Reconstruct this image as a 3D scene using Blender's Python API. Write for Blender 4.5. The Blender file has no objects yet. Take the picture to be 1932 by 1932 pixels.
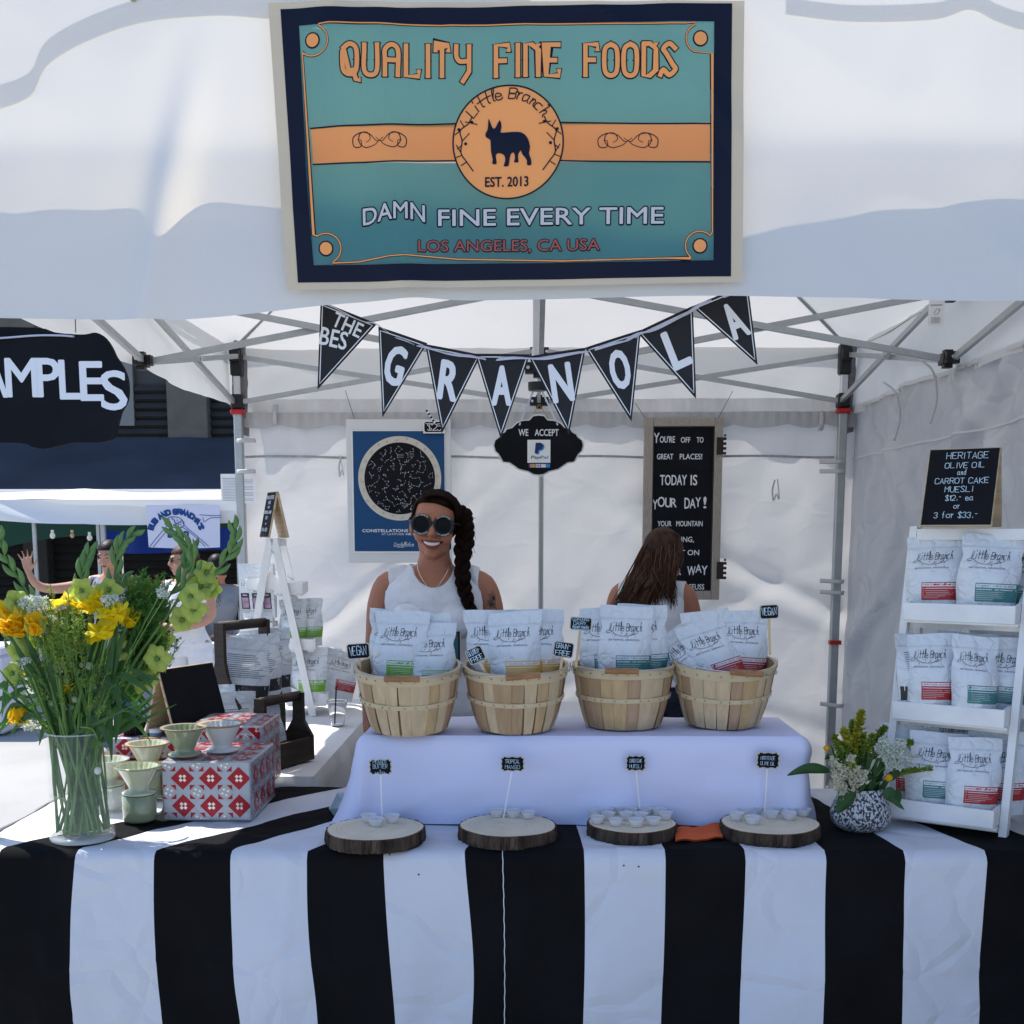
import bpy, math, random
from mathutils import Vector, Matrix, Euler, noise
from mathutils.geometry import tessellate_polygon
R = math.radians
random.seed(7)
SC = bpy.context.scene
COL = SC.collection

# ------------------------------------------------------------------ camera, sky, sun, exposure
F = 2220.75; PPX, PPY = 966.0, 1316.0          # focal length and principal point in 1932-px units of the photograph
PITCH, YAW = R(8.0), math.atan(0.0168)
EYE = Vector((0, 0, 1.55))
FWD = Vector((-math.sin(YAW)*math.cos(PITCH), math.cos(YAW)*math.cos(PITCH), -math.sin(PITCH)))
RGT = Vector((math.cos(YAW), math.sin(YAW), 0)); UPV = RGT.cross(FWD)
cam_d = bpy.data.cameras.new("camera"); cam = bpy.data.objects.new("camera", cam_d); COL.objects.link(cam)
cam.location = EYE; cam.rotation_euler = Euler((R(90)-PITCH, 0, YAW), 'XYZ')
cam_d.sensor_width = 36; cam_d.lens = 36*F/1932; cam_d.shift_x = 0; cam_d.shift_y = (PPY-966)/1932
cam_d.clip_start = 0.05; cam_d.clip_end = 400
SC.camera = cam
SC.render.resolution_x = SC.render.resolution_y = 1024

SUN_TO = Vector((-0.42, 0.27, 0.87)).normalized()          # direction towards the sun: behind the stall, from the left, high
w = bpy.data.worlds.new("World"); SC.world = w; w.use_nodes = True
nt = w.node_tree; sky = nt.nodes.new("ShaderNodeTexSky"); sky.sky_type = 'NISHITA'; sky.sun_disc = False
sky.sun_elevation = math.asin(SUN_TO.z); sky.sun_rotation = math.atan2(SUN_TO.x, SUN_TO.y)
sky.air_density = 1.0; sky.dust_density = 0.6; sky.ozone_density = 1.2
tn = nt.nodes.new("ShaderNodeMix"); tn.data_type = "RGBA"; tn.blend_type = "MULTIPLY"; tn.inputs[0].default_value = 1.0; tn.inputs[7].default_value = (.92,.98,1.09,1)
nt.links.new(sky.outputs[0], tn.inputs[6]); nt.links.new(tn.outputs[2], nt.nodes["Background"].inputs[0]); nt.nodes["Background"].inputs[1].default_value = 0.15
sl = bpy.data.lights.new("sun", 'SUN'); sl.energy = 5.0; sl.angle = R(0.5); sl.color = (1.0, 0.95, 0.87)
so = bpy.data.objects.new("sun", sl); COL.objects.link(so); so.location = (-6, 4, 12)
so.rotation_euler = SUN_TO.to_track_quat('Z', 'Y').to_euler()
SC.view_settings.view_transform = 'Standard'; SC.view_settings.look = 'None'; SC.view_settings.gamma = 1
SC.view_settings.exposure = 0.56; SC.view_settings.use_curve_mapping = False
SC.render.engine = 'CYCLES'; SC.cycles.use_denoising = True; SC.cycles.max_bounces = 10; SC.cycles.diffuse_bounces = 5
SC.cycles.transparent_max_bounces = 12; SC.cycles.caustics_reflective = False; SC.cycles.caustics_refractive = False
SC.cycles.sample_clamp_indirect = 6.0

def ray(px, py): return FWD*F + RGT*(px-PPX) + UPV*(PPY-py)
def P(px, py, Y):
    r = ray(px, py); return EYE + r*(Y/r.y)
def PZ(px, py, z):
    r = ray(px, py); return EYE + r*((z-EYE.z)/r.z)
def PXX(px, py, x):
    r = ray(px, py); return EYE + r*(x/r.x)
def K(Y): return F/Y          # 1932-px per metre at depth Y (near the horizon)

# ------------------------------------------------------------------ materials
MATS = {}
def M(name, col, rough=.6, var=0.0, vs=6.0, bump=0.0, bs=60.0, metal=0.0, spec=.4, tl=0.0, tcol=None, crease=0.0, cs=6.0,
      stretch=None, col2=None, emis=0, sheen=0, trans=0.0, ior=1.45, alpha=1.0, coat=0.0):
    if name in MATS: return MATS[name]
    m = bpy.data.materials.new(name); m.use_nodes = True; MATS[name] = m
    n = m.node_tree.nodes; L = m.node_tree.links; b = n["Principled BSDF"]; out = n["Material Output"]
    c4 = (*col, 1)
    b.inputs["Base Color"].default_value = c4; b.inputs["Roughness"].default_value = rough
    b.inputs["Metallic"].default_value = metal; b.inputs["Specular IOR Level"].default_value = spec
    b.inputs["Transmission Weight"].default_value = trans; b.inputs["IOR"].default_value = ior
    b.inputs["Alpha"].default_value = alpha; b.inputs["Coat Weight"].default_value = coat
    tc = n.new("ShaderNodeTexCoord"); mp = n.new("ShaderNodeMapping"); L.new(tc.outputs["Object"], mp.inputs[0])
    if stretch: mp.inputs["Scale"].default_value = stretch
    colout = None
    if var > 0 or col2:
        nz = n.new("ShaderNodeTexNoise"); nz.inputs["Scale"].default_value = vs; nz.inputs["Detail"].default_value = 6
        L.new(mp.outputs[0], nz.inputs[0])
        rp = n.new("ShaderNodeValToRGB"); L.new(nz.outputs[0], rp.inputs[0])
        rp.color_ramp.elements[0].position = .32; rp.color_ramp.elements[1].position = .68
        a = tuple(max(0, x*(1-var)) for x in col); z = col2 if col2 else tuple(min(1, x*(1+var*.6)) for x in col)
        rp.color_ramp.elements[0].color = (*a, 1); rp.color_ramp.elements[1].color = (*z, 1)
        L.new(rp.outputs[0], b.inputs["Base Color"]); colout = rp.outputs[0]
    nrm = None
    if bump > 0:
        bn = n.new("ShaderNodeTexNoise"); bn.inputs["Scale"].default_value = bs; bn.inputs["Detail"].default_value = 5
        L.new(mp.outputs[0], bn.inputs[0]); bp = n.new("ShaderNodeBump"); bp.inputs["Strength"].default_value = bump
        bp.inputs["Distance"].default_value = 0.004; L.new(bn.outputs[0], bp.inputs["Height"]); nrm = bp
    if crease > 0:
        dn = n.new("ShaderNodeTexNoise"); dn.inputs["Scale"].default_value = cs*.6; L.new(mp.outputs[0], dn.inputs[0])
        mx = n.new("ShaderNodeVectorMath"); mx.operation = 'MULTIPLY_ADD'
        L.new(dn.outputs["Color"], mx.inputs[0]); mx.inputs[1].default_value = (.35,)*3; L.new(mp.outputs[0], mx.inputs[2])
        vo = n.new("ShaderNodeTexVoronoi"); vo.feature = 'DISTANCE_TO_EDGE'; vo.inputs["Scale"].default_value = cs
        L.new(mx.outputs[0], vo.inputs[0])
        vr = n.new("ShaderNodeMapRange"); L.new(vo.outputs[0], vr.inputs[0]); vr.inputs[2].default_value = .13
        bp = n.new("ShaderNodeBump"); bp.inputs["Strength"].default_value = crease; bp.inputs["Distance"].default_value = .012
        L.new(vr.outputs[0], bp.inputs["Height"])
        if nrm: L.new(nrm.outputs[0], bp.inputs["Normal"])
        nrm = bp
    if nrm: L.new(nrm.outputs[0], b.inputs["Normal"])
    if tl > 0:
        t = n.new("ShaderNodeBsdfTranslucent"); t.inputs[0].default_value = (*(tcol or col), 1)
        if colout and not tcol: L.new(colout, t.inputs[0])
        if nrm: L.new(nrm.outputs[0], t.inputs["Normal"])
        mi = n.new("ShaderNodeMixShader"); mi.inputs[0].default_value = tl
        L.new(b.outputs[0], mi.inputs[1]); L.new(t.outputs[0], mi.inputs[2]); L.new(mi.outputs[0], out.inputs[0])
    if emis:
        b.inputs["Emission Color"].default_value = c4; b.inputs["Emission Strength"].default_value = emis
    return m

canopy = M("canopy_cloth", (.78,.78,.77), .55, bump=.15, bs=300, tl=.26, tcol=(.80,.79,.77), crease=.10, cs=2.2)
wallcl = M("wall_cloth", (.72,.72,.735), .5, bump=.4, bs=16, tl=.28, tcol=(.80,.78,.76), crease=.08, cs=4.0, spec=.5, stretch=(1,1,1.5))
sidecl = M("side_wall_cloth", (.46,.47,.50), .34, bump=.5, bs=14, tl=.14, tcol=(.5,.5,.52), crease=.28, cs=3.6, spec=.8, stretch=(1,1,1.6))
seam = M("seam_cloth", (.36,.37,.38), .7, var=.2, vs=60)
frontcl = M("front_cloth", (.68,.72,.77), .55, bump=.1, bs=300, tl=.29, tcol=(1,.86,.64))
steel = M("powder_steel", (.40,.42,.43), .4, metal=.5, var=.08, vs=20, bump=.05)
chrome = M("bare_steel", (.6,.6,.62), .25, metal=1)
blackpl = M("black_plastic", (.012,.012,.014), .45, bump=.1)
redpl = M("red_plastic", (.45,.015,.02), .4)
stripeW = M("stripe_white", (.60,.62,.68), .85, var=.03, vs=3, bump=.5, bs=26, crease=.38, cs=4.5)
stripeB = M("stripe_black", (.007,.007,.008), .9, var=.3, vs=4, bump=.35, bs=18, crease=.16, cs=3.5, spec=.12)
plaincl = M("plain_tablecloth", (.78,.78,.80), .8, bump=.3, bs=14, crease=.12, cs=3)
risercl = M("riser_cloth", (.66,.68,.88), .85, bump=.35, bs=16, crease=.08, cs=3)
whitepaint = M("white_paint", (.80,.80,.80), .5, var=.06, vs=14, bump=.35, bs=40)
chalk = M("chalkboard_black", (.009,.010,.014), .7, var=.35, vs=5, bump=.1, spec=.12)
chalkink = M("chalk_ink", (.55,.72,.85), .8)
whiteink = M("white_print", (.75,.77,.82), .6)
darkink = M("dark_print", (.02,.02,.035), .6)
redink = M("red_print", (.5,.03,.04), .6)
lightwood = M("light_wood", (.55,.42,.27), .6, var=.25, vs=8, bump=.3, stretch=(1,1,8))
darkwood = M("dark_wood", (.045,.03,.022), .6, var=.45, vs=9, bump=.4, stretch=(1,1,5))

# ------------------------------------------------------------------ mesh helpers
def link(name, me, parent=None):
    o = bpy.data.objects.new(name, me); COL.objects.link(o)
    if parent: o.parent = parent
    return o
def tag(o, label=None, cat=None, group=None, kind=None):
    if label: o["label"] = label
    if cat: o["category"] = cat
    if group: o["group"] = group
    if kind: o["kind"] = kind
    return o
def thing(name, label, cat, loc=(0,0,0), rot=(0,0,0), group=None):
    o = bpy.data.objects.new(name, None); COL.objects.link(o); o.location = loc; o.rotation_euler = rot
    o.empty_display_size = .05
    return tag(o, label, cat, group)
def chain(o):
    m = Matrix.Identity(4)
    while o:
        m = Matrix.LocRotScale(o.location, o.rotation_euler, o.scale) @ m; o = o.parent
    return m
class MB:
    def __init__(s): s.v = []; s.f = []; s.m = []
    def add(s, vs, fs, mi=0):
        b = len(s.v); s.v += [tuple(v) for v in vs]; s.f += [tuple(i+b for i in f) for f in fs]; s.m += [mi]*len(fs); return s
    def box(s, a, b, mi=0, mat=None, bev=0):
        x0,y0,z0 = a; x1,y1,z1 = b
        if bev:
            vs = []; e = bev
            for z, ins in ((z0, e), (z0+e, 0), (z1-e, 0), (z1, e)):
                xa, xb, ya, yb = x0+ins, x1-ins, y0+ins, y1-ins
                vs += [(xa+e*(ins==0),ya,z),(xb-e*(ins==0),ya,z),(xb,ya+e*(ins==0),z),(xb,yb-e*(ins==0),z),(xb-e*(ins==0),yb,z),(xa+e*(ins==0),yb,z),(xa,yb-e*(ins==0),z),(xa,ya+e*(ins==0),z)]
            fs = [tuple(range(7,-1,-1)), tuple(range(24,32))]
            for k in range(3):
                for i in range(8):
                    j = (i+1) % 8; fs.append((k*8+i, k*8+j, k*8+8+j, k*8+8+i))
        else:
            vs = [(x0,y0,z0),(x1,y0,z0),(x1,y1,z0),(x0,y1,z0),(x0,y0,z1),(x1,y0,z1),(x1,y1,z1),(x0,y1,z1)]
            fs = [(3,2,1,0),(4,5,6,7),(0,1,5,4),(1,2,6,5),(2,3,7,6),(3,0,4,7)]
        if mat: vs = [mat @ Vector(v) for v in vs]
        return s.add(vs, fs, mi)
    def bar(s, a, b, w, h, up=(0,0,1), mi=0):
        a, b = Vector(a), Vector(b); d = (b-a).normalized(); u = Vector(up)
        if abs(d.dot(u)) > .98: u = Vector((0,1,0))
        r = d.cross(u).normalized(); u = r.cross(d)
        vs = []
        for p in (a, b):
            for sx, sy in ((-1,-1),(1,-1),(1,1),(-1,1)): vs.append(p + r*(sx*w/2) + u*(sy*h/2))
        return s.add(vs, [(3,2,1,0),(4,5,6,7),(0,1,5,4),(1,2,6,5),(2,3,7,6),(3,0,4,7)], mi)
    def tube(s, pts, rad, n=8, mi=0, cap=True, sx=1, sy=1):
        pts = [Vector(p) for p in pts]; N = len(pts)
        if not hasattr(rad, '__len__'): rad = [rad]*N
        up = None; vs = []
        for i, p in enumerate(pts):
            d = (pts[min(i+1,N-1)] - pts[max(i-1,0)])
            if d.length < 1e-9: d = Vector((0,0,1))
            d.normalize()
            if up is None:
                up = Vector((0,1,0)) if abs(d.y) < .9 else Vector((1,0,0))
            up = (up - d*up.dot(d))
            if up.length < 1e-6: up = Vector((1,0,0))
            up.normalize(); r = d.cross(up)
            for k in range(n):
                a = 2*math.pi*k/n; vs.append(p + (r*(math.cos(a)*sx) + up*(math.sin(a)*sy))*rad[i])
        fs = []
        for i in range(N-1):
            for k in range(n):
                j = (k+1) % n; fs.append((i*n+k, i*n+j, (i+1)*n+j, (i+1)*n+k))
        if cap: fs += [tuple(range(n-1,-1,-1)), tuple(range((N-1)*n, N*n))]
        return s.add(vs, fs, mi)
    def lathe(s, prof, n=32, c=(0,0,0), mi=0, rf=None):
        c = Vector(c); vs = []; fs = []
        for i, (r, z) in enumerate(prof):
            for k in range(n):
                a = 2*math.pi*k/n; q = r if rf is None else rf(r, z, a, i)
                vs.append(c + Vector((q*math.cos(a), q*math.sin(a), z)))
        for i in range(len(prof)-1):
            for k in range(n):
                j = (k+1) % n; fs.append((i*n+k, i*n+j, (i+1)*n+j, (i+1)*n+k))
        return s.add(vs, fs, mi)
    def ball(s, c, r, nu=12, nv=8, mi=0, M=None):
        c = Vector(c); rr = r if hasattr(r, '__len__') else (r,)*3; vs = []; fs = []
        for i in range(nv+1):
            t = math.pi*i/nv
            for k in range(nu):
                a = 2*math.pi*k/nu
                v = Vector((rr[0]*math.sin(t)*math.cos(a), rr[1]*math.sin(t)*math.sin(a), rr[2]*math.cos(t)))
                if M: v = M @ v
                vs.append(c+v)
        for i in range(nv):
            for k in range(nu):
                j = (k+1) % nu; fs.append((i*nu+k, (i+1)*nu+k, (i+1)*nu+j, i*nu+j))
        return s.add(vs, fs, mi)
    def grid(s, nu, nv, fn, mi=0, mf=None, flip=False):
        b = len(s.v)
        for j in range(nv+1):
            for i in range(nu+1): s.v.append(tuple(fn(i/nu, j/nv)))
        for j in range(nv):
            for i in range(nu):
                a = b+j*(nu+1)+i; q = (a, a+1, a+nu+2, a+nu+1)
                s.f.append(q[::-1] if flip else q); s.m.append(mf(i, j) if mf else mi)
        return s
    def prism(s, pts2, fn, t, mi=0, off=0):
        """outline pts2 (u,v) extruded: fn(u,v,o) -> world; front at o=off, back at o=off-t"""
        n = len(pts2); tri = tessellate_polygon([[Vector((p[0], p[1], 0)) for p in pts2]])
        vs = [fn(p[0], p[1], off) for p in pts2] + [fn(p[0], p[1], off-t) for p in pts2]
        fs = [tuple(t3) for t3 in tri] + [tuple(i+n for i in t3[::-1]) for t3 in tri]
        fs += [(i, (i+1) % n, n+(i+1) % n, n+i) for i in range(n)]
        return s.add(vs, fs, mi)
    def build(s, name, mats, parent=None, smooth=False, world=True, loc=None):
        if not isinstance(mats, (list, tuple)): mats = [mats]
        vs = s.v
        if parent is not None and world:
            mi = chain(parent).inverted(); vs = [mi @ Vector(v) for v in vs]
        org = None
        if parent is None and world and vs:
            if loc is None:
                xs = [v[0] for v in vs]; ys = [v[1] for v in vs]; zs = [v[2] for v in vs]
                loc = ((min(xs)+max(xs))/2, (min(ys)+max(ys))/2, min(zs))
            vs = [(v[0]-loc[0], v[1]-loc[1], v[2]-loc[2]) for v in vs]; org = loc
        me = bpy.data.meshes.new(name); me.from_pydata([tuple(v) for v in vs], [], s.f)
        for m in mats: me.materials.append(m)
        if len(mats) > 1: me.polygons.foreach_set("material_index", s.m)
        if smooth: me.polygons.foreach_set("use_smooth", [True]*len(me.polygons))
        me.update(); o = link(name, me, parent)
        if org: o.location = org
        return o
def dup(root, loc=None, rot=None, label=None, group=None, scale=None):
    r = root.copy(); COL.objects.link(r)
    if loc is not None: r.location = loc
    if rot is not None: r.rotation_euler = rot
    if scale is not None: r.scale = scale
    if label: r["label"] = label
    if group: r["group"] = group
    for ch in list(root.children):
        c = ch.copy(); COL.objects.link(c); c.parent = r
        for g in list(ch.children):
            d = g.copy(); COL.objects.link(d); d.parent = c
    return r
def autosmooth(o, ang=40):
    me = o.data; me.polygons.foreach_set("use_smooth", [True]*len(me.polygons))
    try: me.set_sharp_from_angle(angle=R(ang))
    except Exception: pass
    return o
def nz(x, y, z=0.0): return noise.noise(Vector((x, y, z)))
def ridge(x, y, z=0.0): return 1-abs(noise.noise(Vector((x, y, z))))*2
def lerp(a, b, t): return a+(b-a)*t
def sm(a, b, x):
    t = max(0, min(1, (x-a)/(b-a))); return t*t*(3-2*t)
def catmull(pts, n=6, closed=False):
    pts = [Vector(p) for p in pts]; out = []; N = len(pts)
    rng = range(N) if closed else range(N-1)
    for i in rng:
        if closed: p0, p1, p2, p3 = pts[i-1], pts[i], pts[(i+1) % N], pts[(i+2) % N]
        else: p0, p1, p2, p3 = pts[max(i-1,0)], pts[i], pts[i+1], pts[min(i+2,N-1)]
        for k in range(n):
            t = k/n; out.append(.5*((2*p1)+(p2-p0)*t+(2*p0-5*p1+4*p2-p3)*t*t+(3*p1-p0-3*p2+p3)*t**3))
    out.append(pts[0].copy() if closed else pts[-1]); return out

# ------------------------------------------------------------------ print: strokes, block letters, flat shapes in (u, v)
GL = {'A':"00 26 40|12 32",'B':"00 06|~06 36 45 33 03|~03 33 42 41 30 00",'C':"~45 36 16 05 01 10 30 41",'D':"00 06|~06 26 45 41 20 00",
'E':"46 06 00 40|03 33",'F':"46 06 00|03 33",'G':"~45 36 16 05 01 10 30 41|41 43 23",'H':"00 06|40 46|03 43",'I':"10 16",'J':"~46 41 30 10 01",
'K':"00 06|46 03 40",'L':"06 00 40",'M':"00 06 23 46 40",'N':"00 06 40 46",'O':"~26 05 01 20 41 45 26",'P':"00 06|~06 36 45 44 33 03",
'Q':"~26 05 01 20 41 45 26|22 40",'R':"00 06|~06 36 45 44 33 03|23 40",'S':"~45 36 16 05 14 32 41 30 10 01",'T':"06 46|26 20",
'U':"~06 02 10 30 42 46",'V':"06 20 46",'W':"06 10 24 30 46",'X':"06 40|00 46",'Y':"06 23 46|23 20",'Z':"06 46 00 40",
'0':"~26 05 01 20 41 45 26",'1':"05 16 10",'2':"~05 16 36 45 43 00|00 40",'3':"~05 26 45 33 23|~23 42 30 10 01",'4':"30 36 02 42",
'5':"46 06 04|~04 34 42 30 10 01",'6':"~36 04 01 20 41 33 03",'7':"06 46 10",'8':"~23 05 26 45 23 01 20 41 23",'9':"~43 23 04 26 45 43 30",
'$':"~45 36 16 05 14 32 41 30 10 01|27 20",'.':"10 11",',':"11 00",'-':"14 34",'+':"13 43|21 25",'!':"16 12|10 11","'":"16 15",'&':"~40 05 26 34 01 20 42",'/':"00 46",
'a':"~34 14 03 01 10 31|34 31 40",'b':"07 00|~03 24 33 31 20 01",'c':"~34 14 03 01 10 30",'d':"~34 14 03 01 10 31|37 30",'e':"~02 32 33 14 03 01 10 30 41",
'f':"~37 26 24 20|14 34",'g':"~34 14 03 02 11 32|~34 31 30 10",'h':"~07 17 14 10|~12 24 33 31 40",'i':"14 10|16 17",'k':"07 00|34 02 30",'l':"~12 27 17 11 20",
'm':"04 00|~03 14 23 20|~23 34 43 40",'n':"~14 10|~12 24 33 31 40",'o':"~24 03 01 20 41 43 24",'p':"04 00|~04 34 32 02",'r':"~04 14 10|~12 24 34",
's':"~34 14 13 32 30 10",'t':"~27 21 30|04 44",'u':"~04 01 10 30 34|34 30",'v':"04 20 44",'w':"04 10 23 30 44",'y':"04 21|44 10",' ':""}
def glyph(ch):
    out = []
    for st in GL.get(ch, "").split('|'):
        st = st.strip()
        if not st: continue
        smo = st[0] == '~'; pts = [Vector((int(t[0]), int(t[1]), 0)) for t in st.strip('~').split()]
        out.append(catmull(pts, 4) if smo else pts)
    return out
def strokes(text, x, y, h, sp=5.4, jit=0.0, shear=0.0, xs=1.0, rnd=random):
    """stroke-lettered line starting at x, baseline y, cap height h -> list of polylines"""
    out = []; s = h/6; cx = x
    for ch in text:
        dx, dy = rnd.uniform(-jit, jit)*s, rnd.uniform(-jit, jit)*s
        for pl in glyph(ch): out.append([(cx+dx+(p.x+shear*p.y)*s*xs, y+dy+p.y*s) for p in pl])
        cx += (2.6 if ch in "I.,'!1il" else (3.4 if ch == ' ' else sp))*s*xs
    return out
def swidth(text, h, sp=5.4, xs=1.0): return sum((2.6 if c in "I.,'!1il" else (3.4 if c == ' ' else sp)) for c in text)*h/6*xs
def fstrokes(text, cx, y, h, w, **k):
    w0 = swidth(text, h, k.get('sp', 5.4), 1.0); xs = min(1.0, w/w0); return strokes(text, cx-w0*xs/2, y, h, xs=xs, **k)
def cstrokes(text, cx, y, h, **k):
    return strokes(text, cx-swidth(text, h, k.get('sp', 5.4), k.get('xs', 1.0))/2, y, h, **k)
_FC = {}
def fontmesh(text, off=0.0):
    key = (text, off)
    if key in _FC: return _FC[key]
    c = bpy.data.curves.new("t", 'FONT'); c.body = text; c.offset = off; c.resolution_u = 3; c.fill_mode = 'FRONT'
    o = bpy.data.objects.new("t", c); COL.objects.link(o); dg = bpy.context.evaluated_depsgraph_get(); dg.update()
    me = bpy.data.meshes.new_from_object(o.evaluated_get(dg)); vs = [(v.co.x, v.co.y) for v in me.vertices]; fs = [tuple(p.vertices) for p in me.polygons]
    bpy.data.objects.remove(o); bpy.data.curves.remove(c); bpy.data.meshes.remove(me)
    xs = [v[0] for v in vs]; ys = [v[1] for v in vs]
    _FC[key] = (vs, fs, min(xs), max(xs), min(ys), max(ys)); return _FC[key]
class Print:
    """flat shapes laid on a surface fn(u, v, offset)"""
    def __init__(s, fn): s.fn = fn; s.mb = MB()
    def block(s, text, x0, y0, x1, y1, off=.001, bold=.0, mi=0, warp=None, cap=None):
        if bold > 0:
            rr_ = bold*abs(y1-y0)*.55
            for k in range(9):
                dx, dy = (0, 0) if k == 8 else (rr_*math.cos(k*math.pi/4), rr_*math.sin(k*math.pi/4))
                s.block(text, x0+rr_+dx, y0+rr_+dy, x1-rr_+dx, y1-rr_+dy, off+k*.00003, 0, mi, warp, cap)
            return s
        vs, fs, a, b, c, d = fontmesh(text, 0.0)
        _, _, a0, b0, c0, d0 = fontmesh(text, 0.0)
        if cap is not None: c0, d0 = fontmesh(cap, 0.0)[4:6]
        def tr(v):
            u = x0+(v[0]-a0)/(b0-a0)*(x1-x0); w_ = y0+(v[1]-c0)/(d0-c0)*(y1-y0)
            return warp(u, w_) if warp else (u, w_)
        s.mb.add([s.fn(*tr(v), off) for v in vs], fs, mi); return s
    def outline(s, text, x0, y0, x1, y1, off, th, mi=0, warp=None, cap="H"):
        for k in range(12):
            a = 2*math.pi*k/12; dx, dy = th*math.cos(a), th*math.sin(a); s.block(text, x0+dx, y0+dy, x1+dx, y1+dy, off+k*.00004, 0.0, mi, warp, cap)
        return s
    def line(s, pts, wd, off=.001, mi=0, closed=False):
        pts = [Vector((p[0], p[1])) for p in pts]; N = len(pts)
        if N < 2: return s
        if not hasattr(wd, '__len__'): wd = [wd]*N
        vs = []
        for i, p in enumerate(pts):
            if closed: d = pts[(i+1) % N]-pts[i-1]
            else: d = pts[min(i+1,N-1)]-pts[max(i-1,0)]
            if d.length < 1e-9: d = Vector((1,0))
            d.normalize(); n_ = Vector((-d.y, d.x)); 
            if not closed and 0 < i < N-1:
                d1 = (pts[i]-pts[i-1]); d2 = (pts[i+1]-pts[i])
                if d1.length > 1e-9 and d2.length > 1e-9:
                    c = max(.45, n_.dot(Vector((-d1.normalized().y, d1.normalized().x)))); n_ = n_/c
            e = d*(wd[i]*.35) if not closed and i == N-1 else (-d*(wd[i]*.35) if not closed and i == 0 else Vector((0,0)))
            for sgn in (1,-1):
                q = p+e+n_*(sgn*wd[i]/2); vs.append(s.fn(q.x, q.y, off))
        M_ = N if closed else N-1
        s.mb.add(vs, [(2*i, 2*i+1, 2*((i+1) % N)+1, 2*((i+1) % N)) for i in range(M_)], mi); return s
    def lines(s, pls, wd, off=.001, mi=0):
        for p in pls: s.line(p, wd, off, mi)
        return s
    def poly(s, pts, off=.001, mi=0):
        tri = tessellate_polygon([[Vector((p[0], p[1], 0)) for p in pts]])
        s.mb.add([s.fn(p[0], p[1], off) for p in pts], [tuple(t) for t in tri], mi); return s
    def rect(s, x0, y0, x1, y1, off=.001, mi=0, n=1, m=1):
        s.mb.grid(n, m, lambda a, b: s.fn(lerp(x0, x1, a), lerp(y0, y1, b), off), mi); return s
    def disc(s, cx, cy, rx, ry=None, off=.001, mi=0, n=32, rings=1, a0=0):
        ry = ry or rx
        if rings == 1: return s.poly([(cx+rx*math.cos(a0+2*math.pi*k/n), cy+ry*math.sin(a0+2*math.pi*k/n)) for k in range(n)], off, mi)
        s.mb.grid(n, rings, lambda a, b: s.fn(cx+rx*(.001+b*.999)*math.cos(2*math.pi*a), cy+ry*(.001+b*.999)*math.sin(2*math.pi*a), off), mi, flip=True); return s
    def arcring(s, cx, cy, r, wd, off=.001, mi=0, n=48, a0=0, a1=2*math.pi, ry=None):
        k = (ry/r) if ry else 1
        return s.line([(cx+r*math.cos(a0+(a1-a0)*i/n), cy+k*r*math.sin(a0+(a1-a0)*i/n)) for i in range(n+1)], wd, off, mi)
    def build(s, name, mats, parent=None, world=True): return s.mb.build(name, mats, parent, world=world)
def planefn(org, ux, uz):
    """surface function of a flat board: origin, unit right, unit up"""
    org, ux, uz = Vector(org), Vector(ux).normalized(), Vector(uz).normalized(); n_ = ux.cross(uz)
    return lambda u, v, o=0: org+ux*u+uz*v+n_*o
# ------------------------------------------------------------------ ground
ZT = .75                                   # table top height
YF = PZ(966, 1606, ZT).y                   # front edge of the striped table
YV = YF+.02                                # plane of the tent front
YB = YV+2.98                               # plane of the tent back
XL = P(457, 950, YB).x; XR = P(1583, 950, YB).x
YM = (YV+YB)/2; XM = (XL+XR)/2
ZE = 2.43                                  # eave height
groundm = M("street_concrete", (.36,.36,.35), .9, var=.14, vs=.9, bump=.5, bs=60)
nn = groundm.node_tree; # cracks: a thin dark voronoi edge
g = MB(); g.grid(60, 60, lambda a, b: (lerp(-60,60,a), lerp(-12,90,b), .012*nz(a*40, b*40)))
go = g.build("ground", groundm); tag(go, kind="structure")
gk = Print(lambda u, v, o: Vector((u, v, .014+o)))
for (x0, y0, seed) in ((-2.6,4.6,1), (-3.2,5.1,5)):
    pts = []; x, y = x0, y0
    for i in range(22): pts.append((x, y)); x += .09; y += .05*nz(i*.9, seed)
    gk.line(pts, [.004+.02*abs(nz(i*.7, seed*3)) for i in range(22)], .002)
ck = gk.build("pavement_crack", M("crack", (.05,.05,.05), .9)); tag(ck, kind="structure")
# ------------------------------------------------------------------ tent
tent = thing("canopy_tent", "white pop-up canopy tent sheltering the granola stall, open at front and left", "tent", (XM, YM, 0))
def fold(x, z, s=0.0, a=1.0):
    return a*(.018*nz(x*1.3+s, z*.8)+.010*nz(x*4+s, z*2.2+3)+.006*max(0, ridge(x*2.1+z*1.2+s, z*1.7-x)-.55)*2)
# roof: four sagging slopes, one cloth part each; the peak rises at the centre
PK = Vector((XM, YM, ZE+.92))
def slope(A, B, name, lab):
    A, B = Vector(A), Vector(B)
    mb = MB()
    def fn(a, b):
        p = A.lerp(B, a); q = p.lerp(PK, b*.999)
        q.z += -.05*math.sin(math.pi*a)*math.sin(math.pi*min(1,b*1.1))*(1-b) - .03*math.sin(math.pi*b)+.010*nz(q.x*3, q.y*3)+.008*nz(q.x*9, q.y*9)
        return q
    mb.grid(44, 26, fn)
    o = mb.build("roof_panel", canopy, tent, smooth=True); tag(o, lab); return o
E_ = .05
c00, c10, c11, c01 = (XL-E_,YV,ZE), (XR+E_,YV,ZE), (XR+E_,YB+E_,ZE), (XL-E_,YB+E_,ZE)
slope(c00, c10, "f", None); slope(c10, c11, "r", None); slope(c11, c01, "b", None); slope(c01, c00, "l", None)
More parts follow.
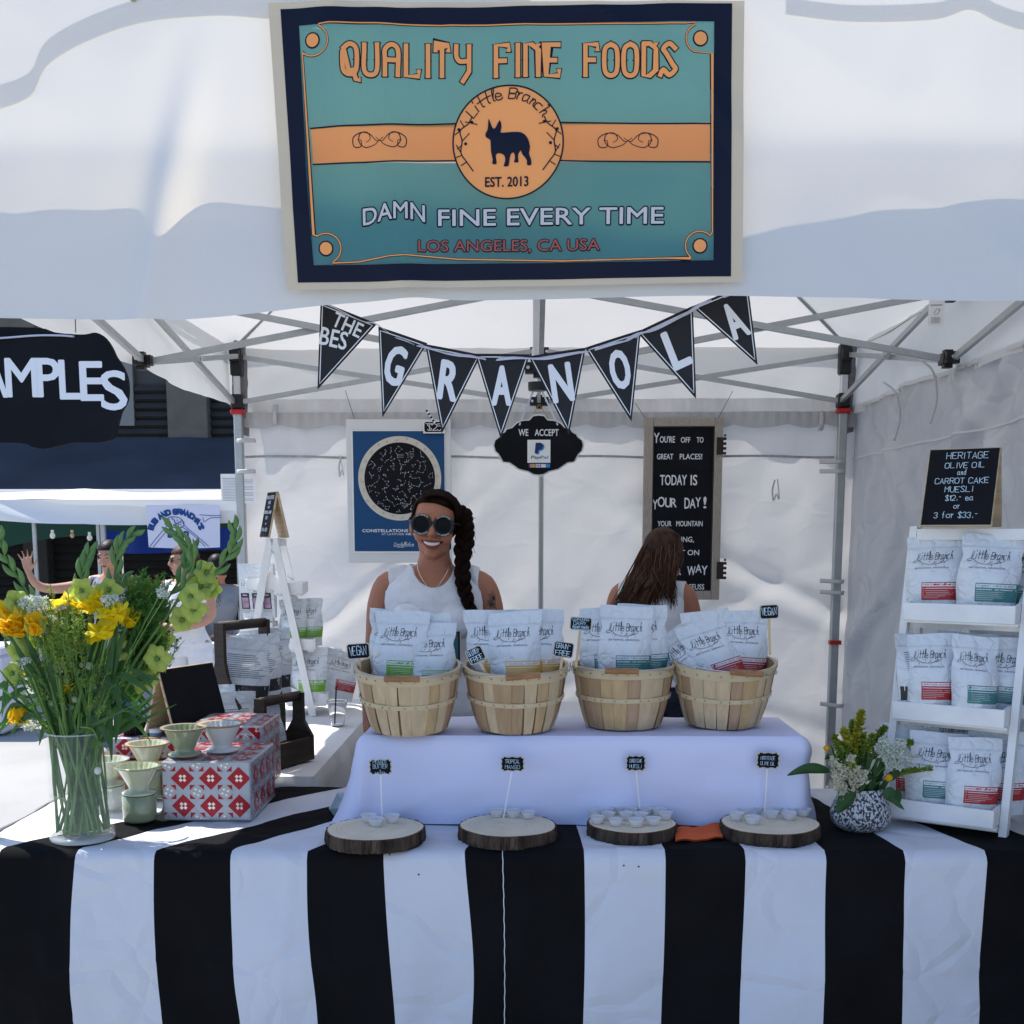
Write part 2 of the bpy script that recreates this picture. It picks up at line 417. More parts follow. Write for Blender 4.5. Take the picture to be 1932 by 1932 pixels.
def valance(A, B, nx, dz=.29, out=(0,0), seed=0, nm="valance", mat=None):
    A, B = Vector(A), Vector(B); Ld = (B-A).length; n_ = Vector((B.y-A.y, -(B.x-A.x), 0)).normalized()
    mb = MB()
    def fn(a, b):
        p = A.lerp(B, a); s_ = a*Ld
        d = fold(s_*1.5, b*.3, seed, 1.0)*(.3+b) + .012*math.sin(s_*7+seed)*b
        return p + n_*(d*min(1,b*3)+.0) + Vector((0,0,.012-b*(dz+.006*math.sin(s_*5+seed))))
    mb.grid(nx, 8, fn); return mb.build(nm, mat or canopy, tent, smooth=True)
valance((XL-.03,YB+.03,ZE), (XR+.03,YB+.03,ZE), 90, seed=4, dz=.27)
valance((XL-.03,YV,ZE), (XL-.03,YB,ZE), 90, seed=9)
valance((XR+.045,YB+.03,ZE), (XR+.045,YV,ZE), 90, seed=14, dz=.33)
for A_, B_ in ((c01, c11), (c11, c10), (c00, c01)):
    mb = MB(); A_, B_ = Vector(A_), Vector(B_); mb.tube([A_.lerp(B_, i/30)+Vector((0,0,.004*math.sin(i*.8)-.012)) for i in range(31)], .0042, 5, sx=1, sy=1.6); mb.build("eave_piping", M("piping_grey", (.16,.17,.18), .7), tent, smooth=True)
# back wall with gathered header band
ZB = P(966, 782, YB).z
def backfn(off=0, s0=0):
    def fn(a, b):
        x = lerp(XL+.0, XR+.055, a); z = lerp(.02, ZB+.07, b)
        d = fold(x*1.2, z*.9, 21, 1.8)+.022*nz(x*1.6-z*1.9, z*.5, 5)+.008*nz(x*5-z*4, z*2.2+x, 8)+.002*nz(x*11+z*7, z*5-x*3, 2)+.010*max(0, ridge(x*1.5-z*1.1, z*.8, 12)-.6)*2
        # long diagonal pull folds towards the right tie points
        for (xx, zz, sl, am) in ((1.2, 1.30, -.45, .035), (.6, 1.0, .5, .02), (-.9, 1.2, .8, .02), (1.0, .7, -.3, .03)):
            t = (z-zz)-sl*(x-xx); am2 = am*math.exp(-((x-xx)/.55)**2); d += am2*math.exp(-(t/.05)**2) - am2*.6*math.exp(-((t+.09)/.06)**2)
        d += .010*max(0, (z-ZB+.16)/.16)*math.sin(x*150+2*nz(x*9, 1))*.45
        return Vector((x, YB-.035-d-off, z))
    return fn
mb = MB(); mb.grid(170, 120, backfn()); mb.build("back_wall", wallcl, tent, smooth=True)
mb = MB()
def hdr(a, b):
    x = lerp(XL+.0, XR+.04, a); top = ZB+.004; bot = ZB-.055-.018*abs(math.sin(x*13+nz(x*3,2)*2))
    z = lerp(bot, top, b); return Vector((x, YB-.075-.006*math.sin(x*120)*b-.02*nz(x*2,0)-fold(x*1.2, z*.9, 21, 1.6), z))
mb.grid(220, 3, hdr); mb.build("gathered_band", M("band_cloth", (.50,.50,.51), .6, bump=.3, bs=60, tl=.2), tent, smooth=True)
# stitched seam lines and webbing loops on the back wall
bf = backfn(.004)
def bw(x, z, o=0):
    p = backfn(.004+o)((x-XL)/(XR-XL+.055), (z-.02)/(ZB+.05)); return p
def backpt(px, py):
    p = P(px, py, YB-.05); return p.x, p.z
sp = Print(lambda u, v, o: bw(u, v, o))
z1 = backpt(966, 862)[1]
sp.line([(lerp(XL+.04, XR-.05, i/80), z1+.004*math.sin(i*.3)) for i in range(81)], .011)
sp.build("stitched_seam", seam, tent)
zx = backpt(1021, 900)[0]
mb = MB()
for i in range(150):
    z = lerp(.5, ZB-.3, i/150); p = bw(zx, z, .003); mb.box((p.x-.0045, p.y-.004, z), (p.x+.0045, p.y, z+.006))
mb.build("zipper", M("zip_grey", (.33,.34,.35), .5, metal=.3), tent)
sp = Print(lambda u, v, o: bw(u, v, o)); sp.rect(zx-.012, .4, zx+.012, ZB-.28, -.001, n=1, m=60); sp.build("zipper_tape", M("zip_tape", (.55,.56,.58), .8), tent)
webm = M("webbing", (.62,.62,.63), .8, bump=.3, bs=200, tl=.2)
for (px, py) in ((645, 880), (1460, 925)):
    x, z = backpt(px, py); mb = MB()
    lp = [bw(x+dx, z+dz, .012+.01*k) for k, (dx, dz) in enumerate([(0,.05),(-.012,.0),(-.006,-.05),(.004,-.02),(.016,-.045),(.010,.0),(0,.05)])]
    mb.tube(catmull(lp, 4), .0045, 5, sx=1, sy=.3); mb.build("tie_loop", webm, tent, smooth=True)
# right wall
XW = XR+.068
zw = ZE-.27
def rightfn(a, b):
    y = lerp(YB+.02, .9, a); z = lerp(.02, zw-.02, b); t = y
    d = fold(y*1.1, z*.8, 55, 2.6)+.014*max(0, ridge(y*2.2+z*1.1, z*.7, 31)-.5)*2+.012*max(0, ridge(y*1.6-z*1.4, z*1.1, 77)-.55)*2
    d += .007*nz(y*8+z*3, z*2.5, 4)+.055*nz(y*2.4, z*.35, 9)+.02*nz(y*5, z*1.1, 3)
    d += .02*max(0, (z-1.55))*math.sin(y*9+2*nz(y*2, 0))
    for (yy, zz, sl, am) in ((5.0,1.75,.7,.03),(4.3,1.9,-.6,.03),(4.5,1.3,.9,.03),(5.4,1.1,-.8,.03),(3.8,1.6,.8,.03)):
        tt = (z-zz)-sl*(y-yy); e = am*math.exp(-((y-yy)/.4)**2); d += e*math.exp(-(tt/.05)**2)-e*.7*math.exp(-((tt+.09)/.06)**2)
    d += .006*max(0, (z-zw+.18)/.18)*math.sin(y*110+2*nz(y*7, 1))
    d = d*sm(YB+.02, YB-.5, y)+.03*sm(YB-.25, YB+.05, y)*0
    return Vector((XW-.02-d, y, z))
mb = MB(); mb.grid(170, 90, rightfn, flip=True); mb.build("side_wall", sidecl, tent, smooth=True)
mb = MB()
for zz, wd in ((zw-.012, .018), (zw-.26, .008)):
    n = 120
    vs = []
    for i in range(n+1):
        a = i/n; b_ = (zz-.02)/(zw-.04); p = rightfn(a, min(1, b_)); vs += [p+Vector((-.006,0,wd/2)), p+Vector((-.006,0,-wd/2))]
    mb.add(vs, [(2*i, 2*i+1, 2*i+3, 2*i+2) for i in range(n)])
mb.build("stitched_seam", M("seam_light", (.70,.70,.71), .7, tl=.2), tent, smooth=True)
# straps that tie the walls to the frame
def strap(pts, name="tie_strap", wd=.010):
    mb = MB(); mb.tube(catmull(pts, 5), wd, 6, sx=1, sy=.22); mb.build(name, webm, tent, smooth=True)
for py in (832, 890): 
    a = P(447, py, YB-.15); strap([a, a+Vector((.03,-.03,0)), a+Vector((.09,0,.002))])
for py in (705+169, 728+164, 1226+0, 1243, 1432-0):
    pass
for (py) in (872, 890, 1097, 1118, 1330):
    a = P(1592, py, YB-.15); strap([a, a+Vector((-.03,-.04,0)), a+Vector((-.11,.02,.003))])
for (px, py) in ((1548, 812), (1063, 805), (520, 800)):
    a = P(px, py, YB-.08); strap([a+Vector((.004,0,.09)), a+Vector((0,-.02,.03)), a], wd=.012)
for (px, py, Y) in ((1770, 700, 4.5), (1700, 742, 4.95)):
    a = P(px, py, Y); strap([a+Vector((-.06,.05,.05)), a+Vector((-.02,0,0)), a+Vector((.0,0,-.10)), a+Vector((-.02,0,-.19))], wd=.004)
# frame ----------------------------------------------------------
TH, TL_ = ZE-.03, ZE-.26                       # upper and lower truss hub heights
def leg(x, y):
    mb = MB(); mb.box((x-.020, y-.020, .0), (x+.020, y+.020, TH-.20), bev=.004); o = mb.build("leg", steel, tent)
    mb = MB(); mb.box((x-.0165, y-.0165, TH-.20), (x+.0165, y+.0165, TH), bev=.004); mb.build("inner_leg", chrome, tent)
    mb = MB(); mb.box((x-.028, y-.028, TH-.11), (x+.028, y+.028, TH+.035), bev=.008); mb.bar((x, y-.03, TH-.02), (x, y-.055, TH-.02), .045, .05)
    mb.build("leg_top", blackpl, tent)
    mb = MB(); mb.box((x-.030, y-.032, TL_-.035), (x+.030, y+.030, TL_+.035), bev=.008); mb.build("slider", blackpl, tent)
    mb = MB(); mb.box((x-.032, y-.036, TL_-.060), (x+.032, y+.020, TL_-.036), bev=.006); mb.build("release_tab", redpl, tent)
    mb = MB(); mb.box((x-.05, y-.05, .02), (x+.05, y+.05, .03)); mb.build("foot", steel, tent)
for x, y in ((XL*.985, YB-.11), (XR*.982, YB-.11), (XL, YV+.10), (XR, YV+.10)): leg(x, y)
x, y = XR*.982, YB-.11; mb = MB(); mb.box((x-.028, y-.034, 1.005), (x+.028, y+.0, 1.025)); mb.build("release_tab", redpl, tent)
def truss(a, b, w_=.017, h=.022): 
    mb = MB(); mb.bar(a, b, w_, h); mb.build("truss_bar", steel, tent)
def hub(p, ax):
    p = Vector(p); ax = Vector(ax).normalized(); mb = MB(); mb.bar(p-ax*.045, p+ax*.045, .036, .040); q = Vector((-ax.y, ax.x, 0)); mb.bar(p-q*.040, p+q*.020, .034, .036)
    mb.bar(p+Vector((0,0,-.034)), p+Vector((0,0,.030)), .030, .030)
    mb.build("truss_joint", blackpl, tent)
    for s_ in (-1, 1):
        c = p+ax*(.034*s_)+Vector((0,-.0215,0)); mb = MB(); mb.tube([c, c+Vector((0,-.004,0))], .0065, 8); mb.build("bolt", chrome, tent)
def scissor(A, B, off):
    """two crossing pairs between corner posts A and B, hub in the middle"""
    A, B, off = Vector(A), Vector(B), Vector(off); Mi = (A+B)/2
    for S in (A, B):
        d = (Mi-S).normalized(); s0 = S+d*.03; m0 = Mi-d*.04
        truss(Vector((s0.x, s0.y, TH-.02))+off, Vector((m0.x, m0.y, TL_))+off)
        truss(Vector((s0.x, s0.y, TL_))-off, Vector((m0.x, m0.y, TH))-off)
        c = ((s0+m0)/2); mb = MB(); mb.tube([Vector((c.x, c.y, (TH+TL_)/2-.01))+off*2.2, Vector((c.x, c.y, (TH+TL_)/2-.01))-off*2.2], .007, 6); mb.build("pivot_pin", chrome, tent)
    ax = (B-A).normalized()
    hub((Mi.x, Mi.y, TL_), ax); hub((Mi.x, Mi.y, TH), ax)
yb, yf = YB-.11, YV+.10
scissor((XL*.985,yb,0), (XR*.982,yb,0), (0,.014,0)); scissor((XL,yf,0), (XR,yf,0), (0,.014,0))
scissor((XL,yf,0), (XL*.985,yb,0), (.014,0,0)); scissor((XR,yf,0), (XR*.982,yb,0), (.014,0,0))
Cc = Vector((P(1014, 650, YM).x, YM, 0))
for S in (Vector((XL,YM,0)), Vector((XR,YM,0)), Vector((Cc.x,yb,0)), Vector((Cc.x,yf,0))):
    d = (Cc-S).normalized(); s0 = S+d*.045; m0 = Cc-d*.045; o_ = Vector((-d.y, d.x, 0))*.013
    truss(Vector((s0.x, s0.y, TL_))+o_, Vector((m0.x, m0.y, TH+.02))+o_); truss(Vector((s0.x, s0.y, TH))-o_, Vector((m0.x, m0.y, TL_-.03))-o_)
mb = MB(); mb.box((Cc.x-.017, YM-.017, TL_-.02), (Cc.x+.017, YM+.017, ZE+.86), bev=.004); mb.build("centre_pole", M("pale_steel", (.62,.63,.64), .4, metal=.4), tent)
hub((Cc.x, YM, TH+.02), (1,0,0)); hub((Cc.x, YM, TL_-.03), (1,0,0))
mb = MB(); mb.lathe([(.0,-.03),(.032,-.03),(.034,-.02),(.034,.0),(.0,.0)], 20, (Cc.x, YM, TL_-.08)); mb.build("pole_cap", blackpl, tent)
for c in (c00, c10, c11, c01):
    a = Vector(c); a.z = TH+.02; b = Vector((Cc.x, YM, ZE+.84)); m = a.lerp(b, .5)+Vector((0,0,.01))
    mb = MB(); mb.tube([a, a.lerp(m,.5), m, m.lerp(b,.5), b], .0085, 8); mb.build("roof_rib", steel, tent, smooth=True)
# grey corner sleeves that wrap the rear post tops
slv = M("corner_sleeve", (.20,.20,.21), .7, bump=.4, bs=30, crease=.4)
for x in (XL, XR):
    mb = MB(); s_ = 1 if x < 0 else -1
    mb.grid(6, 14, lambda a, b: Vector((x+(.012+(a-.35)*.075*s_)+.012*nz(b*6, a*3), YB-.07-.02*math.sin(a*math.pi)+.01*nz(b*9, x), lerp(TL_-.14, TH+.07, b)-.02*a)))
    mb.build("corner_sleeve", slv, tent, smooth=True)
# ------------------------------------------------------------------ front header cloth hanging above the counter
YC = YV-.045
zc0 = P(966, 566, YC).z; zc1 = P(966, -60, YC).z
xl0, xr0 = P(-120, 300, YC).x, P(2050, 300, YC).x
def headwave(x, z):
    t = (zc1-z)
    d = .012*math.sin(x*3.1+.7)*(.4+t)+.010*nz(x*1.7, z*1.2)+.004*nz(x*6, z*4)
    d += .028*math.exp(-((x+.83-(z-2.4)*.25)/.045)**2)*sm(2.75, 2.3, z)
    d += .009*math.sin(x*7.3+z*2)*sm(2.55, 2.15, z)*(.5+nz(x*2,3))+.006*max(0, ridge(x*1.7+z*1.3, z*1.5, 6)-.6)*2
    d += .018*math.exp(-((x+.42+(z-2.4)*.12)/.06)**2)*sm(2.2, 2.6, z)
    return d
def hemz(x): return zc0 + (-.045*sm(-.35, -.95, x) + .006*sm(-1.0,-1.4,x)) + .010*math.exp(-((x+.28)/.08)**2) + .004*math.sin(x*4)
mb = MB()
mb.grid(200, 60, lambda a, b: (lambda x: (lambda z: Vector((x, YC-headwave(x, z), z)))(lerp(hemz(x), zc1-.10*sm(-1.12,-1.42,x)-.01*math.sin(x*5), b)))(lerp(xl0, xr0, a)))
hc = mb.build("header_cloth", frontcl, None, smooth=True)
tag(hc, "long white cloth header hung across the top front of the stall", "cloth header")
def onhead(x, z, o=0): return Vector((x, YC-headwave(x, z)-o, z))
# folded doubled strips of the same cloth along the top
for k, (pts, wd) in enumerate(((( (0,215),(60,190),(100,125),(240,60),(400,40),(520,45),(760,52),(1000,50)), .05), (((1480,40),(1600,50),(1760,45),(1830,25),(1880,45),(1932,62),(2000,66)), .035))):
    q = [P(a, b-8, YC) for a, b in pts]; q = catmull([(v.x, v.z, 0) for v in q], 6)
    pr = Print(onhead)
    for i in range(len(q)-1):
        pr.mb.add([pr.fn(q[i].x, q[i].y, .003), pr.fn(q[i+1].x, q[i+1].y, .003), pr.fn(q[i+1].x, q[i+1].y+wd, .004), pr.fn(q[i].x, q[i].y+wd, .004)], [(0,1,2,3)])
    o = pr.build("doubled_hem", frontcl, hc)
pr = Print(onhead); q = P(255, -1, YC); pr.arcring(q.x, q.z, .0075, .004, .008, n=20); pr.build("grommet", M("brass", (.6,.42,.15), .3, metal=1), hc)
# ------------------------------------------------------------------ counter table with striped cloth
bx = [5,152,299,443,583,724,877,1101,1253,1403,1554,1702,1855,2010]
fx = [P(b, 1640, YF).x for b in bx]
XT0, XT1 = fx[0]-.10, fx[-1]+.05
YBK = YF+.78
table = thing("counter_table", "folding counter table under the black and white striped cloth", "table", ((XT0+XT1)/2, YF+.35, 0))
mb = MB(); mb.box((XT0+.02, YF+.02, ZT-.035), (XT1-.02, YBK-.02, ZT-.008), bev=.004); mb.build("table_top", M("plastic_top", (.6,.6,.58), .6), table)
for x in (XT0+.15, XT1-.15):
    for y in (YF+.1, YBK-.1):
        mb = MB(); mb.tube([(x,y,0),(x,y,ZT-.04)], .015, 8); mb.build("leg", steel, table)
# path of the cloth: back edge -> front edge -> down to near the floor. s = arc length
def clothpt(x, s, xc):
    """s<0 on the top (distance behind the front edge), s>0 down the front"""
    r = .022
    if s < 0: y, z = YF-s, ZT; 
    else:
        if s < r*1.57:
            t = s/r; y, z = YF - math.sin(t)*r, ZT - r*(1-math.cos(t))
        else: y, z = YF-r, ZT-r-(s-r*1.57)
    if s > 0:
        f = sm(0, .35, s)
        y -= f*(.018*math.sin(xc*9.0+.6+.5*nz(xc,s))+.034*nz(xc*2.3, s*.6, 2)+.012*nz(xc*6+s*3, s*1.5)+.006*nz(xc*13-s*5, s*5)+.010*max(0, ridge(xc*2.2+s*1.6, s*2.0, 4)-.62)*2)+.02*f
        y -= .004*math.exp(-((s-.30-.012*math.sin(xc*3))/.006)**2)+.004*math.exp(-((s-.47-.02*math.sin(xc*2+1))/.008)**2)+.003*math.exp(-((math.sin(xc*5.2+s*.4))/.05)**2)
    else:
        z += .003*nz(x*6, y*6)+.002*nz(x*19, y*19)+.0025
    return y, z
# two overlapping cloths: left one is laid askew, right one straight; seam at the middle black stripe
XS = P(950, 1640, YF).x
def stripe_x(xe, s, side):
    x = xe
    if s < 0:
        if side == 0: x = xe + (-s)*(.20+.55*sm(-.2, -.9, xe)) + .012*nz(s*9, xe*5)
        else: x = xe + (-s)*(-.04-.22*sm(.7, 1.2, xe)) 
    else:
        x = xe + s*.0 + (.014*math.sin(s*5.5+xe*3)-.014*math.sin(xe*3))*(1 if side == 0 else .35) + .010*nz(s*3.2, xe*7)*(side == 0)
    return x
mb = MB(); ns = 96
def build_cloth(edges, cols, side, zoff):
    smin, smax = (-.74 if side == 0 else -.72), .72
    for k in range(len(edges)-1):
        a, b = edges[k], edges[k+1]; nx = 14
        def fn(u, v, a=a, b=b):
            s = lerp(smin, smax, v); xe = lerp(a, b, u); x = stripe_x(a, s, side)*(1-u)+stripe_x(b, s, side)*u
            y, z = clothpt(x, s, x)
            return Vector((x, y-(zoff if s > 0 else 0), z+(zoff if s <= 0 else 0)))
        mb.grid(nx, ns, fn, cols[k], flip=True)
lc = [XT0]+fx[:7]+[XS]; build_cloth([fx[0]]+fx[1:7]+[XS+.03], [1,0,1,0,1,0,1], 0, 0)
build_cloth([XS]+fx[7:], [1,0,1,0,1,0,1], 1, .004)
cl = mb.build("striped_tablecloth", [stripeW, stripeB], None, smooth=True)
tag(cl, "tablecloth with wide black and white vertical stripes covering the counter", "tablecloth")
sp = MB(); pts = []
for i in range(60):
    s = lerp(-.02, .72, i/59); x = stripe_x(XS, s, 1); y, z = clothpt(x, s, x); pts.append((x-.002+.0007*math.sin(i*1.9), y-.007, z+.004*(s < 0)))
sp.tube(pts, .0011, 5); sp.build("selvedge_thread", whiteink, cl)
# plain white cloth: left part of the counter, seen at the far left edge
mb = MB()
def wl(u, v):
    s = lerp(-.80, .75, v); x = lerp(XT0-.02, fx[0]+.30, u); y, z = clothpt(x, s, x)
    if u < .12: z -= (1-u/.12)*.02
    return Vector((x, y+.006*(s > 0), z-.004-.002*(s < 0)))
mb.grid(20, 60, wl, flip=True)
def wl2(u, v):
    y = lerp(YF+.02, YF+.8, u); z = lerp(.05, ZT-.02, v); return Vector((XT0-.02-.03*(1-v)-.03*nz(y*4, z), y, z))
mb.grid(30, 20, wl2, flip=True)
o = mb.build("white_undercloth", plaincl, None, smooth=True); tag(o, "plain white undercloth showing at the sunlit left end of the counter", "tablecloth")
# crumbs
crm = M("crumb", (.12,.07,.03), .8)
for (px, py, lab) in ((1177,1633,"left of two tiny crumbs on the white stripe below the third wood slice"),(1205,1635,"right of two tiny crumbs on the white stripe below the third wood slice"),(790,1650,"tiny crumb on the white stripe between the first and second wood slice"),(735,1612,"tiny crumb just below the leftmost wood slice")):
    p = PZ(px, py, ZT) if py < 1600 else P(px, py, YF-.045)
    mb = MB(); mb.ball(p, .0028, 6, 4); tag(mb.build("crumb", crm), lab, "crumb", "granola crumbs on the striped cloth")
# ------------------------------------------------------------------ riser under a lavender white cloth
RZ = 1.0
ra = PZ(674, 1392, RZ); rb = PZ(1500, 1368, RZ)
RX0, RX1, RY0 = ra.x+.012, rb.x-.020, PZ(966, 1388, RZ).y; RY1 = PZ(966, 1358, RZ).y+.04
riser = thing("display_riser", "low box riser hidden under the smooth pale lavender cloth", "riser", ((RX0+RX1)/2, RY0+.15, ZT))
mb = MB(); mb.box((RX0+.02, RY0+.02, ZT+.006), (RX1-.02, RY1, RZ-.006)); mb.build("box", M("board", (.5,.4,.28), .8), riser)
mb = MB(); PER = []
def rcl(u, v):
    # u along perimeter front-left -> front -> right, v 0 top, 1 bottom
    x0, x1 = RX0, RX1; L1, L2, L3 = .26, x1-x0, .26; t = u*(L1+L2+L3)
    if t < L1: p = Vector((x0, RY1-(t/L1)*(RY1-RY0), 0)); n_ = Vector((-1,0,0)); c = t/L1
    elif t < L1+L2: p = Vector((x0+(t-L1), RY0, 0)); n_ = Vector((0,-1,0)); c = 1
    else: p = Vector((x1, RY0+((t-L1-L2)/L3)*(RY1-RY0), 0)); n_ = Vector((1,0,0)); c = 1
    dx0 = math.exp(-((t-L1)/.07)**2); dx1 = math.exp(-((t-L1-L2)/.07)**2)
    n2 = n_ + Vector((-1,-.6,0))*dx0*.5 + Vector((1,-.5,0))*dx1*.5
    z = lerp(RZ, ZT+.008, v)
    out = .004+.009*v**1.5+.012*(dx0+dx1)*v + .026*v*nz(t*6, v*1.0, 7)+.010*v*(dx0+dx1)*math.sin(t*70+v*3)+.012*v*max(0, ridge(t*2.4+v*.5, v*.7, 3)-.5)*2+.008*v*math.sin(t*11+1)+.004*nz(t*9, v*4)
    rr = .016*(1-math.exp(-v*22)); out = (out-.004)*min(1, v*6)
    return p + n2*(out+rr) + Vector((0,0,z))
mb.grid(150, 26, rcl, flip=True)
mb.grid(60, 10, lambda a, b: Vector((lerp(RX0, RX1, a), lerp(RY0, RY1+.02, b), RZ+.004*nz(a*14, b*3)*min(1, b*8)*min(1,a*20,(1-a)*20))))
o = mb.build("riser_cloth", risercl, None, smooth=True); tag(o, "smooth pale lavender cloth over the riser that carries the four baskets", "cloth")
# ------------------------------------------------------------------ vinyl banner on the header cloth
YBN = YC-.030
def bnwave(x, z):
    return headwave(x, z)*.8 + .005*max(0, ridge(x*2.4+z*2, z*1.6, 3)-.55)*2 + .004*nz(x*5, z*5) + .010*math.exp(-((x+.33+(z-2.5)*.1)/.05)**2)
def bnfn(x, z, o=0): return Vector((x, YBN-bnwave(x, z)-o, z))
def zb(zx, zy):
    q = P((zx/1.932+500)/1.06, zy/1.932/1.06, YBN-.012); return q.x, q.z
banner = thing("vinyl_banner", "teal, navy and orange QUALITY FINE FOODS banner with a black dog in a circle", "banner", (P(966, 20, YBN).x, YBN, 2.2))
bnv = dict(tl=.08, spec=.5)
vcream = M("vinyl_cream", (.66,.55,.40), .38, bump=.12, bs=900, **bnv); vnavy = M("vinyl_navy", (.004,.006,.022), .4, bump=.12, bs=900, tl=.04, spec=.25)
vteal = M("vinyl_teal", (.0,.12,.21), .32, bump=.12, bs=900, tcol=(.36,.74,.68), tl=.58, spec=.5); vor = M("vinyl_orange", (1.0,.38,.11), .38, bump=.12, bs=900, tcol=(1.0,.52,.20), **bnv)
vribbon = M("vinyl_peach", (.98,.36,.12), .38, tcol=(1,.50,.26), tl=.68)
vwh = M("vinyl_white", (.62,.60,.62), .4, **bnv); vrust = M("vinyl_rust", (.42,.10,.08), .4, tl=.15)
def bgrid(pr, TL, TR, BR, BL, off, mi, n=60, m=40):
    a, b, c, d = [Vector(zb(*q)).to_2d() if False else Vector((*zb(*q), 0)) for q in (TL, TR, BR, BL)]
    def f(u, v):
        p = (d.lerp(c, u)).lerp(a.lerp(b, u), v); return pr.fn(p.x, p.y, off)
    pr.mb.grid(n, m, f, mi)
def bframe(O, I, off, name, m_):
    for k in range(4):
        pr = Print(bnfn); j = (k+1) % 4; A, B, C, D = [Vector((*zb(*q), 0)) for q in (O[k], O[j], I[j], I[k])]
        pr.mb.grid(50, 4, lambda u, v: (lambda p: pr.fn(p.x, p.y, off))((A.lerp(B, u)).lerp(D.lerp(C, u), v)), flip=True); pr.build(name, m_, banner)
o1, o2, o3 = ((66,2),(1912,0),(1903,1092),(137,1116)), ((114,28),(1864,10),(1857,1070),(181,1088)), ((188,96),(1794,82),(1789,1008),(243,1020))
bframe(o1, o2, 0, "cream_edge", vcream); bframe(o2, o3, .0012, "navy_border", vnavy)
pr = Print(bnfn)
for q_ in (((188,96),(1794,82),(1792,474),(207,496)), ((210,630),(1791,626),(1789,1008),(243,1020)), ((207,496),(232,496),(242,630),(210,630)), ((1776,474),(1792,474),(1791,628),(1775,628)), ((795,478),(1205,474),(1205,626),(795,622))):
    bgrid(pr, *q_, .003, 0, 50, 30)
mc, mr = zb(997, 550), abs(zb(1210,550)[0]-zb(784,550)[0])/2*.97
keep = [f for f in pr.mb.f if not all(math.hypot(pr.mb.v[i][0]-mc[0], pr.mb.v[i][2]-mc[1]) < mr for i in f)]; pr.mb.f = keep; pr.mb.m = [0]*len(keep)
pr.build("teal_field", vteal, banner)
def zpts(l): return [zb(*p) for p in l]
pr = Print(bnfn)
bgrid(pr, (232,494), (800,476), (800,620), (242,632), .0042, 0, 24, 6); pr.build("orange_ribbon", vribbon, banner); pr = Print(bnfn); bgrid(pr, (1200,474), (1776,480), (1775,628), (1200,624), .0042, 0, 24, 6)
pr.build("orange_ribbon", vribbon, banner)
cx, cy = zb(997, 550); rxx = abs(zb(1210,550)[0]-zb(784,550)[0])/2; rzz = abs(zb(997,330)[1]-zb(997,770)[1])/2
pr = Print(bnfn); pr.disc(cx, cy, rxx, rzz, .0056, n=64, rings=10); med = pr.build("round_medallion", vor, banner)
K1 = lambda px: px*(zb(1098, 550)[0]-zb(898, 550)[0])/200             # zoom pixel -> metres on the banner
# black print
pr = Print(bnfn)
pr.arcring(cx, cy, rxx, K1(6), .0066, n=72, ry=rzz)
for y0 in ((232,494,800,476),(242,632,800,620),(1200,474,1776,480),(1200,624,1775,630)):
    a = zb(y0[0], y0[1]); b = zb(y0[2], y0[3]); pr.line([(lerp(a[0],b[0],i/16), lerp(a[1],b[1],i/16)) for i in range(17)], K1(6), .0055)
for mx, wsc in ((502, 111), (1460, 124)):
    for s_ in (-1, 1):
        cur = [(0,0),(20,-18),(60,-28),(85,-5),(78,25),(50,28),(38,5),(55,-8)]; cu2 = [(-15,10),(10,-5),(40,22),(75,28),(108,8),(105,-25),(78,-25),(76,-2),(90,0)]
        for c_ in (cur, cu2):
            q = catmull([(*zb(mx+s_*p[0]*wsc/118, 540-p[1]+4), 0) for p in c_], 5); pr.line(q, [K1(2.2+1.8*math.sin(math.pi*i/(len(q)-1))) for i in range(len(q))], .0062)
# branches
for s_ in (-1, 1):
    br = catmull([(*zb(997+s_*p[0], p[1]), 0) for p in ((140,452),(154,478),(185,505),(178,545),(182,590),(160,625),(135,660))], 5)
    pr.line(br, K1(4.5), .007)
    for a, b in (((170,490),(184,466)),((185,505),(205,520)),((178,545),(150,515)),((182,590),(200,560)),((180,600),(205,610)),((160,625),(182,640)),((165,470),(120,480)),((178,560),(196,575))):
        pr.line([zb(997+s_*a[0], a[1]), zb(997+s_*b[0], b[1])], K1(3.6), .0072)
    for a in ((190,500),(140,472),(164,555)): q = zb(997+s_*a[0], a[1]); pr.disc(q[0], q[1], K1(6), K1(6), .0074, n=12)
dog = [(923,458),(936,492),(948,494),(965,463),(972,490),(968,512),(990,512),(1020,511),(1050,514),(1072,535),(1082,570),(1078,595),(1086,620),(1086,641),(1070,640),(1070,622),(1052,598),(1046,583),(1036,600),(1037,622),(1036,629),(1020,628),(1024,612),(1020,592),(1008,596),(1002,622),(998,642),(980,642),(986,622),(982,600),(962,592),(950,598),(952,620),(952,634),(936,632),(938,616),(932,590),(930,560),(928,540),(912,530),(910,516),(918,500),(920,478)]
pr.poly([(q.x, q.y) for q in catmull([(*zb(*p),0) for p in dog], 2, closed=True)[:-1]], .0072)
def zblock(pr, text, x0, y0, x1, y1, off, bold, mi=0, warp=None, cap="H"):
    a = zb(x0, y0); b = zb(x1, y1); pr.block(text, a[0], b[1], b[0], a[1], off, bold, mi, warp, cap)
wv = lambda amp: (lambda u, v: (u, v))
zblock(pr, "EST. 2013", 908, 684, 1076, 722, .007, .045)
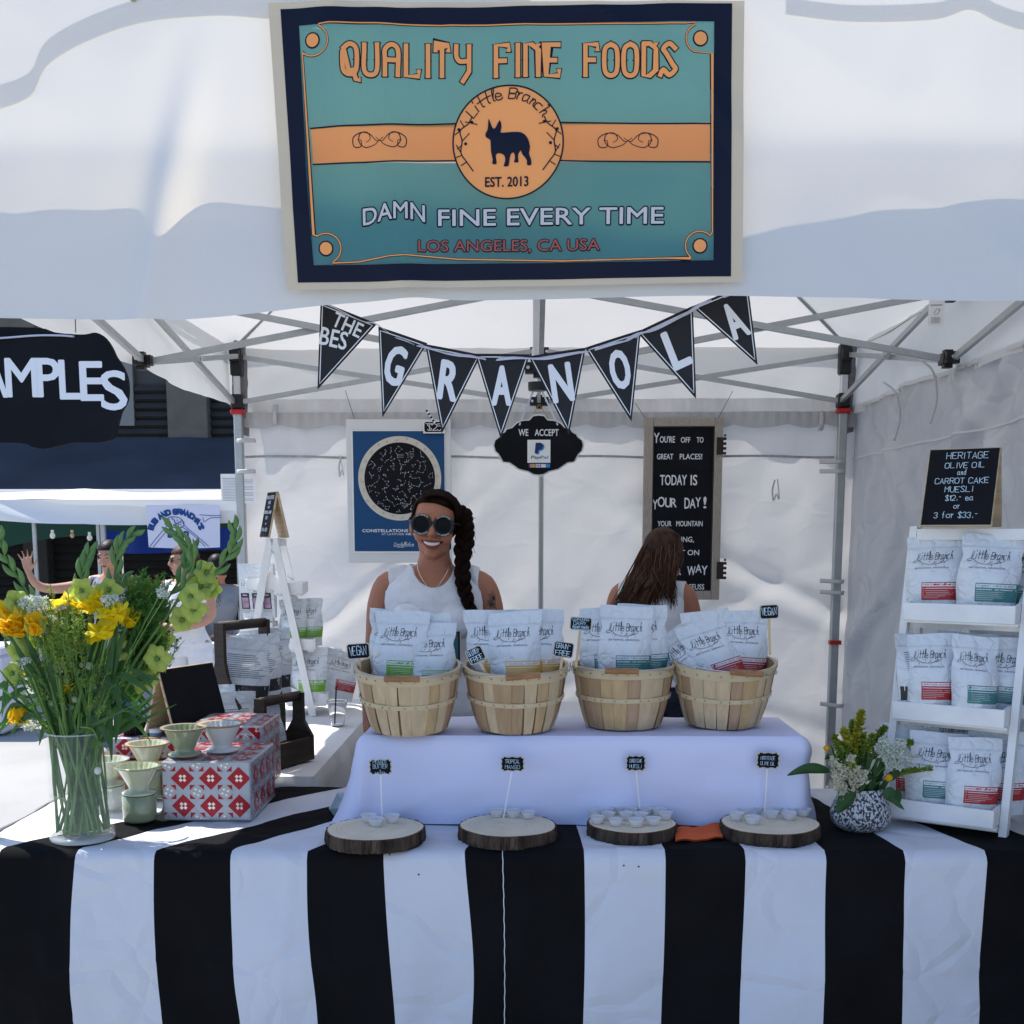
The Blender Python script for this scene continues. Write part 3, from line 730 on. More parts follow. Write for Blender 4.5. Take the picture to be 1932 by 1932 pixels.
# circle text
t = "Little Branch"; hh = K1(38); rad = K1(160); tot = swidth(t, hh, 4.1)
for pl in strokes(t, -tot/2, 0, hh, sp=4.1, shear=.12):
    q = [(cx+math.sin(x/rad)*(rad+y), cy+math.cos(x/rad)*(rad+y)) for x, y in pl]; pr.line(q, K1(4.4), .0072)
pr.build("black_print", vnavy, banner)
def blk_o(text, x0, y0, x1, y1, fillm, ob, fb, name, wrp=None, spikes=0, cap="H"):
    o_ = Print(bnfn); a_ = zb(x0, y0); b_ = zb(x1, y1); o_.outline(text, a_[0], b_[1], b_[0], a_[1], .0046, ob, 0, wrp, cap)
    f_ = Print(bnfn); zblock(f_, text, x0, y0, x1, y1, .0064, fb, 0, wrp, cap)
    if spikes:
        for sx_, sy_, r_ in spikes:
            for P_, k, of in ((o_, 1.0, .0050), (f_, .55, .0064)):
                for (ex, ey) in ((1,.45),(-1,.45)):
                    q = [zb(sx_+ex*r_*k, sy_), zb(sx_, sy_-r_*ey*k*1.4), zb(sx_, sy_+r_*ey*k*1.4)]; P_.poly(q, of)
    o_.build(name+"_outline", vnavy, banner); f_.build(name, fillm, banner)
spk = []
# ornate caps: narrow spurred letters with wedge serifs, drawn as one stroke set
ORN = {'Q':["~20 05 01 20 41 45 26 05","31 4- 5-"],'U':["~06 05 01 20 41 46"],'A':["~00 03 05 26 45 41 40","03 43"],'L':["06 00 40 41"],'I':["20 26"],'T':["05 06 46 45","26 20"],
       'Y':["~06 04 13 33 43","46 43 41 2-"],'F':["00 06 46 45","03 33"],'N':["00 06 26 45 40"],'E':["46 06 00 40 41","03 33"],'O':["~26 05 01 20 41 45 26"],'D':["06 00 20 41 45 26 06"],'S':["~45 26 05 14 32 41 20 01 -0"]}
def orn(text, x0, x1, y0, y1):
    n = len(text); o_ = Print(bnfn); f_ = Print(bnfn); tw = sum(2.8 if c == 'I' else (2.6 if c == ' ' else 6.5) for c in text)-2.0
    s_ = (x1-x0)/tw; x = x0
    for c in text:
        if c == ' ': x += 2.6*s_; continue
        wdt = 2.8 if c == 'I' else 6.5
        segs = []
        for st in ORN[c]:
            smo = st[0] == '~'; pt = []
            for tk in st.strip('~').split():
                gx = -1 if tk[0] == '-' else int(tk[0]); gy = -1 if tk[1] == '-' else int(tk[1])
                if c == 'I': gx -= 2; gx += .4
                pt.append((x+gx*s_, y1+(y0-y1)*gy/6, 0))
            segs.append(catmull(pt, 4) if smo else pt)
        for sg in segs:
            q = [zb(p[0], p[1]) for p in sg]
            o_.line(q, K1(27), .0050); f_.line(q, K1(17), .0064)
        # serif wedges and mid spurs
        legs = {'Q':(0,4),'U':(0,4),'A':(0,4),'L':(0,),'I':(.4,),'T':(2,),'Y':(4,),'F':(0,),'N':(0,4),'E':(0,),'O':(0,4),'D':(0,4),'S':()}[c]
        for gx in legs:
            lx = x+gx*s_
            if c in 'QUAONDFELIT':
                for P_, k, of in ((o_, 1.0, .0051), (f_, .52, .0065)):
                    r_ = 16*k; my = (y0+y1)/2
                    P_.poly([zb(lx-r_, my), zb(lx, my+12*k), zb(lx+r_, my), zb(lx, my-12*k)], of)
            if c in 'AIFNETL':
                for P_, k, of in ((o_, 1.0, .0052), (f_, .62, .0066)):
                    r_ = 17*k; P_.poly([zb(lx-r_, y1+6*k), zb(lx, y1-22*k), zb(lx+r_, y1+6*k)], of)
            if c in 'UIYFNEDT' and c != 'T':
                for P_, k, of in ((o_, 1.0, .0053), (f_, .62, .0067)):
                    r_ = 17*k; P_.poly([zb(lx+r_, y0-6*k), zb(lx, y0+22*k), zb(lx-r_, y0-6*k)], of)
        x += wdt*s_
    o_.build("headline_outline", vnavy, banner); f_.build("headline", vor, banner)
orn("QUALITY", 362, 852, 172, 292); orn("FINE", 950, 1200, 172, 292); orn("FOODS", 1296, 1648, 172, 292)
blk_o("DAMN", 434, 800, 676, 864, vwh, K1(6), .03, "tagline", lambda u, v: (u, v+K1(24)*math.sin(max(0,min(1,(u-zb(434,0)[0])/(zb(676,0)[0]-zb(434,0)[0])))*math.pi*.9)-K1(4)))
blk_o("FINE EVERY TIME", 726, 808, 1596, 868, vwh, K1(6), .03, "tagline")
blk_o("LOS ANGELES, CA USA", 650, 928, 1350, 968, vrust, K1(4), .02, "place_line")
# orange keyline with scooped corners and dots
for wd, mat_, of, nm in ((9, vnavy, .0044, "keyline_outline"), (4.5, vor, .0058, "keyline")):
    pr = Print(bnfn); R0 = 72
    cs = {'tl':(242,158),'tr':(1740,150),'br':(1736,954),'bl':(292,958)}
    def arc(c, a0, a1, r=60): return [(c[0]+r*math.cos(R(lerp(a0,a1,i/20))), c[1]+r*math.sin(R(lerp(a0,a1,i/20)))) for i in range(21)]
    path = [(268,96)]+[(lerp(268,1716,i/40), 92-3*math.sin(i/3)*(i<14)) for i in range(1,40)]+[(1718,88)]
    path += arc(cs['tr'], -112, -245, 56)[0:]+[(1786,208)] + [(1784,900)] + arc(cs['br'], -45, -230+0, 56)[::1] + [(1700,1002)]
    path += [(1600,1001),(1200,1008),(800,1000),(600,985),(540,988),(420,1010),(318,1014)] + arc(cs['bl'], 60, -125, 58) + [(244,905)] + [(202,208)] + arc(cs['tl'], 130, -65, 60)+[(268,96)]
    pr.line(zpts(path), K1(wd), of); pr.build(nm, mat_, banner)
for k, c in cs.items():
    pr = Print(bnfn); p2 = Print(bnfn); q = zb(*c); pr.disc(q[0], q[1], K1(30), K1(30), .005, n=24); p2.disc(q[0], q[1], K1(24), K1(24), .0062, n=24); pr.build("corner_dot_outline", vnavy, banner); p2.build("corner_dot", vor, banner)

# ------------------------------------------------------------------ bunting
YP = YV+.11
flagm = M("pennant_card", (.010,.011,.016), .6, var=.2, vs=30); flagw = M("pennant_white", (.74,.76,.82), .55); ribm = M("satin_ribbon", (.62,.64,.80), .4, tl=.2)
def z3(zx, zy, Y): return P((zx/2.76+600)/1.06, (zy/2.76+560)/1.06, Y)
def z4(zx, zy, Y): return P((zx/2.2783+1200)/1.06, (zy/2.2783+560)/1.06, Y)
flags = [("THE BES", z3(112,115,YP), z3(424,240,YP), z3(95,605,YP)), ("G", z3(433,258,YP), z3(703,350,YP), z3(458,762,YP)), ("R", z3(690,352,YP), z3(1000,412,YP), z3(782,848,YP)),
         ("A", z3(965,408,YP), z3(1270,412,YP), z3(1108,880,YP)), ("N", z3(1260,420,YP), z3(1578,372,YP), z3(1485,855,YP)), ("O", z3(1572,375,YP), z4(186,228,YP), z4(142,648,YP)),
         ("L", z4(168,236,YP), z4(424,116,YP), z4(440,540,YP)), ("A", z4(418,122,YP), z4(672,18,YP), z4(718,388,YP))]
labs = ["black pennant with white words THE BES, leftmost on the bunting string", "black pennant with the white letter G", "black pennant with the white letter R", "black pennant with the white letter A between the R and the N pennants",
        "black pennant with the white letter N", "black pennant with the white letter O", "black pennant with the white letter L", "black pennant with the white letter A at the upper right end of the bunting"]
for i, (tx, a, b, c) in enumerate(flags):
    Y_ = .004*(i % 2)*2-.004; a, b, c = [v+Vector((0, -Y_*1.0, 0)) for v in (a, b, c)]
    rot = thing("pennant", labs[i], "pennant", ((a.x+b.x)/2, a.y, (a.z+b.z)/2), group="pennants of the granola bunting")
    ux = (b-a).normalized(); n_ = Vector((0,-1,0)); uz = Vector((-ux.z, 0, ux.x)); Wd = (b-a).length
    loc = lambda p: ((p-a).dot(ux), (p-a).dot(uz))
    bend = lambda u, v, o=0: a+ux*u+uz*v+n_*(o+.004*math.sin(u/Wd*3.1)*(1+v*3)+.006*(v/.18)**2*math.sin(i*1.7))
    cu, cv = loc(c); Hh = -cv; tri = [(0,0),(Wd,0),(cu,cv)]
    mb = MB()
    def tf(s, t, o): # rows
        return bend(lerp(0, cu, t)+s*(lerp(Wd, cu, t)-lerp(0, cu, t)), cv*t, o)
    mb.grid(6, 12, lambda s, t: tf(s, t*.995, 0), flip=True); mb.grid(6, 12, lambda s, t: tf(s, t*.995, -.0012)); mb.build("card", flagm, rot)
    pr = Print(bend); cen = Vector(((Wd+cu)/3, cv/3)); ins = [Vector(p).lerp(cen, .115) for p in tri]
    L_ = []
    for k in range(3):
        for j in range(12): L_.append(ins[k].lerp(ins[(k+1) % 3], j/12))
    pr.line(L_, .0022, .0012, closed=True); pr.build("white_keyline", flagw, rot)
    pr = Print(bend)
    if i == 0:
        for (wd_, x0, y0, x1, y1) in (("THE", 175, 165, 340, 262), ("BES", 100, 262, 265, 375)):
            p0 = loc(z3(x0, y1, a.y)); 
            W2 = K1(1)*0+ (x1-x0)/2.76/1.06/K(a.y)
            # lettering drawn askew relative to the pennant
            base = z3(*((170,250) if wd_ == "THE" else (102,355)), a.y); u0 = loc(base); ang = math.atan2(ux.z, ux.x); r2 = R(-25 if wd_ == "THE" else -13)-ang
            hgt = (78 if wd_ == "THE" else 95)/2.76/1.06/K(a.y); wid = (165 if wd_ == "THE" else 150)/2.76/1.06/K(a.y)
            wfn = lambda u, v: (u0[0]+u*math.cos(r2)-v*math.sin(r2), u0[1]+u*math.sin(r2)+v*math.cos(r2))
            pr.block(wd_, 0, 0, wid, hgt, .0016, .035, 0, wfn)
    else:
        t_ = .135; hgt = Hh*.47; cxu = lerp(Wd/2, cu, .36); wd_ = hgt*(.52 if tx != 'N' else .58)
        sk = (cu-Wd/2)/cv   # centre line slant
        pr.block(tx, -wd_/2, 0, wd_/2, hgt, .0016, .065, 0, lambda u, v: (lerp(Wd/2, cu, (Hh*t_+hgt-v)/Hh)+u, -Hh*t_-hgt+v))
    pr.build("white_lettering", flagw, rot)
rp = [z3(x, y, YP-.012) for x, y in ((60,85),(170,145),(330,220),(420,245),(520,310),(600,345),(660,362),(770,395),(920,420),(1030,435),(1180,433),(1350,430),(1500,410),(1655,372),(1790,338),(1870,300))]+[z4(x, y, YP-.012) for x, y in ((112,278),(170,250),(250,222),(355,175),(430,130),(498,95),(600,60),(680,15))]
mb = MB(); q = catmull(rp, 4)
for k in range(len(q)): q[k] = q[k]+Vector((0, .010*math.sin(k*.9), 0))
mb.tube(q, [.0022+.0028*abs(math.sin(k*.45)) for k in range(len(q))], 6, sx=.3, sy=1); tag(mb.build("bunting_ribbon", ribm, None, smooth=True), "pale lilac satin ribbon threaded through the black pennants", "ribbon")

# ------------------------------------------------------------------ scalloped signs
def plaque(name, outline, fnp, thick, mats, root, rim=None):
    mb = MB(); mb.prism(outline, fnp, thick); return mb.build(name, mats, root)
def scal(cx, cy, pts, n=5): return [(p.x, p.y) for p in catmull([(cx+a, cy+b, 0) for a, b in pts], n, closed=True)[:-1]]
# SAMPLES sign, big, close, cut by the left of the picture
Ys = YV-.02
def z2(zx, zy, Y): return P(zx/2.76/1.06, (zy/2.76+560)/1.06, Y)
sg = thing("samples_sign", "large black scalloped sign with white letters SAMPLES at the left edge", "sign", z2(0, 900, Ys))
half = [(190,262),(300,288),(390,298),(470,300),(530,290),(580,318),(618,372),(640,420),(680,480),(706,560),(704,660),(668,730),(650,800),(628,870),(560,895),(470,898),(400,898),(330,915),(240,932),(170,918),(110,900)]
c0 = 60
out = [(p[0], p[1]) for p in half]; full = out+[(-120-(x-c0)*1.35*0-(x-60), y) for x, y in reversed(half)]
mm = [z2(x, y, Ys) for x, y in full]; o2 = [(v.x, v.z) for v in mm]
o2 = [(p.x, p.y) for p in catmull([(a, b, 0) for a, b in o2], 3, closed=True)[:-1]]
sfn = lambda u, v, o=0: Vector((u, Ys-o, v))
plaque("board", o2, sfn, .012, chalk, sg)
pr = Print(sfn)
def zletters(pr, text, quads):
    for ch, (x0, y0, x1, y1) in zip(text, quads):
        a = z2(x0, y1, Ys); b = z2(x1, y0, Ys); pr.block(ch, a.x, a.z, b.x, b.z, .0012, .04)
zletters(pr, "SAMPLES", ((-230,470,-110,690), (-100,430,36,650), (36,430,204,648), (206,430,328,648), (332,440,438,660), (446,448,566,668)))
a = z2(560,720,Ys); b = z2(698,498,Ys); pr.block("S", a.x, a.z, b.x, b.z, .0012, .04); pr.build("white_lettering", whiteink, sg)
mb = MB(); q = [z2(x, y, Ys-.006) for x, y in ((-80,325),(40,318),(200,306),(330,306),(408,312))]; mb.tube(catmull(q, 4), [.006]*17, 6, sx=.4); mb.build("hanging_ribbon", ribm, sg, smooth=True)
mb = MB(); mb.tube([z2(415,190,Ys), z2(418,290,Ys)], .0012, 4); mb.build("hanging_wire", blackpl, sg)
# WE ACCEPT sign
Yw = YM-.05
def z8(zx, zy, Y=Yw): return P((zx/5.086+960)/1.06, (zy/5.086+580)/1.06, Y)
sg = thing("we_accept_sign", "black scalloped WE ACCEPT payment sign hanging from the centre of the tent", "sign", z8(595, 1880))
hl = [(595,1262),(650,1270),(690,1315),(760,1320),(820,1345),(870,1395),(930,1412),(945,1440),(990,1465),(1005,1495),(1050,1530),(1062,1580),(1045,1640),(1010,1672),(985,1720),(965,1755),(900,1760),(850,1795),(800,1830),(740,1845),(700,1855),(650,1885),(595,1893)]
full = hl+[(1190-x, y) for x, y in reversed(hl[1:-1])]
wfn = lambda u, v, o=0: Vector((u, Yw-o, v))
o2 = [(v.x, v.z) for v in (z8(*p) for p in full)]; plaque("white_rim", o2, wfn, .006, whitepaint, sg)
cc = z8(597, 1580); o3 = [(cc.x+(x-cc.x)*.965, cc.z+(z-cc.z)*.95) for x, z in o2]; mb = MB(); mb.prism(o3, wfn, .004, off=.005); mb.build("black_face", chalk, sg)
pr = Print(wfn)
for tx, x0, x1 in (("WE", 392, 492), ("ACCEPT", 556, 800)): a = z8(x0, 1486); b = z8(x1, 1416); pr.block(tx, a.x, a.z, b.x, b.z, .0062, .03)
pr.build("white_lettering", whiteink, sg)
a = z8(482, 1758); b = z8(716, 1525)
mb = MB(); mb.prism([(a.x,a.z),(b.x,a.z),(b.x,b.z),(a.x,b.z)], wfn, .001, off=.0062); stk = mb.build("payment_sticker", whitepaint, sg)
pr = Print(wfn); 
def q8(x, y): v = z8(x, y); return (v.x, v.z)
Pshape = [(566,1556),(610,1554),(638,1566),(642,1590),(628,1618),(602,1628),(592,1628),(586,1664),(556,1662)]
pr.poly([q8(x+14, y+10) for x, y in Pshape], .0072, 1); pr.poly([q8(*p) for p in Pshape], .0078, 0)
for tx, x0, x1, mi in (("Pay", 518, 610, 0), ("Pal", 612, 690, 1)):
    a_, b_ = q8(x0, 1716), q8(x1, 1686); pr.block(tx, a_[0], a_[1], b_[0], b_[1], .0074, .02, mi, lambda u, v, c=a_: (u+(v-c[1])*.2, v), "H")
a_, b_ = q8(492, 1812), q8(716, 1762); pr.rect(a_[0], a_[1], b_[0], b_[1], .007, 2)
for k, (x0, x1, mi) in enumerate(((508,560,3),(566,614,4),(620,670,4),(674,710,1))):
    a_, b_ = q8(x0, 1806), q8(x1, 1772); pr.rect(a_[0], a_[1], b_[0], b_[1], .0076, mi)
for cx_, mi in ((526, 5), (542, 6)): a_ = q8(cx_, 1789); pr.disc(a_[0], a_[1], K(1)*0+.0022, .0022, .0082, mi, n=12)
a_, b_ = q8(570,1798), q8(610,1780); pr.block("VISA", a_[0], a_[1], b_[0], b_[1], .0082, .03, 0)
pr.build("sticker_print", [M("ink_navy",(.01,.02,.12),.5), M("ink_blue",(.02,.25,.6),.5), M("ink_dkblue",(.015,.03,.12),.5), M("ink_gold",(.6,.35,.15),.5), M("ink_paper",(.7,.7,.72),.5), M("ink_red",(.6,.03,.02),.5), M("ink_orange",(.8,.3,.03),.5)], stk)
for (x0, x1) in ((552,400),(618,790)):
    mb = MB(); mb.tube([z8(x0, 1000, YM), z8(x1, 1375, Yw-.008)], .0032, 5, sx=1, sy=.3); mb.build("hanging_string", ribm, sg)
mb = MB(); mb.tube([z8(545,1262), z8(598,1165,Yw+.03), z8(606,1165,Yw+.03), z8(688,1305)], .0012, 4); mb.build("elastic_loop", M("elastic_gold", (.4,.22,.04), .6), sg)

# ------------------------------------------------------------------ constellation poster on its mount, price tag
Yp_ = YB-.10
cnv = M("mount_board", (.66,.67,.69), .8, bump=.2, bs=90); pblue = M("poster_blue", (.002,.055,.17), .6, var=.05, vs=40)
po = thing("star_poster", "blue star chart poster on a white mount, hanging on the rear wall", "poster", z3(565, 1560, Yp_))
pfn = lambda u, v, o=0: Vector((u, Yp_-o, v))
def r3(x0, y0, x1, y1): a, b = z3(x0, y1, Yp_), z3(x1, y0, Yp_); return a.x, a.z, b.x, b.z
x0, z0, x1, z1_ = r3(268, 768, 832, 1560); mb = MB(); mb.box((x0, Yp_, z0), (x1, Yp_+.02, z1_), bev=.002); mb.build("mount_board", cnv, po)
x0, z0, x1, z1_ = r3(296, 830, 800, 1506); mb = MB(); mb.box((x0, Yp_-.003, z0), (x1, Yp_-.001, z1_)); mb.build("paper", whitepaint, po)
x0, z0, x1, z1_ = r3(303, 834, 796, 1497); pr = Print(pfn); pr.rect(x0, z0, x1, z1_, .0045); pr.build("blue_print", pblue, po)
cc = z3(551, 1096, Yp_); ro = 226/2.76/1.06/K(Yp_); ri = 190/2.76/1.06/K(Yp_)
pr = Print(pfn); pr.disc(cc.x, cc.z, ro, ro, .0055, 0, 64); pr.disc(cc.x, cc.z, ri*1.015, ri*1.015, .0062, 2, 64); pr.disc(cc.x, cc.z, ri, ri, .0068, 1, 64)
rn = random.Random(3)
for k in range(24):     # little border vignettes: abstract scrolls
    a = 2*math.pi*k/24+.06; r_ = (ro+ri)/2
    for j in range(3):
        c = Vector((cc.x+r_*math.cos(a)+rn.uniform(-.006,.006), cc.z+r_*math.sin(a)+rn.uniform(-.007,.007)))
        pr.line([(c.x-.005, c.y-.003), (c.x, c.y+.004), (c.x+.004, c.y-.002)], .0013, .0064, 3)
pr.build("star_disc", [M("poster_cream", (.58,.54,.48), .6), chalk, darkink, M("ink_olive", (.30,.30,.2), .6)], po)
pr = Print(pfn); star = []
while len(star) < 260:
    a, r_ = rn.uniform(0, 6.283), ri*.97*math.sqrt(rn.random()); star.append(Vector((cc.x+r_*math.cos(a), cc.z+r_*math.sin(a))))
for s_ in star: pr.disc(s_.x, s_.y, .0016, .0016, .0078, 0, 6)
for i in range(0, 260):
    near = sorted(star, key=lambda t: (t-star[i]).length)[1:3]
    for t in near[:1+(i % 2)]:
        if (t-star[i]).length < .035: pr.line([star[i], t], .0009, .0074, 1)
for (x, y, w_) in ((-.01,.115,.03), (.05,.12,.02), (.01,-.12,.028)):
    for k in range(3): pr.line([(cc.x+x, cc.z+y-k*.007), (cc.x+x+w_, cc.z+y-k*.007)], .0016, .0074, 1)
pr.build("star_lines", [whiteink, M("star_line_ink", (.30,.32,.34), .6)], po)
pr = Print(pfn)
x0, z0, x1, z1_ = r3(345, 1375, 770, 1392); pr.block("CONSTELLATIONS OF THE SKY", x0, z0, x1, z1_, .0055, .05)
x0, z0, x1, z1_ = r3(450, 1398, 690, 1408); pr.block("AT LATITUDE 40 DEGREES", x0, z0, x1, z1_, .0055, .0)
v = z3(518, 1470, Yp_); pr.lines(strokes("Constellation", v.x, v.z, .017, sp=3.4, shear=.3, xs=.82), .0016, .0055)
v = z3(536, 1475, Yp_); pr.line([(v.x, v.z), (v.x+.035, v.z)], .0018, .0055)
pr.build("white_print", whiteink, po)
tg = thing("price_tag", "small black $25 price tag with a striped straw clipped to the poster corner", "tag", z3(740, 848, Yp_-.02))
x0, z0, x1, z1_ = r3(682, 778, 800, 848); tf_ = lambda u, v, o=0: Vector((u, Yp_-.02-o, v))
mb = MB(); mb.prism([(x0,z0),(x1,z0),(x1,z1_),(x0,z1_)], tf_, .004); mb.build("card", whitepaint, tg)
mb = MB(); e = .006; mb.prism([(x0+e*2,z0+e),(x1-e*2,z0+e),(x1-e,z0+e*2),(x1-e,z1_-e*2),(x1-2*e,z1_-e),(x0+2*e,z1_-e),(x0+e,z1_-2*e),(x0+e,z0+2*e)], tf_, .001, off=.001); mb.build("black_face", chalk, tg)
pr = Print(tf_); v = z3(706, 832, Yp_); pr.lines(strokes("$25.-", v.x, v.z, .030, sp=4.6), .0028, .002); v = z3(695, 795, Yp_); pr.line([(v.x, v.z), (v.x+.045, v.z)], .0025, .002); pr.build("chalk_lettering", whiteink, tg)
a, b = z3(697, 718, Yp_-.02), z3(745, 790, Yp_-.02)
for k in range(8):
    mb = MB(); mb.tube([a.lerp(b, k/8), a.lerp(b, (k+1)/8)], .005, 8); mb.build("straw_band", flagw if k % 2 else chalk, tg)
# ------------------------------------------------------------------ letter board with the quote
Yl = YB-.10
def r4(x0, y0, x1, y1, Y=Yl): a, b = z4(x0, y1, Y), z4(x1, y0, Y); return a.x, a.z, b.x, b.z
lb = thing("letter_board", "tall black letter board in a weathered cabinet door frame with a white quote", "board", z4(375, 1456, Yl))
fm = M("weathered_frame", (.36,.32,.28), .7, var=.18, vs=30, bump=.4, bs=60, stretch=(6,6,1))
x0, z0, x1, z1_ = r4(189, 628, 561, 1456); ix0, iz0, ix1, iz1 = r4(230, 667, 523, 1416)
for (a, b, c, d) in ((x0,z0,ix0,z1_), (ix1,z0,x1,z1_), (ix0+.001,z0,ix1-.001,iz0), (ix0+.001,iz1,ix1-.001,z1_)):
    mb = MB(); mb.box((a, Yl-.012, b), (c, Yl+.012, d), bev=.002); mb.build("frame_rail", fm, lb)
mb = MB(); mb.box((ix0, Yl+.002, iz0), (ix1, Yl+.008, iz1)); mb.build("black_panel", chalk, lb)
mb = MB()
for (a, b, c, d) in ((ix0,iz0,ix0+.005,iz1),(ix1-.005,iz0,ix1,iz1),(ix0+.005,iz0,ix1-.005,iz0+.005),(ix0+.005,iz1-.005,ix1-.005,iz1)): mb.box((a, Yl-.004, b), (c, Yl+.0018, d))
mb.build("inner_bead", M("bead_brown", (.04,.03,.025), .6), lb)
lfn = lambda u, v, o=0: Vector((u, Yl+.002-o, v))
pr = Print(lfn)
rows = [("Y",243,696,272,742,.03),("OU'RE",272,712,342,741,.03),("OFF",368,716,412,741,.03),("TO",440,716,472,741,.03),("GREAT",259,792,334,817,.03),("PLACES!",363,792,466,817,.03),
 ("TODAY",273,888,396,935,.03),("IS",412,888,444,935,.03),("Y",238,1000,264,1045,.03),("O",262,988,296,1034,.03),("U",296,992,324,1036,.03),("R",322,994,350,1036,.03),("D",384,992,410,1042,.03),("A",408,996,436,1040,.03),("Y",434,990,460,1034,.03),("!",470,988,486,1040,.03),
 ("YOUR",262,1098,326,1122,.03),("MOUNTAIN",347,1098,468,1122,.03),("IS WAITING,",262,1170,428,1194,.03),("SO... GET ON",246,1230,452,1254,.03),("YOUR",250,1300,370,1344,.03),("W",397,1304,436,1345,.03),("A",434,1296,464,1334,.03),("Y",462,1302,490,1344,.03),("DR. SEUSS",355,1386,475,1410,.03)]
for tx, a, b, c, d, bo in rows:
    pr = Print(lfn); x0_, z0_, x1_, z1__ = r4(a, b, c, d); pr.block(tx, x0_, z0_, x1_, z1__, .0015, bo, cap="H"); pr.build("white_lettering", whiteink, lb)
hm = M("rusty_hinge", (.03,.018,.015), .6, var=.4, vs=60, bump=.5)
for yy in (712, 1278):
    a, b, c, d = r4(528, yy, 574, yy+88); mb = MB()
    mb.box((a, Yl-.018, b+.004), (a+(c-a)*.70, Yl-.013, d-.006), bev=.001)
    for k in range(4): mb.box((a+(c-a)*.70, Yl-.020, b+(d-b)*(.04+k*.25)), (c, Yl-.008, b+(d-b)*(.18+k*.25)), bev=.001)
    mb.ball((a+(c-a)*.85, Yl-.014, d+.003), .006, 8, 6); mb.build("hinge", hm, lb)
# wires holding the posters
mb = MB(); mb.tube([z3(300,765,Yp_), z3(250,610,yb)], .0012, 4); mb.build("hanging_wire", darkink, po)
mb = MB(); mb.tube([z4(540,628,Yl), z4(605,505,yb)], .0012, 4); mb.tube([z4(205,628,Yl), z4(160,560,yb)], .0012, 4); mb.build("hanging_wire", darkink, lb)
# small care label hanging from the right truss joint
lb2 = thing("care_label", "small white printed care label hanging by the right truss joint", "label", z4(1525, 210, YM-.06))
cf = planefn(z4(1492, 208, YM-.06), (1,-.08,0), (.02,0,1)); wv_ = (1558-1492)/2.2783/1.06/K(YM); hv_ = 112/2.2783/1.06/K(YM)
mb = MB(); mb.prism([(0,0),(wv_,0),(wv_,hv_),(0,hv_)], cf, .0008); mb.build("card", whitepaint, lb2)
pr = Print(cf)
for k in range(6): pr.line([(wv_*.2, hv_*(.10+.04*k)), (wv_*.78, hv_*(.10+.04*k))], .0009, .001)
pr.line([(wv_*.12, hv_*.76), (wv_*.85, hv_*.76)], .0022, .001); pr.line([(wv_*.35,hv_*.45),(wv_*.5,hv_*.62),(wv_*.72,hv_*.6),(wv_*.6,hv_*.42),(wv_*.4,hv_*.4)], .0012, .001); pr.build("print", darkink, lb2)
# ------------------------------------------------------------------ granola pouches
pchm = M("pouch_paper", (.68,.72,.76), .34, bump=.4, bs=34, crease=.30, cs=13, spec=.5)
pbackm = M("pouch_back_grey", (.50,.54,.56), .45, bump=.3, bs=30, crease=.2, cs=14)
FL = {'peanut':((.17,.42,.03), "PEANUT BUTTER + MISO"), 'mango':((.72,.40,.07), "TROPICAL MANGO"), 'carrot':((.06,.22,.23), "CARROT CAKE MUESLI"), 'heritage':((.42,.03,.035), "HERITAGE OLIVE OIL")}
PW, PH, PD = .155, .218, .075
def pshape(seed):
    rn = random.Random(seed); ph = [rn.uniform(0, 9) for _ in range(6)]; lean = rn.uniform(-.010, .010); tw = rn.uniform(-.012, .012); bulk = rn.uniform(.85, 1.12); slump = rn.uniform(.60, .70)
    def half(v):  # half width at height fraction
        s = 1 - .10*math.exp(-((v-.74)/.07)**2)*rn_d - .06*sm(.5, 0, v) + .012*math.sin(v*13+ph[0])
        return PW/2*s
    rn_d = rn.uniform(.3, 1.0)
    def dep(u, v):
        pr_ = sm(.86, slump*.75, v)*(.72+.28*sm(0, .3, v)); e = max(0, 1-abs(u)**2.6)**.75
        d = PD/2*bulk*pr_*e + .0022*(1-abs(u))*sm(1,.9,v)
        d += (.0035*nz(u*2.2+ph[1], v*5+ph[2])+.0022*ridge(u*2.5+ph[3], v*7+ph[4])*sm(.9,.7,v))*sm(0,.1,v)*(1-abs(u)**6)
        return d
    def xyz(u, v, side):
        x = u*half(v)+lean*v*v+ .004*math.sin(v*6+ph[5])*v; y = -side*dep(u, v)
        y += tw*u*v*v + .02*v*v*v*math.sin(ph[0]) ; z = v*PH*(1+.012*math.sin(u*2+ph[2])*v) 
        return Vector((x, y, z))
    def sfn(x, z, o=0):   # print surface: flat x, z -> on the front
        v = z/PH; u = x/(PW/2); u = max(-1, min(1, u)); p = xyz(u, v, 1); q1 = xyz(min(1, u+.02), v, 1); q2 = xyz(u, min(1, v+.01), 1); q0 = xyz(max(-1, u-.02), v, 1); q3 = xyz(u, max(0, v-.01), 1)
        n_ = (q1-q0).cross(q2-q3); n_.normalize(); return p+n_*(o+.0004)
    def sbk(x, z, o=0):
        v = z/PH; u = max(-1, min(1, x/(PW/2))); p = xyz(-u, v, -1); return p+Vector((0, o+.0008, 0))
    return xyz, sfn, sbk
_PC = {}
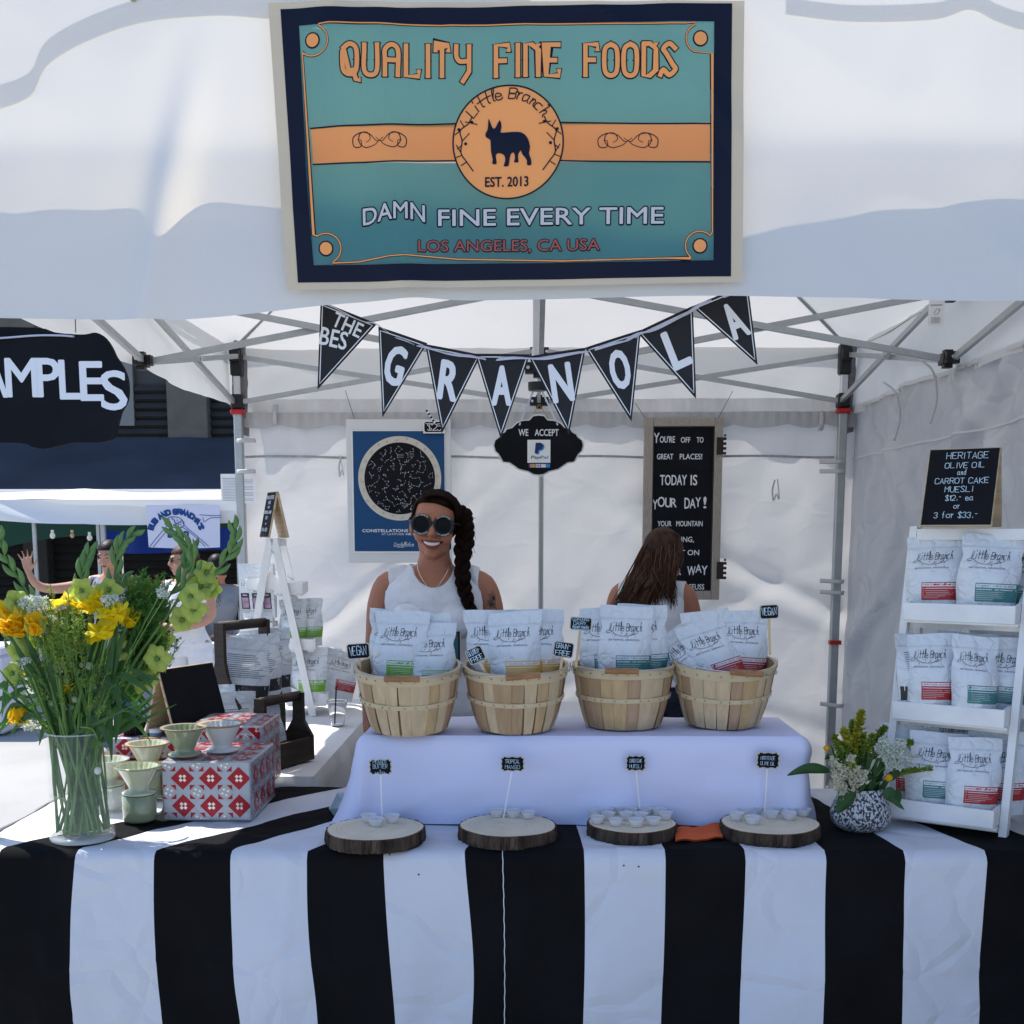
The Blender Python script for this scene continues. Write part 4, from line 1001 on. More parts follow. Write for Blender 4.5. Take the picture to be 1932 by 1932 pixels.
def pouch_meshes(seed, flavor, back=False):
    key = (seed, flavor, back)
    if key in _PC: return _PC[key]
    xyz, sfn, sbk = pshape(seed); t = []
    if ('b', seed) not in _PC:
        mb = MB(); mb.grid(16, 30, lambda a, b: xyz(a*2-1, b, 1)); mb.grid(16, 30, lambda a, b: xyz(a*2-1, b, -1), flip=True)
        mb.grid(16, 2, lambda a, b: xyz(a*2-1, 0, lerp(1, -1, b)), flip=True)
        o = mb.build("pouch_body", pchm, None, smooth=True, world=False); _PC[('b', seed)] = o.data; bpy.data.objects.remove(o)
        z_ = MB()
        for vz in (.835, .85): z_.tube([xyz(a/12*2-1, vz, 1)+Vector((0,-.0006,0)) for a in range(13)], .0011, 4)
        o = z_.build("zip_ridge", pchm, None, world=False); _PC[('z', seed)] = o.data; bpy.data.objects.remove(o)
        pr = Print(sfn); x0, zz = -PW*.34, PH*.695; h = .019
        L_ = strokes("Little Branch", x0, zz, h, sp=4.3, shear=.22, xs=.100/swidth("Little Branch", h, 4.3))
        for pl in L_: pr.line(pl, [.0010+.0009*abs(math.sin(i*.9)) for i in range(len(pl))], .0002)
        pr.line([(p.x, p.y) for p in catmull([(x0+.006,zz+.020,0),(x0+.001,zz+.004,0),(x0-.010,zz-.003,0),(x0-.004,zz-.006,0),(x0+.008,zz-.003,0),(x0+.020,zz-.010,0),(x0+.040,zz-.0135,0),(x0+.062,zz-.0115,0),(x0+.086,zz-.004,0)], 4)], .0011, .0002)
        for a, b in (((.020,-.010),(.016,-.016)),((.014,-.006),(.010,-.010)),((.045,-.0135),(.056,-.006)),((.050,-.010),(.050,-.004)),((.062,-.0115),(.074,-.003)),((.068,-.0085),(.078,-.009)),((.074,-.006),(.072,.000))):
            pr.line([(x0+a[0], zz+a[1]), (x0+b[0], zz+b[1])], .0009, .0002)
        for a in ((.036,-.006),(.066,-.001),(.055,-.016)): pr.disc(x0+a[0], zz+a[1], .0016, .0016, .0004, 1, 8)
        pr.block("ARTISANAL GRANOLA", x0, zz-.0255, x0+.090, zz-.0210, .0002, .0)
        o = pr.build("printed_logo", [darkink, redink], None, world=False); _PC[('l', seed)] = o.data; bpy.data.objects.remove(o)
    out = [("pouch_body", _PC[('b', seed)]), ("zip_ridge", _PC[('z', seed)])]
    if not back:
        out.append(("printed_logo", _PC[('l', seed)]))
        c, tx = FL[flavor]; lm = M("label_"+flavor, c, .45, var=.06, vs=40)
        pr = Print(sfn); xa, xb, za, zb_ = -PW*.18, PW*.495, PH*.185, PH*.405
        pr.rect(xa, za, xb, zb_, .0002, n=12, m=8); o = pr.build("flavour_label", lm, None, world=False); out.append(("flavour_label", o.data)); bpy.data.objects.remove(o)
        pr = Print(sfn); pr.rect(xa+.002, zb_-.0115, lerp(xa, xb, .93), zb_-.0025, .0005, 0, n=10); pr.block(tx, xa+.004, zb_-.0092, lerp(xa, xb, .90), zb_-.0048, .0008, .02, 1, cap="H")
        pr.line([(lerp(xa,xb,.04+.92*i/8), zb_-.0165) for i in range(9)], .0016, .0005)
        rn = random.Random(seed)
        for k in range(5 if flavor != 'heritage' else 5):
            e = .80*rn.uniform(.75, 1) if k < 4 else .4; pr.line([(lerp(xa,xb,.04+e*i/6), zb_-.023-.0048*k) for i in range(7)], .0011, .0005, 2)
        o = pr.build("label_text", [whiteink, lm, M("label_small_text", (.5,.52,.52), .6)], None, world=False); out.append(("label_text", o.data)); bpy.data.objects.remove(o)
    else:
        pr = Print(sfn); pr.rect(-PW*.485, PH*.16, PW*.485, PH*.34, .0003, 0, n=12, m=6); pr.rect(PW*.02, PH*.285, PW*.40, PH*.32, .0007, 1)
        rn = random.Random(seed)
        for k in range(12):
            e = rn.uniform(.8, 1); pr.line([(-PW*.36+PW*.74*e*i/8, PH*(.76-.028*k)) for i in range(9)], .0017, .0003, 2)
        for k in range(2): pr.line([(-PW*.1+PW*.4*i/4, PH*(.10-.03*k)) for i in range(5)], .0013, .0003, 2)
        pr.line([(-PW*.34+.002*0, PH*.302), (-PW*.05, PH*.302)], .002, .0007, 3)
        o = pr.build("back_print", [M("back_band", (.03,.032,.035), .5), whiteink, M("fine_print", (.10,.10,.11), .6), whiteink], None, world=False); out.append(("back_print", o.data)); bpy.data.objects.remove(o)
    _PC[key] = out; return out
def pouch(loc, yaw=0, lean=0, roll=0, flavor='carrot', seed=1, label=None, group=None, sc=1.0, back=False, sx=1.0):
    r = thing("granola_pouch", label, "pouch", loc, (R(lean), R(roll), R(yaw)), group); r.rotation_mode = 'XYZ'
    r.rotation_euler = (Matrix.Rotation(R(yaw), 3, 'Z') @ Matrix.Rotation(R(lean), 3, 'X') @ Matrix.Rotation(R(roll), 3, 'Y')).to_euler()
    r.scale = (sc*sx, sc, sc)
    for nm, me in pouch_meshes(seed, flavor, back): link(nm, me, r)
    return r
# ------------------------------------------------------------------ bushel baskets
slm = [M("slat_%s" % k, c, .6, var=.14, vs=10, bump=.3, bs=60, stretch=(6,6,1)) for k, c in (("pale", (.56,.43,.27)), ("honey", (.50,.35,.18)), ("tan", (.40,.27,.155)), ("rose", (.44,.29,.18)))]
hoopm = M("hoop_wood", (.58,.47,.30), .6, var=.12, vs=8, bump=.3, bs=60)
gripm = M("grip_wood", (.33,.17,.075), .5, var=.25, vs=20, bump=.2, stretch=(1,6,6))
wirem = M("galvanised_wire", (.55,.56,.60), .3, metal=.9)
BH, BR0, BR1 = .172, .106, .141
def brad(z): t = z/BH; return lerp(BR0, BR1, t**.85)+.004*math.sin(math.pi*t)
def basket(loc, seed, label, tilt=0, gripa=0, grx=0):
    rn = random.Random(seed); b = thing("bushel_basket", label, "basket", loc, (0, 0, 0), "baskets of granola on the riser")
    n = 22; a = rn.uniform(0, .3)
    for k in range(n):
        w_ = 2*math.pi/n*rn.uniform(.80, 1.22); wa = w_*1.08
        mb = MB()
        for side, ro in ((1, 0.0), (-1, -.0022)):
            o_ = (k % 2)*.0022+ro
            mb.grid(3, 8, lambda u, v: (lambda r_, an: Vector((r_*math.cos(an), r_*math.sin(an), v*BH)))(brad(v*BH)+o_, a+(u-.5)*wa*(.86+.20*v)), flip=(side < 0))
        mb.build("slat", slm[rn.choice((0,0,1,2,2,3))], b, smooth=True, world=False); a += (2*math.pi-0)/n
    mb = MB(); mb.lathe([(brad(BH*i/6)-.0065, BH*i/6) for i in range(7)], 32); mb.build("inner_lining", slm[2], b, smooth=True, world=False)
    b.rotation_euler = (R(tilt), 0, 0)
    mb = MB(); mb.lathe([(0,.006),(BR0-.002,.006)], 32); mb.build("bottom", slm[2], b, world=False)
    for z0, z1, th in ((BH-.026, BH+.003, .0048), (BH*.46, BH*.46+.014, .0042)):
        mb = MB(); mb.lathe([(brad(z0)+.0022,z0),(brad(z0)+th+.001,z0+.001),(brad(z1)+th+.001,z1-.001),(brad(z1)+.0018,z1)], 48, rf=lambda r_, z, an, i: r_+.0006*math.sin(an*9+seed)); 
        if z1 > BH: mb.lathe([(brad(BH)-.0035,BH+.001),(brad(BH)-.004,BH-.026)], 48); mb.lathe([(brad(BH)+.002,BH+.0032),(brad(BH)-.0036,BH+.0012)], 48)
        h = mb.build("hoop", hoopm, b, smooth=False, world=False); autosmooth(h)
        mb = MB()
        for k in range(13):
            an = -math.pi*(k+.5)/13+rn.uniform(-.05,.05); zz = (z0+z1)/2; rr = brad(zz)+th+.0022; c = Vector((rr*math.cos(an), rr*math.sin(an), zz)); t_ = Vector((-math.sin(an), math.cos(an), 0))
            mb.bar(c-t_*.0018+Vector((0,0,.002)), c+t_*.0018-Vector((0,0,.002)), .0013, .0013)
        mb.build("staple", M("staple_dark", (.12,.12,.13), .4, metal=.6), h, world=False)
    # wire handle folded down to the front
    rw = BR1+.006; pts = []; ga = R(-90+grx)
    for k in range(25):
        t = math.pi*(k/24); x = rw*math.cos(math.pi-t)*1.0; y = -abs(math.sin(t))*(rw+.006); z = BH-.004 + .012*math.sin(t)**2*(1) - .004
        pts.append(Vector((x, y, z+gripa*x)))
    mb = MB(); mb.tube(pts, .0014, 6)
    for s_ in (-1, 1): mb.tube([Vector((s_*(rw+.001),-.004,BH-.02)), Vector((s_*(rw+.004),0,BH+.004)), Vector((s_*(rw-.004),.004,BH+.010)), Vector((s_*(rw-.006),0,BH-.004))], .0014, 6)
    hw = mb.build("wire_handle", wirem, b, smooth=True, world=False)
    m_ = Matrix.Rotation(ga+math.pi/2, 4, 'Z'); c = Vector((.0, -(rw+.008), BH+.002)); c = m_ @ c; t_ = m_ @ Vector((1,0,.0+gripa))
    mb = MB(); mb.tube([c+t_*d for d in (-.046,-.040,-.038,-.006,-.004,.004,.006,.038,.040,.046)], [.0088,.0092,.0082,.0092,.0080,.0080,.0092,.0082,.0092,.0088], 14); g_ = mb.build("grip", gripm, hw, smooth=False, world=False); autosmooth(g_, 30)
    return b
bpos = []
for k, (px, py, gx, sd, lb_) in enumerate(((765, 1393, 0, 1, "slatted basket of green label pouches, leftmost on the riser"), (972, 1389, 0, 2, "slatted basket of yellow label pouches, second from the left"), (1180, 1381, 0, 3, "slatted basket of teal label carrot cake pouches, third from the left"), (1373, 1380, 0, 4, "slatted basket of red label pouches, rightmost on the riser"))):
    f = PZ(px, py, RZ); c = Vector((f.x, f.y+BR0, RZ+.004)); bpos.append(c); tl_ = (7.5, 6, 1.5, 7)[k]; basket((c.x, c.y, RZ+.004+BR0*math.sin(R(tl_))), sd*5, lb_, tilt=tl_, gripa=(.0, .06, .0, -.12)[k]*1, grx=(0, 8, -6, 14)[k])
def inb(k, dx, dy, h, **kw):
    c = bpos[k]; return pouch((c.x+dx*.95, c.y+dy*.8-.010, c.z+h+.027), sx=.9, **kw)
G = "pouches standing in the baskets"
inb(0,-.035,.005,.075, yaw=-4, lean=-6, roll=3, flavor='peanut', seed=1, label="green label pouch, front left in the leftmost basket", group=G, sc=1.06)
inb(0,.062,.0,.050, yaw=8, lean=-8, roll=1, flavor='peanut', seed=2, label="green label pouch, right side of the leftmost basket", group=G, sc=1.02)
inb(0,-.050,.065,.085, yaw=3, lean=0, roll=4, flavor='peanut', seed=3, label="green label pouch mostly hidden at the back of the leftmost basket", group=G)
inb(0,.048,.07,.072, yaw=-3, lean=2, roll=-3, flavor='peanut', seed=4, label="green label pouch behind the right pouch of the leftmost basket", group=G, sc=1.02)
inb(1,.0,-.025,.072, yaw=0, lean=-6, roll=-1, flavor='mango', seed=2, label="yellow label tropical mango pouch, front centre of the second basket", group=G, sc=1.06)
inb(1,-.058,.03,.080, yaw=-3, lean=0, roll=-3, flavor='mango', seed=3, label="yellow label pouch, back left in the second basket", group=G, sc=1.03)
inb(1,.058,.028,.078, yaw=5, lean=0, roll=2, flavor='mango', seed=1, label="yellow label pouch, back right in the second basket", group=G, sc=1.04)
inb(2,.0,-.030,.080, yaw=0, lean=-5, roll=0, flavor='carrot', seed=4, label="teal label carrot cake pouch, front centre of the third basket", group=G, sc=1.08)
inb(2,-.060,.03,.088, yaw=-4, lean=0, roll=0, flavor='carrot', seed=2, label="teal label pouch, back left in the third basket", group=G)
inb(2,.062,.032,.088, yaw=4, lean=2, roll=1, flavor='carrot', seed=3, label="teal label pouch, back right in the third basket", group=G, sc=1.04)
inb(3,-.025,-.015,.060, yaw=4, lean=-20, roll=-36, flavor='heritage', seed=1, label="red label pouch tipped left over the rim of the rightmost basket", group=G, sc=1.03)
inb(3,.015,-.03,.066, yaw=0, lean=-14, roll=-20, flavor='heritage', seed=3, label="red label pouch leaning left in the middle of the rightmost basket", group=G, sc=1.03)
inb(3,.055,.03,.075, yaw=4, lean=-4, roll=4, flavor='heritage', seed=2, label="upright red label pouch at the right of the rightmost basket", group=G, sc=1.02)
inb(3,-.03,.07,.078, yaw=0, lean=6, roll=-8, flavor='heritage', seed=4, label="red label pouch at the back of the rightmost basket", group=G)
# chalk tags on sticks
def chalktag(c, w_, h_, roll, lines, label, stick=None, font=.016, th=.0022, yaw=0, scal_=False, inkm=None, d2=None):
    """black faced tag with rounded cream edge, centre c"""
    r = thing("chalk_tag", label, "tag", c, (0, 0, 0)); r.rotation_euler = (Matrix.Rotation(R(yaw), 3, 'Z') @ Matrix.Rotation(R(roll), 3, 'Y')).to_euler()
    if scal_:
        hx, hy = w_/2, h_/2; q = [(-.76,1),(-.38,.88),(0,1),(.38,.88),(.76,1),(.84,.80),(1,.70),(.93,.34),(1,0),(.93,-.34),(1,-.70),(.84,-.80),(.76,-1),(.38,-.88),(0,-1),(-.38,-.88),(-.76,-1),(-.84,-.80),(-1,-.70),(-.93,-.34),(-1,0),(-.93,.34),(-1,.70),(-.84,.80)]
        o1 = [(p.x, p.y) for p in catmull([(a*hx, b*hy, 0) for a, b in q], 3, closed=True)[:-1]]; o2_ = [(a*.90, b*.87) for a, b in o1]
    else:
        e = .004; X, Z = w_/2, h_/2; o1 = [(-X+e,-Z),(X-e,-Z),(X,-Z+e),(X,Z-e),(X-e,Z),(-X+e,Z),(-X,Z-e),(-X,-Z+e)]; o2_ = [(a*(1-.007/w_*1.0), b*(1-.010/h_*1.0)) for a, b in o1]; o2_ = [(a-math.copysign(.0025, a), b-math.copysign(.0018, b)) for a, b in o1]
    fl = lambda u, v, o=0: Vector((u, -o, v))
    mb = MB(); mb.prism(o1, fl, .004); mb.build("backing", M("tag_edge", (.55,.50,.42), .6), r, world=False)
    mb = MB(); mb.prism(o2_, fl, .001, off=.001); mb.build("black_face", chalk, r, world=False)
    pr = Print(fl); rn = random.Random(int(w_*1e5)+len(label))
    for tx, yy, hh in lines:
        pr.lines(fstrokes(tx, 0, yy, hh, w_*(.76 if not scal_ else .62), jit=.3, sp=5.0, rnd=rn), th*.8, .0018)
    pr.build("chalk_lettering", inkm or chalkink, r, world=False)
    if stick:
        mb = MB(); mb.bar((0,.004,-h_/2+.01), stick, .007 if not scal_ else .0035, .0025 if not scal_ else .0035); mb.build("stick", M("stick_wood", (.6,.46,.28), .6) if not scal_ else whitepaint, r, world=False)
    return r
Yk = bpos[0].y-.06
def z6(zx, zy, Y): return P((zx/2.0125+640)/1.06, (zy/2.0125+1160)/1.06, Y)
k_ = 1/2.0125/1.06
def tagw(px, Y): return px*k_/K(Y)
chalktag(z6(154, 286, Yk+.02), tagw(94, Yk), tagw(62, Yk), -4, [("VEGAN", -.011, .024)], "small black chalk tag reading VEGAN in the leftmost basket", (.0,.004,-.11), th=.0022)
chalktag(z6(626, 302, Yk-.02), tagw(70, Yk), tagw(62, Yk), -25, [("GLUTEN-", .003, .013), ("FREE", -.016, .013)], "tilted black chalk tag reading GLUTEN-FREE at the second basket", (.005,.004,-.07), th=.0018)
chalktag(z6(980, 280, Yk+.00), tagw(82, Yk), tagw(62, Yk), 8, [("GRAIN-", .003, .013), ("FREE", -.016, .013)], "black chalk tag reading GRAIN-FREE at the right of the second basket", (.0,.004,-.07), th=.0018)
chalktag(z6(1050, 176, Yk+.05), tagw(90, Yk), tagw(54, Yk), 4, [("CONTAINS", .0085, .0095), ("DAIRY,", -.0035, .0095), ("YOGURT POWDER", -.0125, .006), ("AND LIVE CULTURES", -.020, .005)], "black chalk tag reading CONTAINS DAIRY standing in the third basket", (-.004,.004,-.12), th=.0014)
chalktag(z6(1808, 128, Yk+.09), tagw(78, Yk), tagw(58, Yk), -3, [("VEGAN", -.009, .020)], "small black chalk tag reading VEGAN on a tall stick in the rightmost basket", (.0,.004,-.12), th=.0022)
# ------------------------------------------------------------------ wood slices with sample cups
barkm = M("bark", (.022,.014,.010), .9, var=.6, vs=30, bump=1.0, bs=90, stretch=(1,1,.25), col2=(.09,.062,.045)); facem = M("sawn_face", (.70,.62,.48), .7, var=.08, vs=14, bump=.15)
cupm = M("paper_cup", (.74,.75,.78), .6, tl=.25); bitm = [M("oat_bit", (.33,.22,.11), .8), M("berry_bit", (.22,.04,.04), .8)]
ringm = M("growth_ring", (.42,.30,.18), .8); barkedge = M("bark_edge", (.30,.15,.07), .8)
def zS(zx, zy, z): return PZ((zx/2.0125+640)/1.06, (zy/2.0125+1160)/1.06, z)
ST = ZT+.040
cupfl = None
def cupmesh():
    mb = MB(); n = 40; pr_ = [(.0001,.0008),(.013,.0008),(.0135,.001),(.0185,.017),(.0205,.0195)]
    mb.lathe(pr_, n, rf=lambda r_, z, a, i: r_*(1+(.045*math.sin(a*20) if i >= 2 else 0)*(.4+.6*(i-1)/3)))
    return mb
def cup(x, y, z, parent_lab, grp, bits, seed):
    rn = random.Random(seed); c = thing("sample_cup", parent_lab, "sample cup", (x, y, z), (0, 0, rn.uniform(0, 6)), grp)
    global cupfl
    if cupfl is None: cupfl = cupmesh().build("pleated_paper", cupm, c, world=False).data
    else: link("pleated_paper", cupfl, c)
    c.children[0].data.polygons.foreach_set("use_smooth", [True]*len(c.children[0].data.polygons))
    c.scale = (rn.uniform(.95,1.08),)*3
    if bits:
        mb = MB()
        for i in range(bits):
            a, r_ = rn.uniform(0, 6.28), .011*math.sqrt(rn.random()); mb.ball((r_*math.cos(a), r_*math.sin(a), .004+rn.random()*(.008 if bits > 5 else .002)), (rn.uniform(.0015,.0035), rn.uniform(.0012,.0025), .0015), 6, 4, mi=rn.random() < .3)
        mb.build("granola_bits", bitm, c, world=False)
    return c
slices = []
for k, (cx_, y_, rx_, lab_, tagtxt) in enumerate((( (25+420)/2, 990, 197, "round bark edged wood slice, leftmost, with three paper cups", None), ((563+951)/2, 983, 194, "round bark edged wood slice, second from left, with three paper cups", None), ((1073+1437)/2, 975, 182, "round bark edged wood slice, third from left, crowded with paper cups", None), ((1612+2010)/2, 978, 197, "round bark edged wood slice, rightmost, with several paper cups", None))):
    cyy = {0: 998, 1: 985, 2: 972, 3: 976}[k]; c = zS(cx_, cyy, ST); rad = rx_/2.0125/1.06/F*((c-EYE).dot(FWD))
    s_ = thing("wood_slice", lab_, "wood slice", (c.x, c.y, ZT+.004), group="wood slices carrying the sample cups"); slices.append((c, rad))
    ph = k*2.3; rf = lambda a, ph=ph: 1+.02*math.sin(a*2+ph)+.012*math.sin(a*5+ph*2)+.006*nz(a*3, ph)
    n = 260; mb = MB()
    mb.lathe([(rad*.97,0),(rad*.985,.005),(rad*.99,.011),(rad*.985,.018),(rad*.985,.025),(rad*.98,.031),(rad*.975,.036)], n, rf=lambda r_, z, a, i: r_*rf(a)*(1+.030*nz(math.cos(a)*14, math.sin(a)*14, z*20)+.070*abs(nz(math.cos(a)*24, math.sin(a)*24, z*14))-.02*(abs(nz(math.cos(a)*9, math.sin(a)*9, 3+z*6)) < .06))); mb.lathe([(.0001,0),(rad*.98,0)], n)
    o = mb.build("bark", barkm, s_, smooth=False, world=False)
    mb = MB(); mb.lathe([(rad*.985,.0345),(rad*.962,.0362)], n, rf=lambda r_, z, a, i: r_*rf(a)); mb.build("bark_rim", barkedge, s_, world=False)
    mb = MB(); mb.lathe([(rad*.965,.0362),(rad*.5,.0366),(.0001,.0366)], n, rf=lambda r_, z, a, i: r_*rf(a)); mb.build("sawn_face", facem, s_, world=False)
    pr = Print(lambda u, v, o=0: Vector((u, v, .0367+o)))
    for j in range(9):
        r_ = rad*(.12+.095*j); a0 = j*1.3; pr.line([(r_*rf(a0+t*.11)*math.cos(a0+t*.11), r_*rf(a0+t*.11)*math.sin(a0+t*.11)) for t in range(18+2*j)], .0006, .0002)
    a0 = ph; pr.line([(0,0),(rad*.4*math.cos(a0),rad*.4*math.sin(a0)),(rad*.8*math.cos(a0+.1),rad*.8*math.sin(a0+.1))], [.0015,.001,.0003], .0002)
    pr.build("growth_rings", ringm, s_, world=False)
CG = "paper sample cups on the wood slices"
cz = ZT+.0405
cups = {0: [(196,960),(290,962),(224,975)], 1: [(712,938),(778,940),(838,945)],
 2: [(1108,940),(1150,935),(1200,925),(1250,932),(1310,930),(1366,935),(1390,950),(1116,965),(1190,975),(1232,950),(1340,972),(1272,978),(1160,950),(1290,952)],
 3: [(1710,930),(1765,925),(1840,925),(1905,928),(1675,952),(1740,968),(1816,945),(1888,950),(1945,935)]}
for k, L_ in cups.items():
    names = {0: "leftmost wood slice", 1: "second wood slice from the left", 2: "crowded third wood slice", 3: "rightmost wood slice"}[k]
    L_ = sorted(L_, key=lambda p: p[1])
    rows_ = [L_[:len(L_)//3] if len(L_) > 3 else [], L_[len(L_)//3:2*len(L_)//3] if len(L_) > 3 else [], L_[2*len(L_)//3:] if len(L_) > 3 else L_]; rows_ = [sorted(r) for r in rows_]
    for j, (cx_, cy_) in enumerate(L_):
        ri = [i for i, r in enumerate(rows_) if (cx_, cy_) in r][0]; od = ["leftmost","second","third","fourth","fifth","sixth"][rows_[ri].index((cx_, cy_))]
        lab_ = "paper cup, %s %s on the %s" % (od, ("in the back row","in the middle row","in the front row")[ri] if len(L_) > 3 else "of three", names)
        q = zS(cx_, cy_+14, cz)
        cup(q.x, q.y, cz, lab_, CG, 12 if k == 2 else 2, k*20+j)
# little plaques on white sticks behind the slices
for k, (tx_, cx_, cy_, w_, h_, by_) in enumerate((([("PEANUT", .0085, .0105), ("BUTTER", -.0035, .0105), ("+", -.0125, .006), ("MISO", -.0225, .009)], 243, 752, 96, 68, 940), ([("TROPICAL", .002, .010), ("MANGO", -.013, .010)], 775, 740, 100, 66, 920), ([("CARROT CAKE", .002, .0095), ("MUESLI", -.013, .0095)], 1271, 737, 82, 68, 920), ([("HERITAGE", .002, .0095), ("OLIVE OIL", -.013, .0095)], 1803, 726, 96, 72, 915))):
    Y_ = slices[k][0].y+.075; c = z6(cx_, cy_, Y_)
    chalktag(c, tagw(w_, Y_), tagw(h_, Y_), (-1,0,0,2)[k], tx_, "scalloped black tag naming the %s granola on a white stick" % ("peanut butter and miso","tropical mango","carrot cake muesli","heritage olive oil")[k], ((0,.025,-.015,.0)[k]*-1, .0, -(c.z-cz+.004)), th=.0010, scal_=True)
# orange napkin, blue tray
mb = MB(); nap = [zS(1432,1010,ZT+.012), zS(1610,990,ZT+.012), zS(1622,1048,ZT+.008), zS(1430,1060,ZT+.008)]
mb.grid(20, 10, lambda a, b: nap[0].lerp(nap[1], a).lerp(nap[3].lerp(nap[2], a), b)+Vector((0,0,.004*nz(a*4, b*3)+.002*math.sin(a*9)+.008)), flip=True); mb.grid(20, 10, lambda a, b: nap[0].lerp(nap[1], a).lerp(nap[3].lerp(nap[2], a), b)+Vector((0,0,.004*nz(a*4, b*3)+.002*math.sin(a*9)+.004)))
tag(mb.build("napkin", M("napkin_orange", (.62,.10,.02), .8, var=.1), None, smooth=True), "folded orange napkin lying between the third and the rightmost wood slice", "napkin")
tr = thing("tray", "pale grey blue rectangular tray beside the left end of the riser", "tray", zS(125, 925, ZT+.004))
A_, B_, C_, D_ = zS(40, 948, ZT+.006), zS(225, 948, ZT+.006), zS(215, 885, ZT+.006), zS(70, 885, ZT+.006)
trm = M("tray_melamine", (.42,.52,.56), .35); mb = MB(); cen_ = (A_+B_+C_+D_)/4; Q = [A_, B_, C_, D_]
vs = [cen_.lerp(q, .82) for q in Q]+[q+Vector((0,0,.022)) for q in Q]+[cen_.lerp(q, 1.04)+Vector((0,0,.022)) for q in Q]+[cen_.lerp(q, .86)+Vector((0,0,-.003)) for q in Q]
mb.add(vs, [(0,1,2,3)]+[(i, 4+i, 4+(i+1)%4, (i+1)%4) for i in range(4)]+[(4+i, 8+i, 8+(i+1)%4, 4+(i+1)%4) for i in range(4)]+[(8+i, 12+i, 12+(i+1)%4, 8+(i+1)%4) for i in range(4)]); mb.build("dish", trm, tr)
# ------------------------------------------------------------------ white A-frame display ladders
def ladder(loc, yaw, label, W=.315, H=.81, D=.17, trays=((.035,1),(.293,1),(.560,1),(.05,-1),(.31,-1))):
    r = thing("display_ladder", label, "display shelf", loc, (0,0,R(yaw)))
    for sx in (-1, 1):
        x = sx*W/2
        for sy, ox in ((-1, 0), (1, .0)):
            mb = MB(); a, b = Vector((x, sy*D, 0)), Vector((x, sy*.008, H)); mb.bar(a, b, .020, .030, up=(0,1,0)); mb.build("leg", whitepaint, r, world=False)
        mb = MB(); mb.tube([(x-.014,0,H-.06),(x+.014,0,H-.06)], .005, 8); mb.build("bolt", chrome, r, world=False)
    for sy in (-1, 1):
        mb = MB(); mb.box((-W/2+.0125, sy*.024-.008, H-.034), (W/2-.0125, sy*.024+.008, H-.004), bev=.001); mb.build("top_rail", whitepaint, r, world=False)
    for h, sy in trays:
        yl = D*(1-h/H); y0, y1 = yl-.105 if h < .5 else yl-.055, yl+.075
        if h > .5: y0 = .0
        f = lambda y: sy*y*-1 if sy == 1 else y
        ya, yb2 = sorted((f(y0), f(y1))); X = W/2-.016
        t = thing("tray", None, None, (0,0,0)); bpy.data.objects.remove(t)
        mb = MB(); mb.box((-X+.006, ya+.006, h), (X-.006, yb2-.006, h+.006)); tb = mb.build("tray_floor", whitepaint, r, world=False)
        yo = ya if sy == 1 else yb2
        mb = MB(); mb.box((-X-.004, min(yo, yo+sy*.008), h-.002), (X+.004, max(yo, yo+sy*.008), h+.046), bev=.0015); mb.build("tray_lip", whitepaint, r, world=False)
        for sx in (-1, 1):
            mb = MB(); xx = sx*X; o_ = [(ya+.008, h-.002), (yb2, h-.002), (yb2, h+.085), (lerp(ya, yb2, .55), h+.050), (ya+.008, h+.044)] if sy == 1 else [(ya, h-.002), (yb2-.008, h-.002), (yb2-.008, h+.044), (lerp(ya, yb2, .45), h+.050), (ya, h+.085)]
            mb.prism(o_, lambda u, v, o: Vector((xx+o, u, v)), .009, off=.0045); mb.build("tray_side", whitepaint, r, world=False)
        mb = MB(); mb.box((-W/2+.0125, f(yl)-.006, h-.026), (W/2-.0125, f(yl)+.006, h-.004)); mb.build("cross_rail", whitepaint, r, world=False)
        for k in range(3):
            yy = lerp(ya+.02, yb2-.02, k/2); mb = MB(); mb.box((-X-.010, yy-.012, h-.008), (X+.010, yy+.012, h-.0025)); mb.build("floor_slat", whitepaint, r, world=False)
    return r
def loc2w(r, lx, ly, lz): return r.location + (Matrix.Rotation(r.rotation_euler.z, 3, 'Z') @ Vector((lx, ly, lz)))
yw = -34; foot = PZ(1893, 1580, ZT+.002); off = Matrix.Rotation(R(yw), 3, 'Z') @ Vector((.1575, -.17, 0))
RL = ladder((foot.x-off.x, foot.y-off.y, ZT+.003), yw, "white A-frame display ladder with three shelves of pouches at the right end of the counter")
def rp_(lx, ly, lz, **kw):
    y_ = kw.pop('yaw', 0); return pouch(loc2w(RL, lx, ly, lz-.036), yaw=yw+y_, group="pouches on the right display ladder", **kw)
rp_(-.083,-.055,.606, yaw=6, lean=-5, roll=-2, flavor='heritage', seed=1, label="red label pouch on the top shelf of the right ladder, left one")
rp_(.055,-.065,.606, yaw=12, lean=-4, roll=1, flavor='carrot', seed=4, label="teal label pouch on the top shelf of the right ladder, middle one", sc=1.02)
rp_(.120,.025,.606, yaw=4, lean=2, flavor='carrot', seed=2, label="teal label pouch at the far right of the ladder's top shelf", sc=.95)
rp_(-.098,-.105,.343, yaw=62, lean=-2, roll=0, flavor='carrot', seed=3, label="pouch turned sideways at the left end of the middle shelf", sc=.98, back=True)
rp_(-.055,-.145,.343, yaw=15, lean=-5, roll=-1, flavor='heritage', seed=2, label="red label pouch in front on the middle shelf of the right ladder", sx=.86)
rp_(.058,-.150,.343, yaw=20, lean=-4, roll=2, flavor='carrot', seed=3, label="narrow teal label pouch in front on the middle shelf of the right ladder", sx=.76)
rp_(.0,-.06,.343, yaw=0, lean=0, flavor='heritage', seed=4, label="red label pouch between the front ones on the middle shelf")
